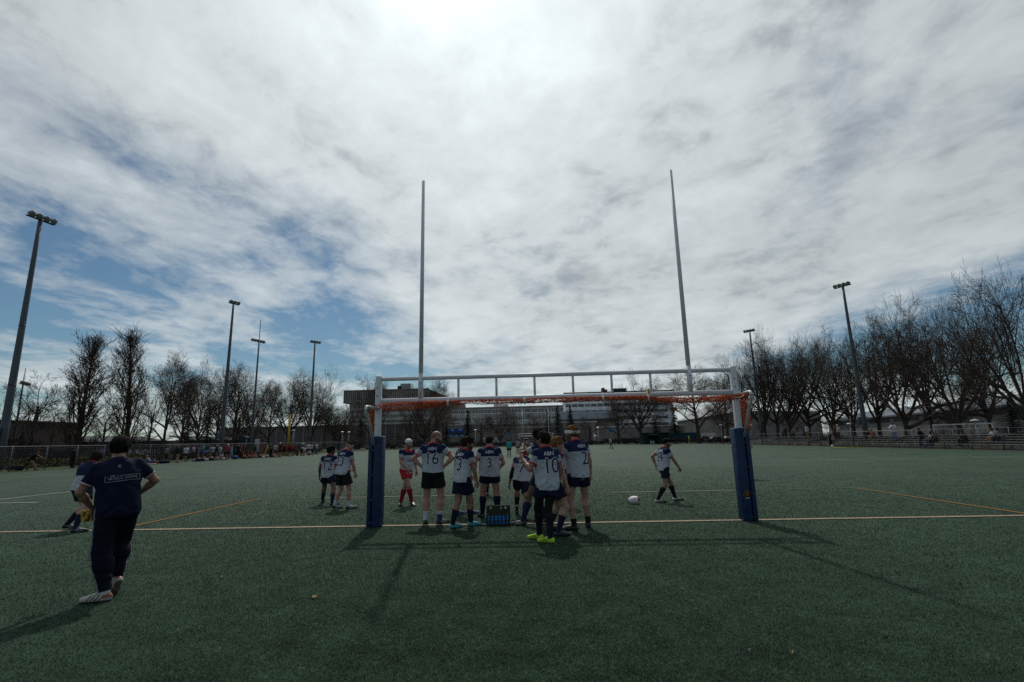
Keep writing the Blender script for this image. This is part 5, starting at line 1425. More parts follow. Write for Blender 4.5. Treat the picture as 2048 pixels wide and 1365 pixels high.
# ------------------------------------------------------------------ fences
def mesh_mat():
    m = bpy.data.materials.new('chain_link'); t = nt(m); L = t.links.new
    out = node(t, 'ShaderNodeOutputMaterial'); b = node(t, 'ShaderNodeBsdfPrincipled'); b.inputs['Base Color'].default_value = (.05, .053, .058, 1); b.inputs['Roughness'].default_value = .5; b.inputs['Metallic'].default_value = .3
    tr = node(t, 'ShaderNodeBsdfTransparent'); mx = node(t, 'ShaderNodeMixShader'); L(tr.outputs[0], mx.inputs[1]); L(b.outputs[0], mx.inputs[2]); L(mx.outputs[0], out.inputs[0])
    tc = node(t, 'ShaderNodeTexCoord'); sp = node(t, 'ShaderNodeSeparateXYZ'); L(tc.outputs['UV'], sp.inputs[0])
    def ma(op, a, b_=None):
        n = node(t, 'ShaderNodeMath', operation=op)
        for i, v in enumerate((a, b_)):
            if v is None: continue
            if hasattr(v, 'is_linked'): L(v, n.inputs[i])
            else: n.inputs[i].default_value = v
        return n.outputs[0]
    def wires(sg):
        u = ma('ADD', sp.outputs[0], ma('MULTIPLY', sp.outputs[1], sg)); f = ma('FRACT', ma('MULTIPLY', u, 14.)); return ma('LESS_THAN', f, .09)
    L(ma('MAXIMUM', wires(1.), wires(-1.)), mx.inputs[0]); return m
M_link = mesh_mat()
M_rail = mat('fence_rail', (.16, .168, .178), .5, .4, metal=.3, var=.12)
M_darkpost = mat('fence_dark_post', (.030, .036, .050), .5, .4)
def fence(label, P, Hh, step, mp=M_rail, group=None, mid=True, r=.03, panel=True, bottom=False):
    a = Vector((*P[0], 0)); o = empty('chain_link_fence', a); tag(o, label, 'fence', group)
    rail = MB(); pan_v = []; pan_f = []; uv = []
    for i in range(len(P) - 1):
        p0 = Vector((*P[i], 0)) - a; p1 = Vector((*P[i + 1], 0)) - a; d = p1 - p0; n = max(1, round(d.length / step))
        rail.tube([p0 + Vector((0, 0, Hh)), p1 + Vector((0, 0, Hh))], r, 6)
        if mid: rail.tube([p0 + Vector((0, 0, .10)), p1 + Vector((0, 0, .10))], r * .5, 5)
        for k in range(n + (1 if i == len(P) - 2 else 0)):
            q = p0 + d * (k / n); m = MB(); m.tube([(q.x, q.y, -.06), (q.x, q.y, Hh + .05)], r * 1.15, 8); m.build('fence_post', mp, o)
        b = len(pan_v); off = Vector((d.y, -d.x, 0)).normalized() * .04
        pan_v += [p0 + off + Vector((0, 0, .03)), p1 + off + Vector((0, 0, .03)), p1 + off + Vector((0, 0, Hh - .03)), p0 + off + Vector((0, 0, Hh - .03))]; pan_f.append((b, b + 1, b + 2, b + 3))
        uv += [(0, 0), (d.length, 0), (d.length, Hh), (0, Hh)]
    rail.build('top_rail', mp, o)
    if panel:
        me = bpy.data.meshes.new('mesh_panel'); me.from_pydata([v[:] for v in pan_v], [], pan_f); u = me.uv_layers.new(name='UV')
        for i, c in enumerate(uv): u.data[i].uv = c
        link('mesh_panel', me, o, M_link)
    return o
fence('long chain link fence along the left touchline behind the spectators', [(-44.2, 12), (-44.4, 40), (-43.5, 70), (-42, 104)], 2.05, 3.0)
fence('second chain link fence farther back on the left side', [(-52, 20), (-52, 110)], 1.9, 3.6, M_darkpost, r=.026)
fence('chain link fence with dark posts in front of the right stands', [(36.6, 20), (36.6, 52), (37.3, 90)], 1.22, 2.9, M_darkpost, r=.024)
fence('taller chain link fence behind the right stands', [(42.6, 22), (43.2, 104)], 1.75, 3.2)
fence('chain link fence across the far end of the field', [(-42, 118), (-15, 126), (15, 123), (42, 108)], 1.5, 3.4, M_darkpost, r=.026)
# tall ball-stop frame behind the far goal
def ballstop():
    o = empty('ball_stop_fence', (0, 0, 0)); tag(o, 'tall grey ball stop fence of poles and wires behind the far goal', 'fence')
    X = [atY(x, 880, 121)[0] for x in (988, 1012, 1036, 1060, 1084, 1110, 1136, 1160)]
    for x in X: m = MB(); m.tube([(x, 121, -.06), (x, 121, 4.9)], .05, 6); m.build('fence_post', M_rail, o)
    m = MB()
    for z in (1.3, 3.1, 4.85): m.tube([(X[0], 121, z), (X[-1], 121, z)], .035, 5)
    m.build('top_rail', M_rail, o)
    me = bpy.data.meshes.new('mesh_panel'); me.from_pydata([(X[0], 121.05, 0), (X[-1], 121.05, 0), (X[-1], 121.05, 4.85), (X[0], 121.05, 4.85)], [], [(0, 1, 2, 3)]); u = me.uv_layers.new(name='UV')
    for i, c in enumerate([(0, 0), (X[-1] - X[0], 0), (X[-1] - X[0], 4.85), (0, 4.85)]): u.data[i].uv = c
    link('mesh_panel', me, o, M_link)
ballstop()

# ------------------------------------------------------------------ far rugby and football goal
fg = empty('goal', (atY(1072, 880, 100.5)[0], 100.5, 0)); tag(fg, 'small looking white goal with two tall uprights at the far end', 'goal')
for sg in (-1, 1):
    m = MB(); m.box((sg * 3.72, 0, 1.5), (.13, .13, 3.0)); m.build('post', M_white, fg)
    m = MB(); m.tube([(sg * 2.83, 0, 2.5), (sg * 2.83, 0, 8.2)], .075, 8); m.build('upright', M_white, fg)
    m = MB(); m.rbox((sg * 3.72, 0, .9), (.36, .36, 1.8), .02); m.build('post_pad', solid('far_pad', (.05, .05, .06)), fg)
m = MB(); m.tube([(-3.72, 0, 2.95), (3.72, 0, 2.95)], .06, 8); m.build('top_rail', M_white, fg)
m = MB(); m.tube([(-3.72, 0, 2.45), (3.72, 0, 2.45)], .06, 8); m.build('crossbar', M_white, fg)
m = MB(); m.tube([(-3.5, -.15, 2.32), (0, -.15, 2.36), (3.5, -.15, 2.30)], .10, 6); m.build('net', solid('dull_net', (.24, .17, .06)), fg)

# ------------------------------------------------------------------ scoreboard
def scoreboard():
    c = atY(913, 864, 124); o = empty('scoreboard', (c[0], 124, 0)); tag(o, 'blue scoreboard on two posts at the far end', 'scoreboard')
    zt = hgt(913, 857.5, c); zb = hgt(913, 873, c); w_ = 31 / FPX * 136
    m = MB(); m.rbox((0, 0, (zt + zb) / 2), (w_, .25, zt - zb), .04); b = m.build('board', solid('board_blue', (.02, .075, .22)), o)
    m = MB()
    for x in (-w_ * .25, w_ * .25): m.box((x, -.135, zt - .38), (w_ * .16, .02, .22))
    m.box((-w_ * .36, -.135, zb + .12), (w_ * .2, .02, .16)); m.box((w_ * .0, -.135, zb + .12), (w_ * .2, .02, .16)); m.box((w_ * .36, -.135, zb + .12), (w_ * .2, .02, .16)); m.build('panel_lettering', solid('board_white', (.5, .56, .62)), b)
    m = MB()
    for x, z in ((-w_ * .34, zb + .8), (w_ * .34, zb + .8), (0, zb + .9)): m.box((x, -.135, z), (w_ * .24, .02, .55))
    m.build('display', M_black, b)
    for x in (-w_ * .44, w_ * .44): m = MB(); m.box((x, .1, zb / 2 - .03), (.16, .16, zb)); m.build('post', M_pole, o)
scoreboard()

# ------------------------------------------------------------------ buildings
def bmat(name, rgb, **k): return mat(name, rgb, .85, .15, var=k.get('var', .14), scale=k.get('scale', .35), bump=.15, bscale=3)
M_brown = bmat('precast_brown', (.20, .158, .135)); M_conc = bmat('concrete', (.46, .44, .425)); M_concd = bmat('dark_concrete', (.23, .205, .19))
M_pale = bmat('pale_cladding', (.70, .715, .74)); M_panel = bmat('grey_blue_panel', (.34, .375, .42)); M_win = mat('window_glass', (.030, .034, .042), .12, .6, var=.3, scale=.2)
M_winb = mat('window_bright', (.14, .17, .19), .2, .6, var=.3, scale=.3); M_roofd = bmat('roof_dark', (.045, .045, .05)); M_fin = bmat('fin_pale', (.36, .34, .32)); M_brick = bmat('brick', (.12, .07, .05))
def bld(label, name='building'): o = empty(name, (0, 0, 0)); tag(o, label, 'building'); return o
def blk(x0, x1, Y, dep, z0, z1, rot=0): return ((x0 + x1) / 2, Y + dep / 2, (z0 + z1) / 2), (x1 - x0, dep, z1 - z0)
M_dkwall = bmat('dark_wall', (.12, .105, .098)); M_shed = bmat('shed_wall', (.17, .17, .175))
def slab_building():
    Y = 300.; o = bld('big brown concrete slab building with rows of narrow windows and sloped right end')
    x0 = atY(686, 850, Y)[0]; x1 = atY(857, 850, Y)[0]; x2 = atY(893, 850, Y)[0]
    zt = hgt(740, 781, atY(740, 880, Y)); zm = hgt(740, 806, atY(740, 880, Y))
    d = 34
    V = [(x0, Y, zm), (x1, Y, zm), (x1, Y, zt), (x0, Y, zt), (x0, Y + d, zm), (x1, Y + d, zm), (x1, Y + d, zt), (x0, Y + d, zt)]
    m = MB(); m.add(V, [(0, 1, 2, 3), (5, 4, 7, 6), (4, 0, 3, 7), (3, 2, 6, 7), (1, 5, 6, 2), (0, 4, 5, 1)]); m.build('wall', M_brown, o)
    # sloped end wing
    m = MB(); z2 = zm + 1.5; x3 = x2 + 9
    m.add([(x1, Y + 1, 0), (x3, Y + 1, 0), (x3, Y + 1, z2 - 3), (x2, Y + 1, z2 + 1.5), (x1, Y + 1, zt - .3), (x1, Y + 22, 0), (x3, Y + 22, 0), (x3, Y + 22, z2 - 3), (x2, Y + 22, z2 + 1.5), (x1, Y + 22, zt - .3)], [(0, 1, 2, 3, 4), (9, 8, 7, 6, 5), (1, 6, 7, 2), (2, 7, 8, 3), (3, 8, 9, 4), (0, 4, 9, 5)]); m.build('end_wing', M_brown, o)
    n = 40
    for r, (za, zb_, mt) in enumerate(((zt - 2.9, zt - .9, M_win), (zt - 6.4, zt - 3.9, M_win))):
        for i in range(n):
            xa = x0 + (x1 - x0) * (i + .18) / n; xb = x0 + (x1 - x0) * (i + .82) / n
            m = MB(); c, s_ = blk(xa, xb, Y - .06, .10, za, zb_); m.box(c, s_); m.build('window', mt, o)
    m = MB()
    for i in range(n + 1):
        x = x0 + (x1 - x0) * i / n; c, s_ = blk(x - .22, x + .22, Y - .55, .54, zm - .2, zt - .4); m.box(c, s_)
    m.build('fins', M_fin, o)
    m = MB(); c, s_ = blk(x0 - .3, x1 + .3, Y - .8, .7, zt - .38, zt + .3); m.box(c, s_); m.build('parapet', M_brown, o)
    m = MB(); c, s_ = blk(x0 + 3, x1, Y + 2, 28, 0, zm - .05); m.box(c, s_); lw = m.build('lower_wall', M_conc, o)
    for k in range(5):
        z = zm - 2.4 - k * 3.3
        if z < 2: break
        m = MB(); c, s_ = blk(x0 + 4, x1 - .4, Y + 1.9, .12, z, z + 1.35); m.box(c, s_); m.build('window_band', M_win if k % 2 else M_winb, lw)
    for (a, b, ha, mt) in ((788, 796, 3.2, M_roofd), (794, 815, 4.6, M_winb), (745, 752, 2.0, M_roofd)):
        xa = atY(a, 780, Y)[0]; xb = atY(b, 780, Y)[0]; m = MB(); c, s_ = blk(xa, xb, Y + 8, 8, zt + .31, zt + ha); m.box(c, s_); m.build('rooftop_unit', mt, o)
slab_building()
def mid_building():
    Y = 260.; o = bld('long grey building with bands of windows between slab building and spruces')
    x0 = atY(904, 850, Y)[0]; x1 = atY(1130, 850, Y)[0]; zt = hgt(1010, 814.5, atY(1010, 880, Y))
    m = MB(); c, s_ = blk(x0, x1, Y, 30, 0, zt); m.box(c, s_); m.build('wall', M_conc, o)
    m = MB(); c, s_ = blk(x0 - .3, x1 + .3, Y - .35, .34, zt - .5, zt + .25); m.box(c, s_); m.build('parapet', M_concd, o)
    n = 17
    for r, z in enumerate((zt - 3.0, zt - 7.0, zt - 11.)):
        for i in range(n):
            xa = x0 + (x1 - x0) * (i + .1) / n; xb = x0 + (x1 - x0) * (i + .9) / n
            m = MB(); c, s_ = blk(xa, xb, Y - .06, .10, z, z + 1.7); m.box(c, s_); w_ = m.build('window', M_win if r != 1 or i % 5 == 0 else M_winb, o)
            q = MB()
            for u in (.33, .66): q.box((xa + (xb - xa) * u, Y - .10, z + .85), (.14, .06, 1.7))
            q.build('mullion', M_pale, w_)
        m = MB(); c, s_ = blk(x0, x1, Y - .22, .20, z - .55, z - .12); m.box(c, s_); m.build('sill_band', M_pale, o)
    xa, xb = atY(985, 810, Y)[0], atY(1014, 810, Y)[0]; m = MB(); c, s_ = blk(xa, xb, Y + 8, 9, zt + .02, zt + 2.3); m.box(c, s_); m.build('rooftop_unit', M_conc, o)
mid_building()
def white_building():
    Y = 240.; o = bld('white office building with strip windows and dark flat roof, behind a bare tree')
    x0 = atY(1132, 850, Y)[0]; x1 = atY(1312, 850, Y)[0]; x2 = atY(1352, 850, Y)[0]
    zt = hgt(1230, 787, atY(1230, 880, Y)); 
    m = MB(); c, s_ = blk(x0, x1, Y, 26, 0, zt - .02); m.box(c, s_); m.build('wall', M_pale, o)
    m = MB(); c, s_ = blk(x1 + .02, x2, Y + 3, 22, 0, zt - 2.2); m.box(c, s_); ew = m.build('side_wing', M_pale, o)
    m = MB(); c, s_ = blk(x0 - .5, x2 + .5, Y - .8, 26, zt, zt + .9); m.box(c, s_); m.build('roof', M_roofd, o)
    for r in range(7):
        z = zt - 3.0 - r * 3.25
        if z < 1: break
        n = 14
        for i in range(n):
            xa = x0 + (x1 - x0) * (i + .06) / n; xb = x0 + (x1 - x0) * (i + .94) / n
            m = MB(); c, s_ = blk(xa, xb, Y - .06, .10, z, z + 1.45); m.box(c, s_); m.build('window', M_win if (i * 7 + r * 3) % 4 else M_winb, o)
        if r:
            m = MB(); c, s_ = blk(x1 + 1, x2 - 2.6, Y + 2.94, .10, z, z + 1.35); m.box(c, s_); m.build('window', M_win, ew)
    xa, xb = atY(1344, 820, Y)[0], atY(1357, 820, Y)[0]; m = MB(); c, s_ = blk(xa, xb, Y + 2.6, .25, zt - 9.0, zt - 7.4); m.box(c, s_); m.build('orange_panel', solid('orange_panel', (.42, .13, .03)), o)
    for (a, b, h_, mt, nm) in ((1208, 1213, 2.6, M_brick, 'chimney'), (1213, 1218, 1.7, M_brick, 'chimney'), (1229, 1257, 2.1, M_roofd, 'rooftop_unit')):
        xa = atY(a, 780, Y)[0]; xb = atY(b, 780, Y)[0]; m = MB(); c, s_ = blk(xa, xb, Y + 6, 5, zt + .91, zt + .9 + h_); m.box(c, s_)
        if nm == 'rooftop_unit':
            for q in range(5): m.tube([(xa + (xb - xa) * q / 4, Y + 7, zt + 3), (xa + (xb - xa) * q / 4 + .3, Y + 7, zt + 4.2 + (q % 2) * .6)], .08, 4)
        m.build(nm, mt, o)
white_building()
def annex():
    Y = 226.; o = bld('windowless grey blue panelled annex in front of the white office building')
    x0 = atY(1118, 850, Y)[0]; x1 = atY(1236, 850, Y)[0]; za = hgt(1180, 823, atY(1180, 880, Y)); zb_ = hgt(1180, 838, atY(1180, 880, Y))
    m = MB(); c, s_ = blk(x0, x1, Y, 10, zb_, za); m.box(c, s_); m.build('panel_wall', M_panel, o)
    m = MB(); c, s_ = blk(x0 + .5, x1 - .5, Y + 1.5, 8, 0, zb_ - .02); m.box(c, s_); m.build('base_wall', M_concd, o)
    m = MB(); c, s_ = blk(x0, x1, Y + .2, 1.2, zb_ - 1.2, zb_ - .04); m.box(c, s_); m.build('window_band', M_win, o)
annex()
def long_wall(nm, label, a, b, Y, ytop, mt, depth=12, cols=0):
    o = bld(label, nm); x0 = atY(a, 880, Y)[0]; x1 = atY(b, 880, Y)[0]; z = hgt((a + b) / 2, ytop, atY((a + b) / 2, 880, Y))
    m = MB(); c, s_ = blk(x0, x1, Y, depth, -.06, z); m.box(c, s_); m.build('wall', mt, o)
    m = MB(); c, s_ = blk(x0 - .1, x1 + .1, Y - .25, .24, z - .35, z + .1); m.box(c, s_); m.build('coping', M_concd if mt is not M_concd else M_conc, o)
    for i in range(cols):
        x = x0 + (x1 - x0) * (i + .5) / cols; m = MB(); c, s_ = blk(x - .25, x + .25, Y - .2, .19, 0, z - .36); m.box(c, s_); m.build('pier', M_concd, o)
    return o, x0, x1, z
o, x0, x1, z = long_wall('low_building', 'long low brown wall building stretching behind the far left trees', 436, 910, 185., 851, M_dkwall, cols=26)
o, x0, x1, z = long_wall('low_building', 'long low brown building behind the far goal', 890, 1195, 175., 846.5, M_concd, cols=20)
for i in range(6):
    m = MB(); xx = x0 + (x1 - x0) * (.1 + .15 * i); c, s_ = blk(xx, xx + 2.2, 174.9, .1, .2, 2.6); m.box(c, s_); m.build('door', M_win, o)
o, x0, x1, z = long_wall('low_building', 'grey block building behind the green hut', 1190, 1372, 165., 852, M_concd, cols=6)
def shed(label, P, zt, depth, roofh, mw, mr, band=True):
    """long building given by its front wall line"""
    o = bld(label); a = Vector((*P[0], 0)); b = Vector((*P[1], 0)); d = (b - a); n = Vector((-d.y, d.x, 0)).normalized()
    if n.dot(a - Vector(CAM)) < 0: n = -n
    z0, z1 = zt
    def q(p, k, z): return (p.x + n.x * k, p.y + n.y * k, z)
    m = MB(); m.add([q(a, 0, -.06), q(b, 0, -.06), q(b, 0, z1), q(a, 0, z0), q(a, depth, -.06), q(b, depth, -.06), q(b, depth, z1), q(a, depth, z0)], [(0, 1, 2, 3), (5, 4, 7, 6), (4, 0, 3, 7), (1, 5, 6, 2), (3, 2, 6, 7)]); m.build('wall', mw, o)
    m = MB(); m.add([q(a, -.5, z0 + .02), q(b, -.5, z1 + .02), q(b, depth * .5, z1 + roofh), q(a, depth * .5, z0 + roofh), q(a, -.5, z0 - .35), q(b, -.5, z1 - .35)], [(0, 1, 2, 3), (4, 5, 1, 0), (0, 3, 4), (1, 5, 2)]); m.build('roof', mr, o)
    if band:
        k = max(2, int(d.length / 6))
        for i in range(k):
            p = a + d * ((i + .15) / k); r = a + d * ((i + .85) / k); zz = z0 + (z1 - z0) * (i + .5) / k
            m = MB(); m.add([q(p, -.05, zz - 1.5), q(r, -.05, zz - 1.5), q(r, -.05, zz - .6), q(p, -.05, zz - .6)], [(0, 1, 2, 3)]); m.build('window', M_win, o)
    return o
gA = atX(1500, 860, 84)[:2]; gB = atX(2120, 850, 66)[:2]
shed('long low grey industrial shed with pale roof behind the right trees', [(90, 150), (70, 18)], (5.2, 6.0), 22, 2.6, M_shed, bmat('roof_pale', (.12, .14, .165)))
A = atY(1358, 880, 200); B = atY(1488, 880, 170)
shed('big dark sloped building right of the white office building', [(A[0], 200), (B[0], 170)], (hgt(1358, 843, A), hgt(1488, 822, B)), 40, 7.5, M_concd, bmat('roof_light', (.30, .30, .31)), band=False)
A = atX(-5, 880, -95); 
shed('dark brown building behind the trees at the far left', [(-95, 50), (-95, 92)], (7.2, 7.2), 25, .5, bmat('old_brown', (.09, .068, .058)), M_roofd)
for (X, Y0, Y1, h_, lb) in ((-105, 96, 120, 5.0, 'low dark house roof seen between the columnar trees'), (-120, 118, 150, 5.5, 'low dark building behind the left crowd'), (-112, 150, 182, 5.5, 'low grey building behind the yellow pole')):
    shed(lb, [(X, Y0), (X, Y1)], (h_ - 1.5, h_ - 1.5), 16, 1.5, M_dkwall, M_roofd)

# green hut, containers, vehicles
def hut():
    Y = 112.; o = bld('dark green players hut with open front beside the bare tree', 'shelter_hut'); x0 = atY(1287, 880, Y)[0]; x1 = atY(1339, 880, Y)[0]; h_ = 2.5
    Mg = solid('hut_green', (.008, .030, .028)); w_ = x1 - x0
    m = MB(); c, s_ = blk(x0, x1, Y + 1.8, .1, 0, h_); m.box(c, s_); c, s_ = blk(x0, x0 + w_ * .2, Y, .1, 0, h_ - .02); m.box(c, s_); c, s_ = blk(x1 - w_ * .42, x1, Y, .1, 0, h_ - .02); m.box(c, s_)
    c, s_ = blk(x0, x0 + .1, Y + .1, 1.7, 0, h_); m.box(c, s_); c, s_ = blk(x1 - .1, x1, Y + .1, 1.7, 0, h_); m.box(c, s_); m.build('wall', Mg, o)
    m = MB(); c, s_ = blk(x0 - .15, x1 + .15, Y - .4, 2.5, h_ + .01, h_ + .16); m.box(c, s_); c, s_ = blk(x0 + w_ * .2, x1 - w_ * .42, Y + .0, .1, h_ - .55, h_ - .03); m.box(c, s_); m.build('roof', Mg, o)
    m = MB(); c, s_ = blk(x0 + w_ * .2, x0 + w_ * .58, Y - .03, .03, h_ - .30, h_ - .17); m.box(c, s_); m.build('sign_strip', solid('sign_grey', (.22, .24, .24)), o)
    g0 = x0 + w_ * .30
    for i, (dx, c_) in enumerate(((0, (.42, .42, .42)), (.55, (.42, .42, .42)))):
        m = MB(); m.rbox((g0 + dx, Y + .6, .35), (.42, .4, .82), .05); q = m.build('bin', solid('bin_pale', c_)); m = MB(); m.rbox((g0 + dx, Y + .6, .79), (.46, .44, .06), .02); m.build('lid', M_dark, q); tag(q, ['pale bin inside the green hut, the left of two', 'pale bin inside the green hut, the right of two'][i], 'bin', 'bins in the green hut')
    m = MB(); m.rbox((g0 + .1, Y + 1.3, .9), (.5, .3, .7), .05); m.box((g0 + .1, Y + 1.3, .27), (.4, .25, .56)); q = m.build('red_jacket_bench', solid('dull_red', (.22, .02, .02))); tag(q, 'red covered seat inside the green hut', 'seat')
hut()
def container(a, b, Y, ytop, rgb, label, nm='shipping_container'):
    x0 = atY(a, 880, Y)[0]; x1 = atY(b, 880, Y)[0]; g = atY((a + b) / 2, 880, Y); z = hgt((a + b) / 2, ytop, g)
    o = empty(nm, (g[0], Y, 0)); tag(o, label, 'container'); M_ = solid(nm, rgb); w_ = x1 - x0
    m = MB(); m.box((0, 1.2, z / 2 + .1), (w_, 2.4, z - .2))
    for i in range(int(w_ / .5)): m.box((-w_ / 2 + .3 + i * .5, -.02, z / 2 + .1), (.2, .06, z - .5))
    m.build('body', M_, o); m = MB(); m.box((0, 1.2, z + .04), (w_ + .1, 2.5, .08)); m.build('roof', M_dark, o)
container(1340, 1372, 118., 867, (.012, .055, .075), 'dark teal container right of the green hut'); container(1374, 1396, 118.5, 866, (.016, .095, .13), 'brighter teal container right of the dark one')
container(476, 505, 118., 878, (.02, .06, .09), 'blue container behind the left fence below the antenna pole')
def car(px, X, Y, yaw, rgb, label, s=1., van=False):
    g = atY(px, 880, Y) if X is None else (X, Y)
    o = empty('parked_car', (g[0], Y, -.06), yaw); tag(o, label, 'car', 'parked vehicles beyond the fences'); Mc = mat('car_paint', rgb, .3, .5, var=.05)
    L_, W_, hb, ht = (4.5, 1.8, .80, 1.45) if not van else (5.6, 2.0, 1.1, 2.4)
    prof = [(-L_ / 2, .3), (-L_ / 2, hb * .9), (-L_ / 2 + .15, hb), (-L_ / 2 + (.5 if not van else .1), hb + .05), (-L_ / 2 + (1.0 if not van else .2), ht), (L_ * .12 if not van else L_ * .25, ht), (L_ * .28 if not van else L_ * .36, hb + .08), (L_ / 2 - .15, hb - .08), (L_ / 2, hb * .7), (L_ / 2, .3)]
    V = []; n = len(prof)
    for y, k in ((-W_ / 2, 0), (W_ / 2, 1)):
        for x, z in prof: V.append((x, y * (.82 if z > hb + .2 else 1), z))
    m = MB(); m.add(V, [list(range(n))[::-1], list(range(n, 2 * n))] + [[i, (i + 1) % n, (i + 1) % n + n, i + n] for i in range(n)]); m.build('body', Mc, o, bevel=.04)
    m = MB(); yb_ = W_ / 2
    for sg in (-1, 1): m.add([(-L_ / 2 + 1.0, sg * (yb_ * .90), hb + .12), (L_ * .22, sg * yb_ * .90, hb + .12), (L_ * .11, sg * (yb_ * .83), ht - .10), (-L_ / 2 + 1.15, sg * yb_ * .83, ht - .10)], [(0, 1, 2, 3)])
    m.add([(L_ * (.275 if not van else .35), -yb_ * .8, hb + .16), (L_ * (.275 if not van else .35), yb_ * .8, hb + .16), (L_ * (.135 if not van else .265), yb_ * .72, ht - .05), (L_ * (.135 if not van else .265), -yb_ * .72, ht - .05)], [(0, 1, 2, 3)])
    m.build('window', M_win, o)
    for x in (-L_ * .32, L_ * .32):
        for y in (-W_ / 2 + .08, W_ / 2 - .08):
            m = MB(); m.lathe([(.001, -.1), (.32, -.1), (.34, 0), (.32, .1), (.001, .1)], 16, (x, y, .34), R=Matrix.Rotation(R_(90), 3, 'X')); w_ = m.build('wheel', M_black, o)
            m = MB(); m.lathe([(.001, -.115), (.2, -.115), (.2, .115), (.001, .115)], 12, (x, y, .34), R=Matrix.Rotation(R_(90), 3, 'X')); m.build('rim', M_galv, w_)
    for y in (-W_ * .36, W_ * .36): m = MB(); m.box((L_ / 2 - .02, y, hb * .75), (.06, .3, .14)); m.build('headlight', M_glass, o)
    return o
for i, (px, Y, yw, c, lb, van) in enumerate([(700, 140, 10, (.20, .21, .22), 'silver car left of the left goal pad', 0), (725, 141, 5, (.30, .30, .31), 'pale car hidden behind the left goal pad', 0), (797, 140, 170, (.35, .36, .38), 'silver car between the left pad and the fan shaped tree', 0), (880, 142, 8, (.03, .03, .04), 'dark car behind number 16 beyond the fence', 0), (985, 142, 0, (.42, .42, .42), 'white van beyond the fence left of the far goal', 1), (1158, 138, 12, (.25, .06, .04), 'dull red car right of the far goal', 0), (1262, 124, 160, (.05, .055, .06), 'dark car whose windscreen shines left of the green hut', 0), (1418, 128, 0, (.50, .50, .50), 'white van right of the teal containers', 1), (1430, 116, 175, (.04, .045, .05), 'dark car in front of the white van', 0), (1462, 116, 0, (.3, .3, .3), 'grey car left of the right goal pad', 0), (598, 138, 0, (.10, .22, .27), 'pale blue van behind the yellow pole', 1)]):
    car(px, None, Y, R_(yw), c, lb, van=bool(van))
for i, (X, Y, c) in enumerate([(-60, 52, (.40, .41, .43)), (-60, 56, (.5, .5, .5)), (-60, 60, (.28, .3, .33)), (-60, 64, (.35, .35, .36))]):
    car(0, X - 10, Y + 22, R_(85), c, ['silver car in the car park behind the left fence', 'white car next to the silver car behind the left fence', 'grey blue car in the middle of the left car park', 'grey car at the far end of the left car park'][i])
car(0, -76, 100, R_(85), (.5, .5, .5), 'white van in the left car park below the antenna pole', van=True); car(0, -76, 107, R_(85), (.45, .46, .48), 'second white van in the left car park', van=True)

# poles, lamps, signs
M_yel = mat('yellow_paint', (.42, .28, .012), .5, .4, var=.06); M_yg = mat('lime_paint', (.40, .46, .03), .5, .4)
g = G(575, 913); g = np.array([-45.2, 93., 0]) if False else atX(575, 908, -41.0)
m = MB(); ztop = hgt(578, 830, g); m.tube([(g[0], g[1], -.06), (g[0], g[1], ztop)], .16, 10); m.lathe([(.18, 0), (.18, .08)], 10, (g[0], g[1], ztop)); o = m.build('yellow_pole', M_yel); tag(o, 'tall thick yellow pole rising out of the left crowd', 'pole')
g = atY(1379, 889, 106); m = MB(); m.tube([(g[0], 106, 0), (g[0], 106, hgt(1379, 872, g))], .10, 8); m.lathe([(.13, 0), (.13, .25)], 8, (g[0], 106, 0)); o = m.build('yellow_post', M_yg); tag(o, 'short yellow post at the far fence in front of the teal container', 'post')
g0 = G(527, 916); g1 = G(527, 914); m = MB(); dp = (np.array([*g0[:2], 1]) - CAM) @ cF; m.tube([(g0[0], g0[1], 0), (g0[0] + 4 / FPX * dp * .8 + .3, g0[1], 26 / FPX * dp * .9)], .06, 8); o = m.build('lime_pole', M_yg); tag(o, 'lime yellow flag pole leaning by the seated red players', 'pole')
def lamp_post(px, py, Y=None, X=None, label=''):
    g = atY(px, 880, Y) if X is None else atX(px, 880, X); h_ = hgt(px, py, g)
    o = empty('lamp_post', (g[0], g[1], -.06)); tag(o, label, 'lamp post', 'white topped lamp posts'); m = MB(); m.tube([(0, 0, 0), (0, 0, h_)], .07, 8); m.build('pole', M_galv, o)
    m = MB(); m.lathe([(.05, -.22), (.10, -.12), (.42, -.04), (.40, .02), (.12, .14), (.02, .16)], 14, (0, 0, h_)); m.build('lamp_head', mat('lamp_white', (.7, .7, .68), .3, .5), o)
for (px, py, Y, X, lb) in [(684, 864, 112, None, 'white lamp post just left of the left goal pad'), (697, 864.5, 116, None, 'second white lamp post left of the left goal pad'), (951, 860, 116, None, 'white lamp post right of the scoreboard'), (1197, 855, 112, None, 'white lamp post left of the green hut'), (1191, 872, 130, None, 'small lamp post farther off left of the green hut'), (1445, 850, 104, None, 'white lamp post left of the right goal post'), (1504, 850.5, None, 52, 'white lamp post right of the right goal post'), (1704, 847, None, 47, 'lamp post with round white head left of the tall right floodlight'), (1957, 840, None, 47, 'lamp post with wide white head by the small goal'), (586, 861, None, -58, 'white lamp post right of the yellow pole'), (493, 874, None, -60, 'white lamp post under the antenna light pole'), (283, 873, None, -64, 'white lamp post right of the coach head'), (687, 867, 140, None, 'small lamp post behind the other two left of the pad')]:
    lamp_post(px, py, Y, X, lb)
def sign(px, py, Y, w_, h_, rgb, label, X=None, pole=True):
    g = atY(px, py, Y) if X is None else atX(px, py, X); o = empty('sign', (g[0], g[1], -.06)); tag(o, label, 'sign'); m = MB(); m.rbox((0, 0, g[2]), (w_, .06, h_), .02); m.build('board', solid('sign', rgb), o)
    if pole: m = MB(); m.tube([(0, .08, 0), (0, .08, g[2])], .05, 6); m.build('post', M_galv, o)
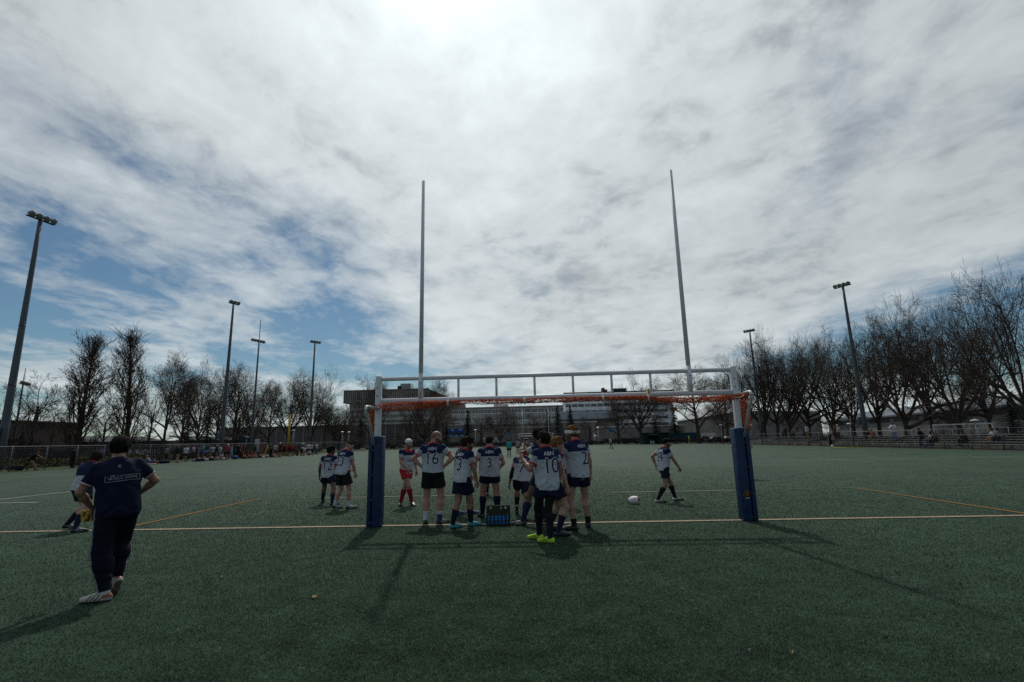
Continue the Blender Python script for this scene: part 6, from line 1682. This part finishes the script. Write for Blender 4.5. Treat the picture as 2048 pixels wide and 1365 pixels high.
sign(1222, 860, 126, .9, 1.0, (.03, .16, .28), 'small blue sign on the far wall left of the green hut'); sign(1018, 868, 126, .9, .9, (.03, .12, .22), 'small blue sign left of the far goal')
sign(514, 890, None, .75, 1.9, (.42, .43, .46), 'pale grey board against the left fence', X=-44.0); sign(525, 892, None, 1.0, 1.2, (.20, .08, .08), 'dark red round edged banner on the left fence', X=-44.0)
# black pole in front of the stands
g = G(1709, 895); m = MB(); m.tube([(g[0], g[1], 0), (g[0], g[1], hgt(1700, 838, g))], .06, 8); m.lathe([(.12, 0), (.12, .15)], 8, (g[0], g[1], 0)); o = m.build('black_pole', M_darkpost); tag(o, 'thin black pole standing in front of the right stands', 'pole')
g = G(1665, 895.5); m = MB(); bm_ = m.lathe([(.02, -.15), (.11, -.1), (.15, 0), (.11, .1), (.02, .15)], 12, (0, 0, .15)); o = m.build('ball', solid('ball_white', (.6, .6, .6))); o.location = (g[0], g[1], .013); tag(o, 'white ball on the turf below the stands', 'ball')
g = G(1690, 897); m = MB(); m.tube([(-1.6, 0, .05), (1.8, 0, .05)], .05, 6); m.lathe([(.07, -.03), (.07, .03)], 8, (1.8, 0, .06)); o = m.build('lime_pole', M_yg); o.location = (g[0], g[1], .01); o.rotation_euler = (0, 0, .1); tag(o, 'lime yellow pole lying on the turf below the stands', 'pole')

# small football goal behind the stands
def small_goal():
    g = atX(1925, 862, 47.5); o = empty('goal', (g[0], g[1], 0), R_(-62)); tag(o, 'small white football goal frame standing behind the right stands', 'goal')
    w_, h_ = 5.4, 2.35
    for x in (-w_ / 2, w_ / 2):
        m = MB(); m.box((x, 0, h_ / 2), (.12, .12, h_)); m.build('post', M_white, o); m = MB(); m.tube([(x, .05, h_), (x, .9, h_), (x, 1.8, 0)], .035, 6); m.build('net_support', M_galv, o)
    m = MB(); m.box((0, 0, h_ - .06), (w_ - .12, .115, .115)); m.build('crossbar', M_white, o)
small_goal()

# ------------------------------------------------------------------ stands on the right
M_plank = mat('bleacher_plank', (.17, .165, .15), .7, .3, var=.2, scale=3); M_leg = mat('bleacher_leg', (.07, .076, .088), .6, .3)
STX = 38.0
def bleacher(y0, y1, rows, label, xoff=0):
    o = empty('bleacher', (STX + xoff, (y0 + y1) / 2, -.04)); tag(o, label, 'bleacher', 'bleachers along the right touchline'); L_ = y1 - y0
    for r in range(rows):
        x = .2 + r * .62; z = .42 + r * .20
        m = MB(); m.box((x, 0, z), (.26, L_, .05)); m.build('seat_plank', M_plank, o)
        if r: m = MB(); m.box((x - .30, 0, z - .20), (.24, L_ - .06, .04)); m.build('foot_plank', M_plank, o)
    for k in range(max(2, int(L_ / 1.9))):
        y = -L_ / 2 + .3 + k * (L_ - .6) / (max(2, int(L_ / 1.9)) - 1)
        m = MB(); m.tube([(.1, y, 0), (.2 + (rows - 1) * .62, y, .38 + (rows - 1) * .20)], .03, 5); m.tube([(.1, y, .02), (.2 + (rows - 1) * .62 + .3, y, .02)], .03, 5); m.tube([(.2 + (rows - 1) * .62, y, 0), (.2 + (rows - 1) * .62, y, .38 + (rows - 1) * .2)], .03, 5)
        for r in range(rows - 1): m.tube([(.2 + r * .62, y, .02), (.2 + r * .62, y, .4 + r * .2)], .02, 4)
        m.build('support', M_leg, o)
    return o
def ystand(px): return atX(px, 888, STX + 1)[1]
bl = [(2150, 1797, 5, 'near section of the bleachers at the right edge'), (1788, 1650, 5, 'middle section of the bleachers below the tall floodlight'), (1628, 1553, 4, 'far section of the bleachers right of the goal pad'), (1545, 1512, 4, 'farthest section of the bleachers beside the right goal pad')]
for a, b, r, lb in bl: bleacher(ystand(a), ystand(b), r, lb)
o = bleacher(30, 44, 5, 'small bleacher behind the left fence beside the big light pole', -98); o.rotation_euler = (0, 0, math.pi); o['group'] = 'bleacher behind the left fence'; del o['group']
# ground cover strips
sheet('grass_verge', [(-60, 8), (-43.25, 8), (-42.35, 40), (-39.55, 70), (-38.05, 100), (-30.05, 118.02), (-8, 124.05), (-8, 160), (-60, 160)], -.03, mat('verge_grass', (.035, .045, .014), .9, .1, var=.5, scale=.8, bump=.5, bscale=6))
sheet('dirt_strip', [(35.65, 14), (44, 14), (44, 108), (35.65, 107)], -.04, mat('verge_dirt', (.035, .032, .024), .9, .1, var=.5, scale=1.2, bump=.5, bscale=8))
sheet('car_park', [(-120, 60), (-60.1, 60), (-60.1, 160), (-120, 160)], -.035, mat('asphalt', (.05, .05, .052), .9, .2, var=.2, scale=2))
sheet('road', [(-60, 131), (70, 128), (70, 160), (-7.9, 160.1), (-60, 160.1)], -.025, mat('asphalt_road', (.05, .05, .052), .9, .2, var=.2, scale=2))
# hedges
M_hedge = mat('hedge_leaf', (.060, .055, .020), .85, .1, var=.5, scale=2)
def hedge(a, b, w_, h_, label, n, col=M_hedge, seed=1, nm='hedge'):
    rng = np.random.default_rng(seed); A = np.array(a); B = np.array(b); t_ = rng.random(n)[:, None]; d = (B - A) / np.linalg.norm(B - A); nn = np.array([-d[1], d[0]])
    p2 = A + (B - A) * t_ + nn * rng.normal(0, w_ * .3, (n, 1)); top = h_ * (.75 + .25 * np.sin(t_[:, 0] * 40 + 3 * np.sin(t_[:, 0] * 17)))
    P = np.column_stack([p2, top * rng.random(n) ** .6]); u = nrm(rng.normal(size=(n, 3))) * .12; v_ = nrm(np.cross(u, rng.normal(size=(n, 3)))) * .06
    V = np.stack([P - u - v_, P + u, P - u + v_], 1).reshape(-1, 3); me = npmesh(nm, V, np.arange(3 * n, dtype=np.int32).reshape(-1, 3)); o = link(nm, me, None, col); tag(o, label, 'hedge'); return o
hedge((-50.5, 22), (-50.5, 60), 1.2, 1.1, 'low yellowish hedge behind the left fence', 9000, mat('hedge_yellow', (.075, .062, .022), .85, .1, var=.5, scale=2))
hedge((-50.5, 62), (-50.5, 108), 1.2, 1.6, 'low brown hedge behind the left crowd', 9000, seed=2)
M_scrubd = mat('scrub_dark', (.022, .019, .014), .9, .1, var=.5, scale=2)
hedge((-56, 16), (-57, 112), 3.2, 3.0, 'dark tangled scrub under the trees behind the left crowd', 26000, M_scrubd, 9)
M_scrub = mat('scrub_twig', (.035, .027, .022), .9, .1, var=.5, scale=2)
hedge((-40, 124), (-8, 129), 2.0, 1.9, 'brown scrub beyond the far fence left of the far goal', 16000, M_scrub, 3)
hedge((-8, 129), (18, 126), 2.0, 1.5, 'brown scrub beyond the far goal', 14000, M_scrub, 4)
hedge((18, 126), (46, 108), 2.0, 1.6, 'brown scrub beyond the far fence around the green hut', 14000, M_scrub, 5)
hedge((55, 24), (55, 110), 2.5, 1.2, 'brown scrub under the trees behind the stands', 12000, M_scrub, 6)

# ------------------------------------------------------------------ players and officials farther up the field
def farfig(label, px, py, H, yaw, look, h=.014, group='players and officials far up the field', feet=((-.12, 0, 10, 0, 0), (.12, 0, -10, 0, 0)), **kw):
    g = G(px, py); kw.update(H=H, feet=feet); return figure(label, (g[0], g[1], 0), R_(yaw), kw, look, h, group)
W3 = (.46, .47, .50)
farfig('man in white cap and dark navy top standing behind player number 3', 982, 990, 1.78, 195, dict(skin='tan', cap=(.62, .62, .60), style='short', shirt=(.012, .014, .024), bottom=('shorts', (.012, .014, .03))), h=.010, group='officials and helpers round the group')
farfig('referee in cyan shirt and black shorts standing far behind number 3', 1018.5, 915, 1.76, 5, dict(skin='tan', hair='brown', style='short', shirt=(.03, .28, .30), bottom=('shorts', (.010, .010, .012)), socks=((.012, .012, .014), .5), shoes=dict(base=(.05, .20, .06))), head=(0, 8, 0))
def hoops(f, V):
    q = (V - f.pel.astype(np.float32)) @ f.T / f.k; c = np.tile(np.array((.44, .44, .46), np.float32), (len(V), 1)); c[(q[:, 2] * 100).astype(int) % 16 < 6] = (.07, .07, .10); return c
farfig('distant player in grey hooped jersey beside the referee', 1036, 908, 1.80, 10, dict(skin='tan', hair='dark', shirt=hoops, bottom=('shorts', (.03, .03, .04))))
farfig('distant player in blue and white jersey, second right of the referee', 1046, 907, 1.82, -20, dict(skin='brown', hair='black', shirt='jersey', bottom=('shorts', (.4, .4, .42))))
farfig('distant bareheaded player at the right end of the far huddle', 1063, 906, 1.80, 30, dict(skin='pale', hair='brown', shirt='jersey'))
farfig('distant player leaning in behind the far huddle', 1055, 904, 1.84, 160, dict(skin='tan', hair='black', shirt=hoops, bottom=('shorts', (.02, .02, .03))), lean=15)
def band_shorts(f, V):
    q = (V - f.pel.astype(np.float32)) @ f.T / f.k; c = np.tile(np.array((.010, .010, .012), np.float32), (len(V), 1)); return c
farfig('player in white jersey and black shorts walking right behind the blond player', 1120, 936, 1.78, -75, dict(skin='brown', hair='black', shirt=(.46, .47, .50), bottom=('shorts', (.010, .010, .012)), socks=((.4, .4, .42), .4), shoes=dict(base=(.1, .1, .1))), h=.012, feet=((-.1, -.16, 0, 20, 0), (.1, .16, 0, 0, 0)))
farfig('distant player in hooped jersey and black socks walking right on the open pitch', 1222, 898.5, 1.82, -60, dict(skin='pale', hair='blond', style='short', shirt=hoops, bottom=('shorts', (.02, .02, .03)), socks=((.015, .015, .02), .6)), h=.018, feet=((-.1, -.25, 0, 30, 0), (.1, .22, 0, 0, 0)))
farfig('person standing behind the right goal pad, only an elbow showing', 1491, 958, 1.74, 175, dict(skin='pink', hair='dark', shirt='jersey'), h=.012, group='officials and helpers round the group', hands=((-.20, .05, .10), (.2, .02, .08)), elbows=((-1, -.3, 0), (1, -.3, 0)))

# ------------------------------------------------------------------ spectators: a few poses, copied with their own colours
ARCH = {}
def arch(pose):
    if pose in ARCH: return ARCH[pose]
    KN = ((-.15, .5, 1), (.15, .5, 1))
    S = {'stand': dict(), 'arms': dict(hands=((.10, .20, .26), (-.10, .22, .23)), elbows=((-1, -.2, -.5), (1, -.2, -.5)), lean=-2), 'hips': dict(hands=((-.20, .04, .08), (.20, .04, .08)), elbows=((-1, -.4, 0), (1, -.4, 0))),
         'walk': dict(feet=((-.1, -.22, 0, 30, 0), (.1, .22, 0, 0, 0)), hands=((-.25, .2, -.02), (.25, -.12, -.02)), lean=4), 'phone': dict(hands=((-.06, .30, .34), (.08, .28, .33)), elbows=((-1, -.3, -.8), (1, -.3, -.8)), head=(0, 22, 0)),
         'bend': dict(lean=62, hip=(0, -.12), hands=((-.18, .30, -.02), (.18, .30, -.02)), drop=.10), 'sitb': dict(pelvis=.50, feet=((-.14, .44, 8, 0, 0), (.14, .46, -8, 0, 0)), knees=KN, lean=16, hands=((-.14, .40, .10), (.14, .40, .10)), elbows=((-1, -.4, -.4), (1, -.4, -.4))),
         'sitg': dict(pelvis=.13, feet=((-.14, .52, 6, 0, 0), (.16, .62, -6, 0, 0)), knees=KN, lean=12, hands=((-.16, .40, .22), (.16, .42, .22)), elbows=((-1, -.2, -.6), (1, -.2, -.6))),
         'recline': dict(pelvis=.13, feet=((-.12, .55, 6, 0, 0), (.14, .80, -6, 0, 0)), knees=KN, lean=-32, hands=((-.30, -.24, .02), (.30, -.24, .02)), elbows=((-.6, -1, 0), (.6, -1, 0))),
         'stretch': dict(feet=((-.14, -.35, 10, 35, 0), (.14, .35, -10, 0, 0)), lean=34, hands=((-.22, .62, .42), (.26, .1, .0)), hip=(0, -.05)), 'armout': dict(hands=((-.55, .25, .50), (.27, .05, -.07)), elbows=((-.4, -.6, -1), (.5, -1, 0)))}
    f = Fig(H=1.76, **S[pose]); h = .022; D = {}
    def mk(nm, fn, hh=h, lo=None, hi=None):
        V, F = mesh_sdf(fn, f.lo if lo is None else lo, f.hi if hi is None else hi, hh); D[nm] = npmesh(nm, V, F, True)
        D[nm].materials.append(None)
    mk('body', f.body); mk('shirt', lambda p: f.shirt(p, loose=.020)); mk('coat', lambda p: f.shirt(p, loose=.034, long=True, hem=-.2)); mk('shorts', lambda p: f.shorts(p, frac=.7)); mk('trousers', lambda p: f.pants(p, off=.02))
    for st in ('short', 'medium', 'long'): mk('hair_' + st, lambda p: f.hair(p, st), .014, f.hc - .2, f.hc + .22)
    mk('cap', f.cap, .014, f.hc - .2, f.hc + .22)
    for i in range(2): mk('shoe%d' % i, lambda p: f.shoe(p, i, False), .018, f.ank[i][3] - .27, f.ank[i][3] + .27)
    ARCH[pose] = D; return D
CM = {}
def cmat(rgb, nm='cloth_plain'):
    k = tuple(round(c, 3) for c in rgb)
    if k not in CM: CM[k] = solid(nm, rgb)
    return CM[k]
def oslot(o, m): o.material_slots[0].link = 'OBJECT'; o.material_slots[0].material = m
def person(label, loc, yaw, pose, top, bottom, hair='dark', skin='tan', sleeves='s', legs='t', cap=None, group=None, H=1., style='short', shoe=(.03, .03, .03)):
    D = arch(pose); o = bpy.data.objects.new('person', D['body']); COL.objects.link(o); o.location = loc; o.rotation_euler = (0, 0, R_(yaw)); H *= 1.09; o.scale = (H, H, H)
    oslot(o, cmat(SKIN[skin], 'skin_plain'))
    for nm, key, c in (('coat' if sleeves == 'l' else 'shirt', 'coat' if sleeves == 'l' else 'shirt', top), ('trousers' if legs == 't' else 'shorts', 'trousers' if legs == 't' else 'shorts', bottom), ('hair', 'hair_' + style, HAIR[hair]), ('shoe', 'shoe0', shoe), ('shoe', 'shoe1', shoe)):
        q = bpy.data.objects.new(nm, D[key]); COL.objects.link(q); q.parent = o; oslot(q, cmat(c))
    if cap: q = bpy.data.objects.new('cap', D['cap']); COL.objects.link(q); q.parent = o; oslot(q, cmat(cap))
    tag(o, label, 'person', group); return o
BK = (.012, .012, .014); NV = (.014, .018, .04); WH = (.45, .46, .48); RD = (.17, .016, .018); GY = (.16, .17, .18); CY = (.03, .30, .36); BL = (.03, .07, .22); JN = (.05, .08, .14); PK = (.38, .30, .32); OR = (.26, .05, .024); TE = (.05, .17, .16); TN = (.20, .13, .07)
edge = lambda px: float(np.interp(px, [0, 80, 160, 300, 400, 480, 555, 650, 700], [947, 941, 937, 930, 923.5, 919, 915.5, 909.5, 904]))
LG = 'spectators and substitutes along the left touchline'
def left(px, off, label, pose, top, bottom, yaw=-90, dz=0, **k):
    g = G(px, edge(px) - off); return person(label, (g[0], g[1], dz), yaw, pose, top, bottom, group=LG, **k)
left(60, 1, 'crouching figure in black stretching by the fence at the far left', 'stretch', BK, TN, -60, skin='tan', sleeves='l')
left(143, 1, 'person in black with one arm stretched to the fence rail', 'armout', BK, BK, -20, sleeves='l')
left(200, 3, 'person in blue top with red sleeves behind the running player', 'stand', BL, NV, 150, skin='tan', sleeves='l')
left(299, 2.5, 'man in grey sweatshirt and jeans sitting on the ground by a red bag', 'recline', GY, JN, -70, hair='grey', sleeves='l')
left(331, 5, 'person in pale grey top standing behind the fence post left of the bald man', 'stand', GY, BK, -90, sleeves='s')
left(340, 4, 'person in dark navy coat just left of the bald man', 'arms', NV, TN, -110, sleeves='l')
left(353, .5, 'bald man in long black coat and shorts standing at the touchline', 'stand', BK, TN, -60, hair='grey', skin='pink', sleeves='l', legs='s', H=1.05)
left(362, 4, 'person in black right behind the bald man', 'stand', BK, BK, -90, sleeves='l')
left(370, 1.5, 'man in white t-shirt and dark shorts right of the bald man', 'walk', WH, BK, -120, legs='s', H=1.02)
left(376, 4.5, 'dark clothed person looking over the shoulder of the white t-shirt man', 'stand', NV, BK, -80, skin='pink')
left(385, 3.5, 'man in white t-shirt with a black strap across his chest', 'hips', WH, BK, -70, H=1.05)
left(396, 3, 'player in red and blue striped top beside the strapped white t-shirt', 'stand', (.22, .14, .18), BL, -60, hair='black')
left(369, 9, 'person in black cap standing behind the fence above the white t-shirt man', 'stand', BK, BK, -90, cap=BK, H=1.05)
left(381, 9, 'person in black standing behind the fence left of the cyan shirt', 'arms', BK, BK, -90, sleeves='l', H=1.1)
left(404, 6, 'person in bright cyan shirt standing behind the front row', 'phone', CY, BK, -100, H=1.12)
left(415, 8, 'dark haired person in black just right of the cyan shirt', 'stand', BK, BK, -90, sleeves='l', H=1.08)
left(425, 8, 'person in black half turned, second right of the cyan shirt', 'hips', BK, BK, -140, sleeves='l', H=1.06)
left(412, 2, 'player in blue jersey bending over in front of the cyan shirt', 'bend', BL, NV, -40, legs='s')
left(424, 3.5, 'person in white long sleeved top right of the bending blue player', 'phone', WH, BK, -110, sleeves='l')
left(431.5, 3, 'man in dark jacket with pale cap left of another white top', 'stand', NV, BK, -70, sleeves='l', cap=(.4, .38, .36))
left(438.5, 3, 'person in white top standing left of the gap before the orange shirt', 'arms', WH, GY, -100, sleeves='l')
left(392, 0.8, 'dark clothed player sitting on the ground left of the bags', 'sitg', NV, NV, -90, legs='s')
left(402, 0.8, 'player in navy sitting on the ground below the striped top', 'sitg', NV, BK, -80, legs='s')
left(417, 0.8, 'player in black sitting on the ground among the bags', 'sitg', BK, TN, -95, legs='s', skin='pink')
left(441, 0.8, 'player in white top sitting on the ground left of the blue board', 'sitg', (.35, .36, .38), TN, -95, legs='s')
left(454.5, 0.6, 'man in orange red shirt and white cap standing by the blue board', 'walk', OR, BK, -150, cap=(.55, .54, .52), legs='s', H=1.05)
left(449, 4, 'person in dark navy behind the orange shirt', 'stand', NV, BK, -90)
left(462, 4, 'person in pale blue top behind the blue board', 'stand', (.20, .25, .34), BK, -70)
left(468, 3, 'tall person in black right behind the blue board', 'stand', BK, BK, -90, sleeves='l', H=1.06)
left(474.5, 1, 'man in black standing at the touchline right of the blue board', 'stand', BK, BK, -120, skin='pink', sleeves='s', H=1.06)
left(480, 2.5, 'person in dark red top behind the man in black', 'stand', (.12, .015, .018), BK, -90, H=1.04)
left(484, 0.8, 'leftmost of the red shirted players sitting on the ground', 'sitg', RD, BK, -80, legs='s')
left(493, 0.8, 'red shirted player in a red cap sitting on the ground', 'sitg', RD, TN, -75, legs='s', cap=RD)
left(500, 0.8, 'dark clothed player sitting between two red shirts', 'sitg', BK, BK, -90, legs='s')
left(506.5, 0.8, 'red shirted player leaning forward on the ground by the grey board', 'sitg', (.20, .03, .024), TN, -100, legs='s')
left(516, 0.8, 'player in black sitting below the grey board', 'sitg', BK, GY, -90, legs='s')
left(521, 1.2, 'second player in black sitting below the dark red banner', 'sitg', BK, BK, -80, legs='s')
left(509.5, 3, 'person in dark jacket standing left of the grey board', 'stand', NV, BK, -60, sleeves='l')
left(541.5, 1.5, 'woman in black with ponytail standing right of the leaning lime pole', 'arms', BK, BK, 180, style='long', hair='brown', skin='pale')
left(549.5, 0.8, 'person in pink white t-shirt and black shorts seen from behind', 'hips', PK, BK, 60, legs='s', H=1.05)
left(543, 0.5, 'player in black crouching on the ground below the woman in black', 'sitg', BK, BK, -90, legs='s', skin='pale')
left(556, 2.5, 'red topped player just right of the pink white t-shirt', 'stand', RD, BK, -60, legs='s')
left(560, 0.4, 'player in black with white cap standing nearest the touchline', 'stand', BK, BK, 150, cap=(.6, .6, .6), legs='s', H=1.08)
left(566, 2.2, 'player in dark top with rust sleeves right of the white cap', 'stand', (.10, .03, .02), BK, -120, legs='s')
left(570.5, 2, 'red shirted player left of the yellow pole', 'arms', RD, BK, -90, legs='s')
left(576, 1.2, 'red shirted player directly in front of the yellow pole', 'arms', (.19, .016, .02), BK, -80, legs='s', H=1.05)
left(581.5, 1, 'red shirted player with folded arms just right of the yellow pole', 'arms', RD, BK, -70, legs='s', skin='pale', H=1.05)
left(586, 2, 'red shirted player at the right end of the standing red group', 'stand', (.18, .02, .018), BK, -100, legs='s', H=1.04)
left(594, .6, 'red shirted player sitting on the ground right of the red group', 'sitg', RD, BK, -60, legs='s', skin='pale')
left(602.5, 1, 'person in teal shirt and cap standing left of the white shirts', 'stand', TE, BK, -60, cap=(.4, .4, .38))
left(608, .4, 'person in white shorts bending over by the teal shirt', 'bend', (.35, .34, .35), WH, 120, legs='s', skin='pale')
left(616, 1, 'person in white t-shirt with red print on its back', 'hips', (.48, .44, .46), BK, 40, legs='s', H=1.06)
left(622.5, 1.5, 'person in plain white top right of the printed white t-shirt', 'armout', (.44, .42, .44), BK, 20, legs='t')
left(617.5, .3, 'player in white and blue sitting on the ground below the white shirts', 'sitg', (.36, .37, .42), BL, -100, legs='s')
left(627, 2.5, 'person in jeans and black jacket leaning on the fence', 'arms', BK, JN, -80, sleeves='l')
left(632.5, 1.2, 'person in white top and blue jeans at the right end of the crowd', 'phone', WH, JN, -120, H=1.05)

left(347, 6, 'person in black behind the left shoulder of the bald man', 'stand', BK, BK, -90, sleeves='l')
left(390, 5, 'person in navy half hidden between the strapped t-shirt and the striped top', 'stand', NV, NV, -100)
left(400, 5, 'person in dark blue standing left of the cyan shirt', 'hips', BL, BK, -80)
left(419, 4, 'person in dark grey between the bending player and the white sleeved top', 'arms', GY, BK, -90, sleeves='l')
left(445, 5, 'person in black between the white top and the orange shirt', 'stand', BK, GY, -90)
left(429, .8, 'player in dark top sitting on the ground below the jacket and pale cap', 'sitg', BK, NV, -90, legs='s')
left(488, 4, 'person in black standing behind the sitting red players', 'stand', BK, BK, -90, sleeves='l')
left(565, 4, 'person in dark red behind the rust sleeves', 'stand', (.14, .02, .02), BK, -90, legs='s')
left(573, 4, 'person in black partly hidden by the yellow pole', 'stand', BK, BK, -90, legs='s')
left(590, 4, 'person in dark jacket behind the right end of the red group', 'stand', NV, BK, -90, sleeves='l')
RG = 'spectators in the right stands'
def stand_r(px, row, label, pose, top, bottom, yaw=90, up=0, **k):
    x = STX + .2 + row * .62; g = atX(px, 885, x); z = -.04 + .42 + .2 * row + .03
    if pose in ('sitb',): dz = z - .50 + .09
    else: dz = z
    dx = .0 if pose != 'sitb' else .05
    return person(label, (x + dx, g[1], dz), yaw, pose, top, bottom, group=RG, **k)
stand_r(1568.5, 3, 'person in pale blue top standing in the far section of the stands', 'stand', (.12, .16, .22), BK, 60, sleeves='l')
stand_r(1574, 3, 'person in dark jacket standing beside the pale blue top', 'stand', NV, BK, 100, sleeves='l')
stand_r(1589, 2, 'person in tan coat bending over in the far section of the stands', 'bend', TN, BK, 150, sleeves='l')
stand_r(1598, 3, 'person in navy standing behind the tan coat', 'stand', NV, GY, 90)
stand_r(1612, 3, 'person in black standing left of the white jacket', 'stand', BK, BK, 80, sleeves='l')
stand_r(1617, 3, 'person in white jacket and brown trousers standing in the far stands', 'stand', (.34, .34, .35), TN, 120, sleeves='l')
g_ = G(1663, 893.5); person('child in black standing before the middle stands beside a white ball', (g_[0], g_[1], 0), 100, 'stand', BK, BK, 'brown', 'pink', 's', 't', None, RG, .92)
stand_r(1669, 1, 'person with bare legs sitting in the lowest rows of the middle stands', 'sitb', (.22, .14, .12), TN, 80, legs='s', skin='pink')
stand_r(1673.5, 2, 'person in dark red top standing in the middle stands', 'stand', (.10, .015, .02), BK, 90)
stand_r(1680, 2, 'person in pale jacket and white cap standing in the middle stands', 'hips', (.30, .30, .29), BK, 70, sleeves='l', cap=(.5, .5, .48))
stand_r(1742, 3, 'person in black sitting on the top row of the middle stands', 'sitb', BK, BK, 100, sleeves='l', skin='pale')
stand_r(1749, 3, 'person in rust brown top sitting next to the one in black', 'sitb', (.16, .07, .035), TN, 90, sleeves='l')
stand_r(1791, 1, 'tall person in white top and pale jeans standing at the end of the middle stands', 'phone', (.42, .43, .45), (.12, .17, .24), 130, sleeves='l', H=1.08, hair='brown')
g_ = G(1833, 896.5); person('person in long black coat and jeans walking in front of the near stands', (g_[0] + .6, g_[1], 0), 30, 'walk', BK, JN, 'dark', 'tan', 'l', 't', None, RG, 1.05)
stand_r(1866.5, 1, 'person in white and blue sitting left in the near stands', 'sitb', (.36, .39, .44), JN, 90, style='long')
stand_r(1872.5, 1, 'person in dark olive coat sitting beside the white and blue one', 'sitb', (.05, .045, .03), BK, 95, sleeves='l')
stand_r(1931, 1, 'person all in black sitting alone in the near stands', 'sitb', BK, BK, 90, sleeves='l', style='medium')
stand_r(1992, 2, 'person in pale blue white top with one bare arm sitting near the right edge', 'sitb', (.34, .38, .46), TN, 80, style='long', legs='s')
stand_r(2003, 2, 'person in dark jacket over a pale top sitting nearest the right edge', 'sitb', (.10, .10, .10), BK, 90, sleeves='l', style='medium')

# ------------------------------------------------------------------ bags and boxes by the left touchline
def bag(px, off, rgb, label, s=1., yaw=None, nm='sports_bag'):
    g = G(px, edge(px) - off); o = empty(nm, (g[0], g[1], .0), yaw if yaw is not None else random.uniform(0, 3)); tag(o, label, 'bag', 'bags lying along the left touchline')
    m = MB(); m.rbox((0, 0, .15 * s), (.62 * s, .30 * s, .28 * s), .09 * s); m.build('body', cmat(rgb), o); m = MB(); m.tube([(-.15 * s, 0, .27 * s), (-.08 * s, 0, .38 * s), (.08 * s, 0, .38 * s), (.15 * s, 0, .27 * s)], .018, 5); m.build('handle', M_black, o)
bag(311, .6, RD, 'red bag lying beside the sitting man', .95); bag(326, .6, NV, 'dark navy bag right of the red bag', 1.3); bag(332, .8, BK, 'black bag right of the dark navy bag', 1.1)
bag(30, 2, BK, 'upright black bag by the fence at the far left', 1.7)
bag(387, .3, (.2, .2, .22), 'grey bag at the left end of the row of bags', 1.1); bag(396, .3, BK, 'black bag in the row right of the grey bag'); bag(406, .3, NV, 'navy bag in the middle of the row of bags', 1.2); bag(412, .2, (.30, .31, .33), 'pale grey bag in the row of bags'); bag(421, .3, BK, 'large black bag left of the orange bag', 1.3)
bag(428.5, 1.6, (.40, .17, .015), 'orange yellow bag heaped behind the row of bags', 1.4); bag(433, .3, GY, 'mid grey bag below the orange bag'); bag(446, .3, (.33, .33, .33), 'pale bag left of the orange shirt'); bag(470, .3, (.02, .05, .14), 'blue bag below the tall person in black', 1.6); bag(490, .2, BK, 'black bag before the sitting red players'); bag(531, .4, (.28, .24, .18), 'tan flat bag right of the leaning lime pole', 1.3)
g_ = G(295, edge(295) - .5); m = MB(); m.rbox((0, 0, .05), (1.5, .5, .10), .03); o = m.build('white_blanket', cmat((.34, .33, .32))); o.location = (g_[0], g_[1], 0); o.rotation_euler = (0, 0, .3); tag(o, 'rolled white blanket on the ground left of the red bag', 'blanket')
g_ = G(462, edge(462) - .4); o = empty('notice_board', (g_[0], g_[1], 0), R_(-80)); tag(o, 'bright blue square board on thin legs at the left touchline', 'board'); m = MB(); m.rbox((0, 0, 1.05), (.62, .05, .55), .01); m.build('board', cmat((.02, .20, .46)), o)
for x in (-.26, .26): m = MB(); m.tube([(x, .02, 0), (x, .02, .8)], .02, 6); m.build('leg', M_galv, o)
g_ = G(527, 917.3); m = MB(); m.lathe([(.02, -.13), (.1, -.09), (.13, 0), (.1, .09), (.02, .13)], 12); o = m.build('ball', cmat((.6, .6, .58))); o.location = (g_[0], g_[1], .14); tag(o, 'white ball on the turf below the leaning lime pole', 'ball')
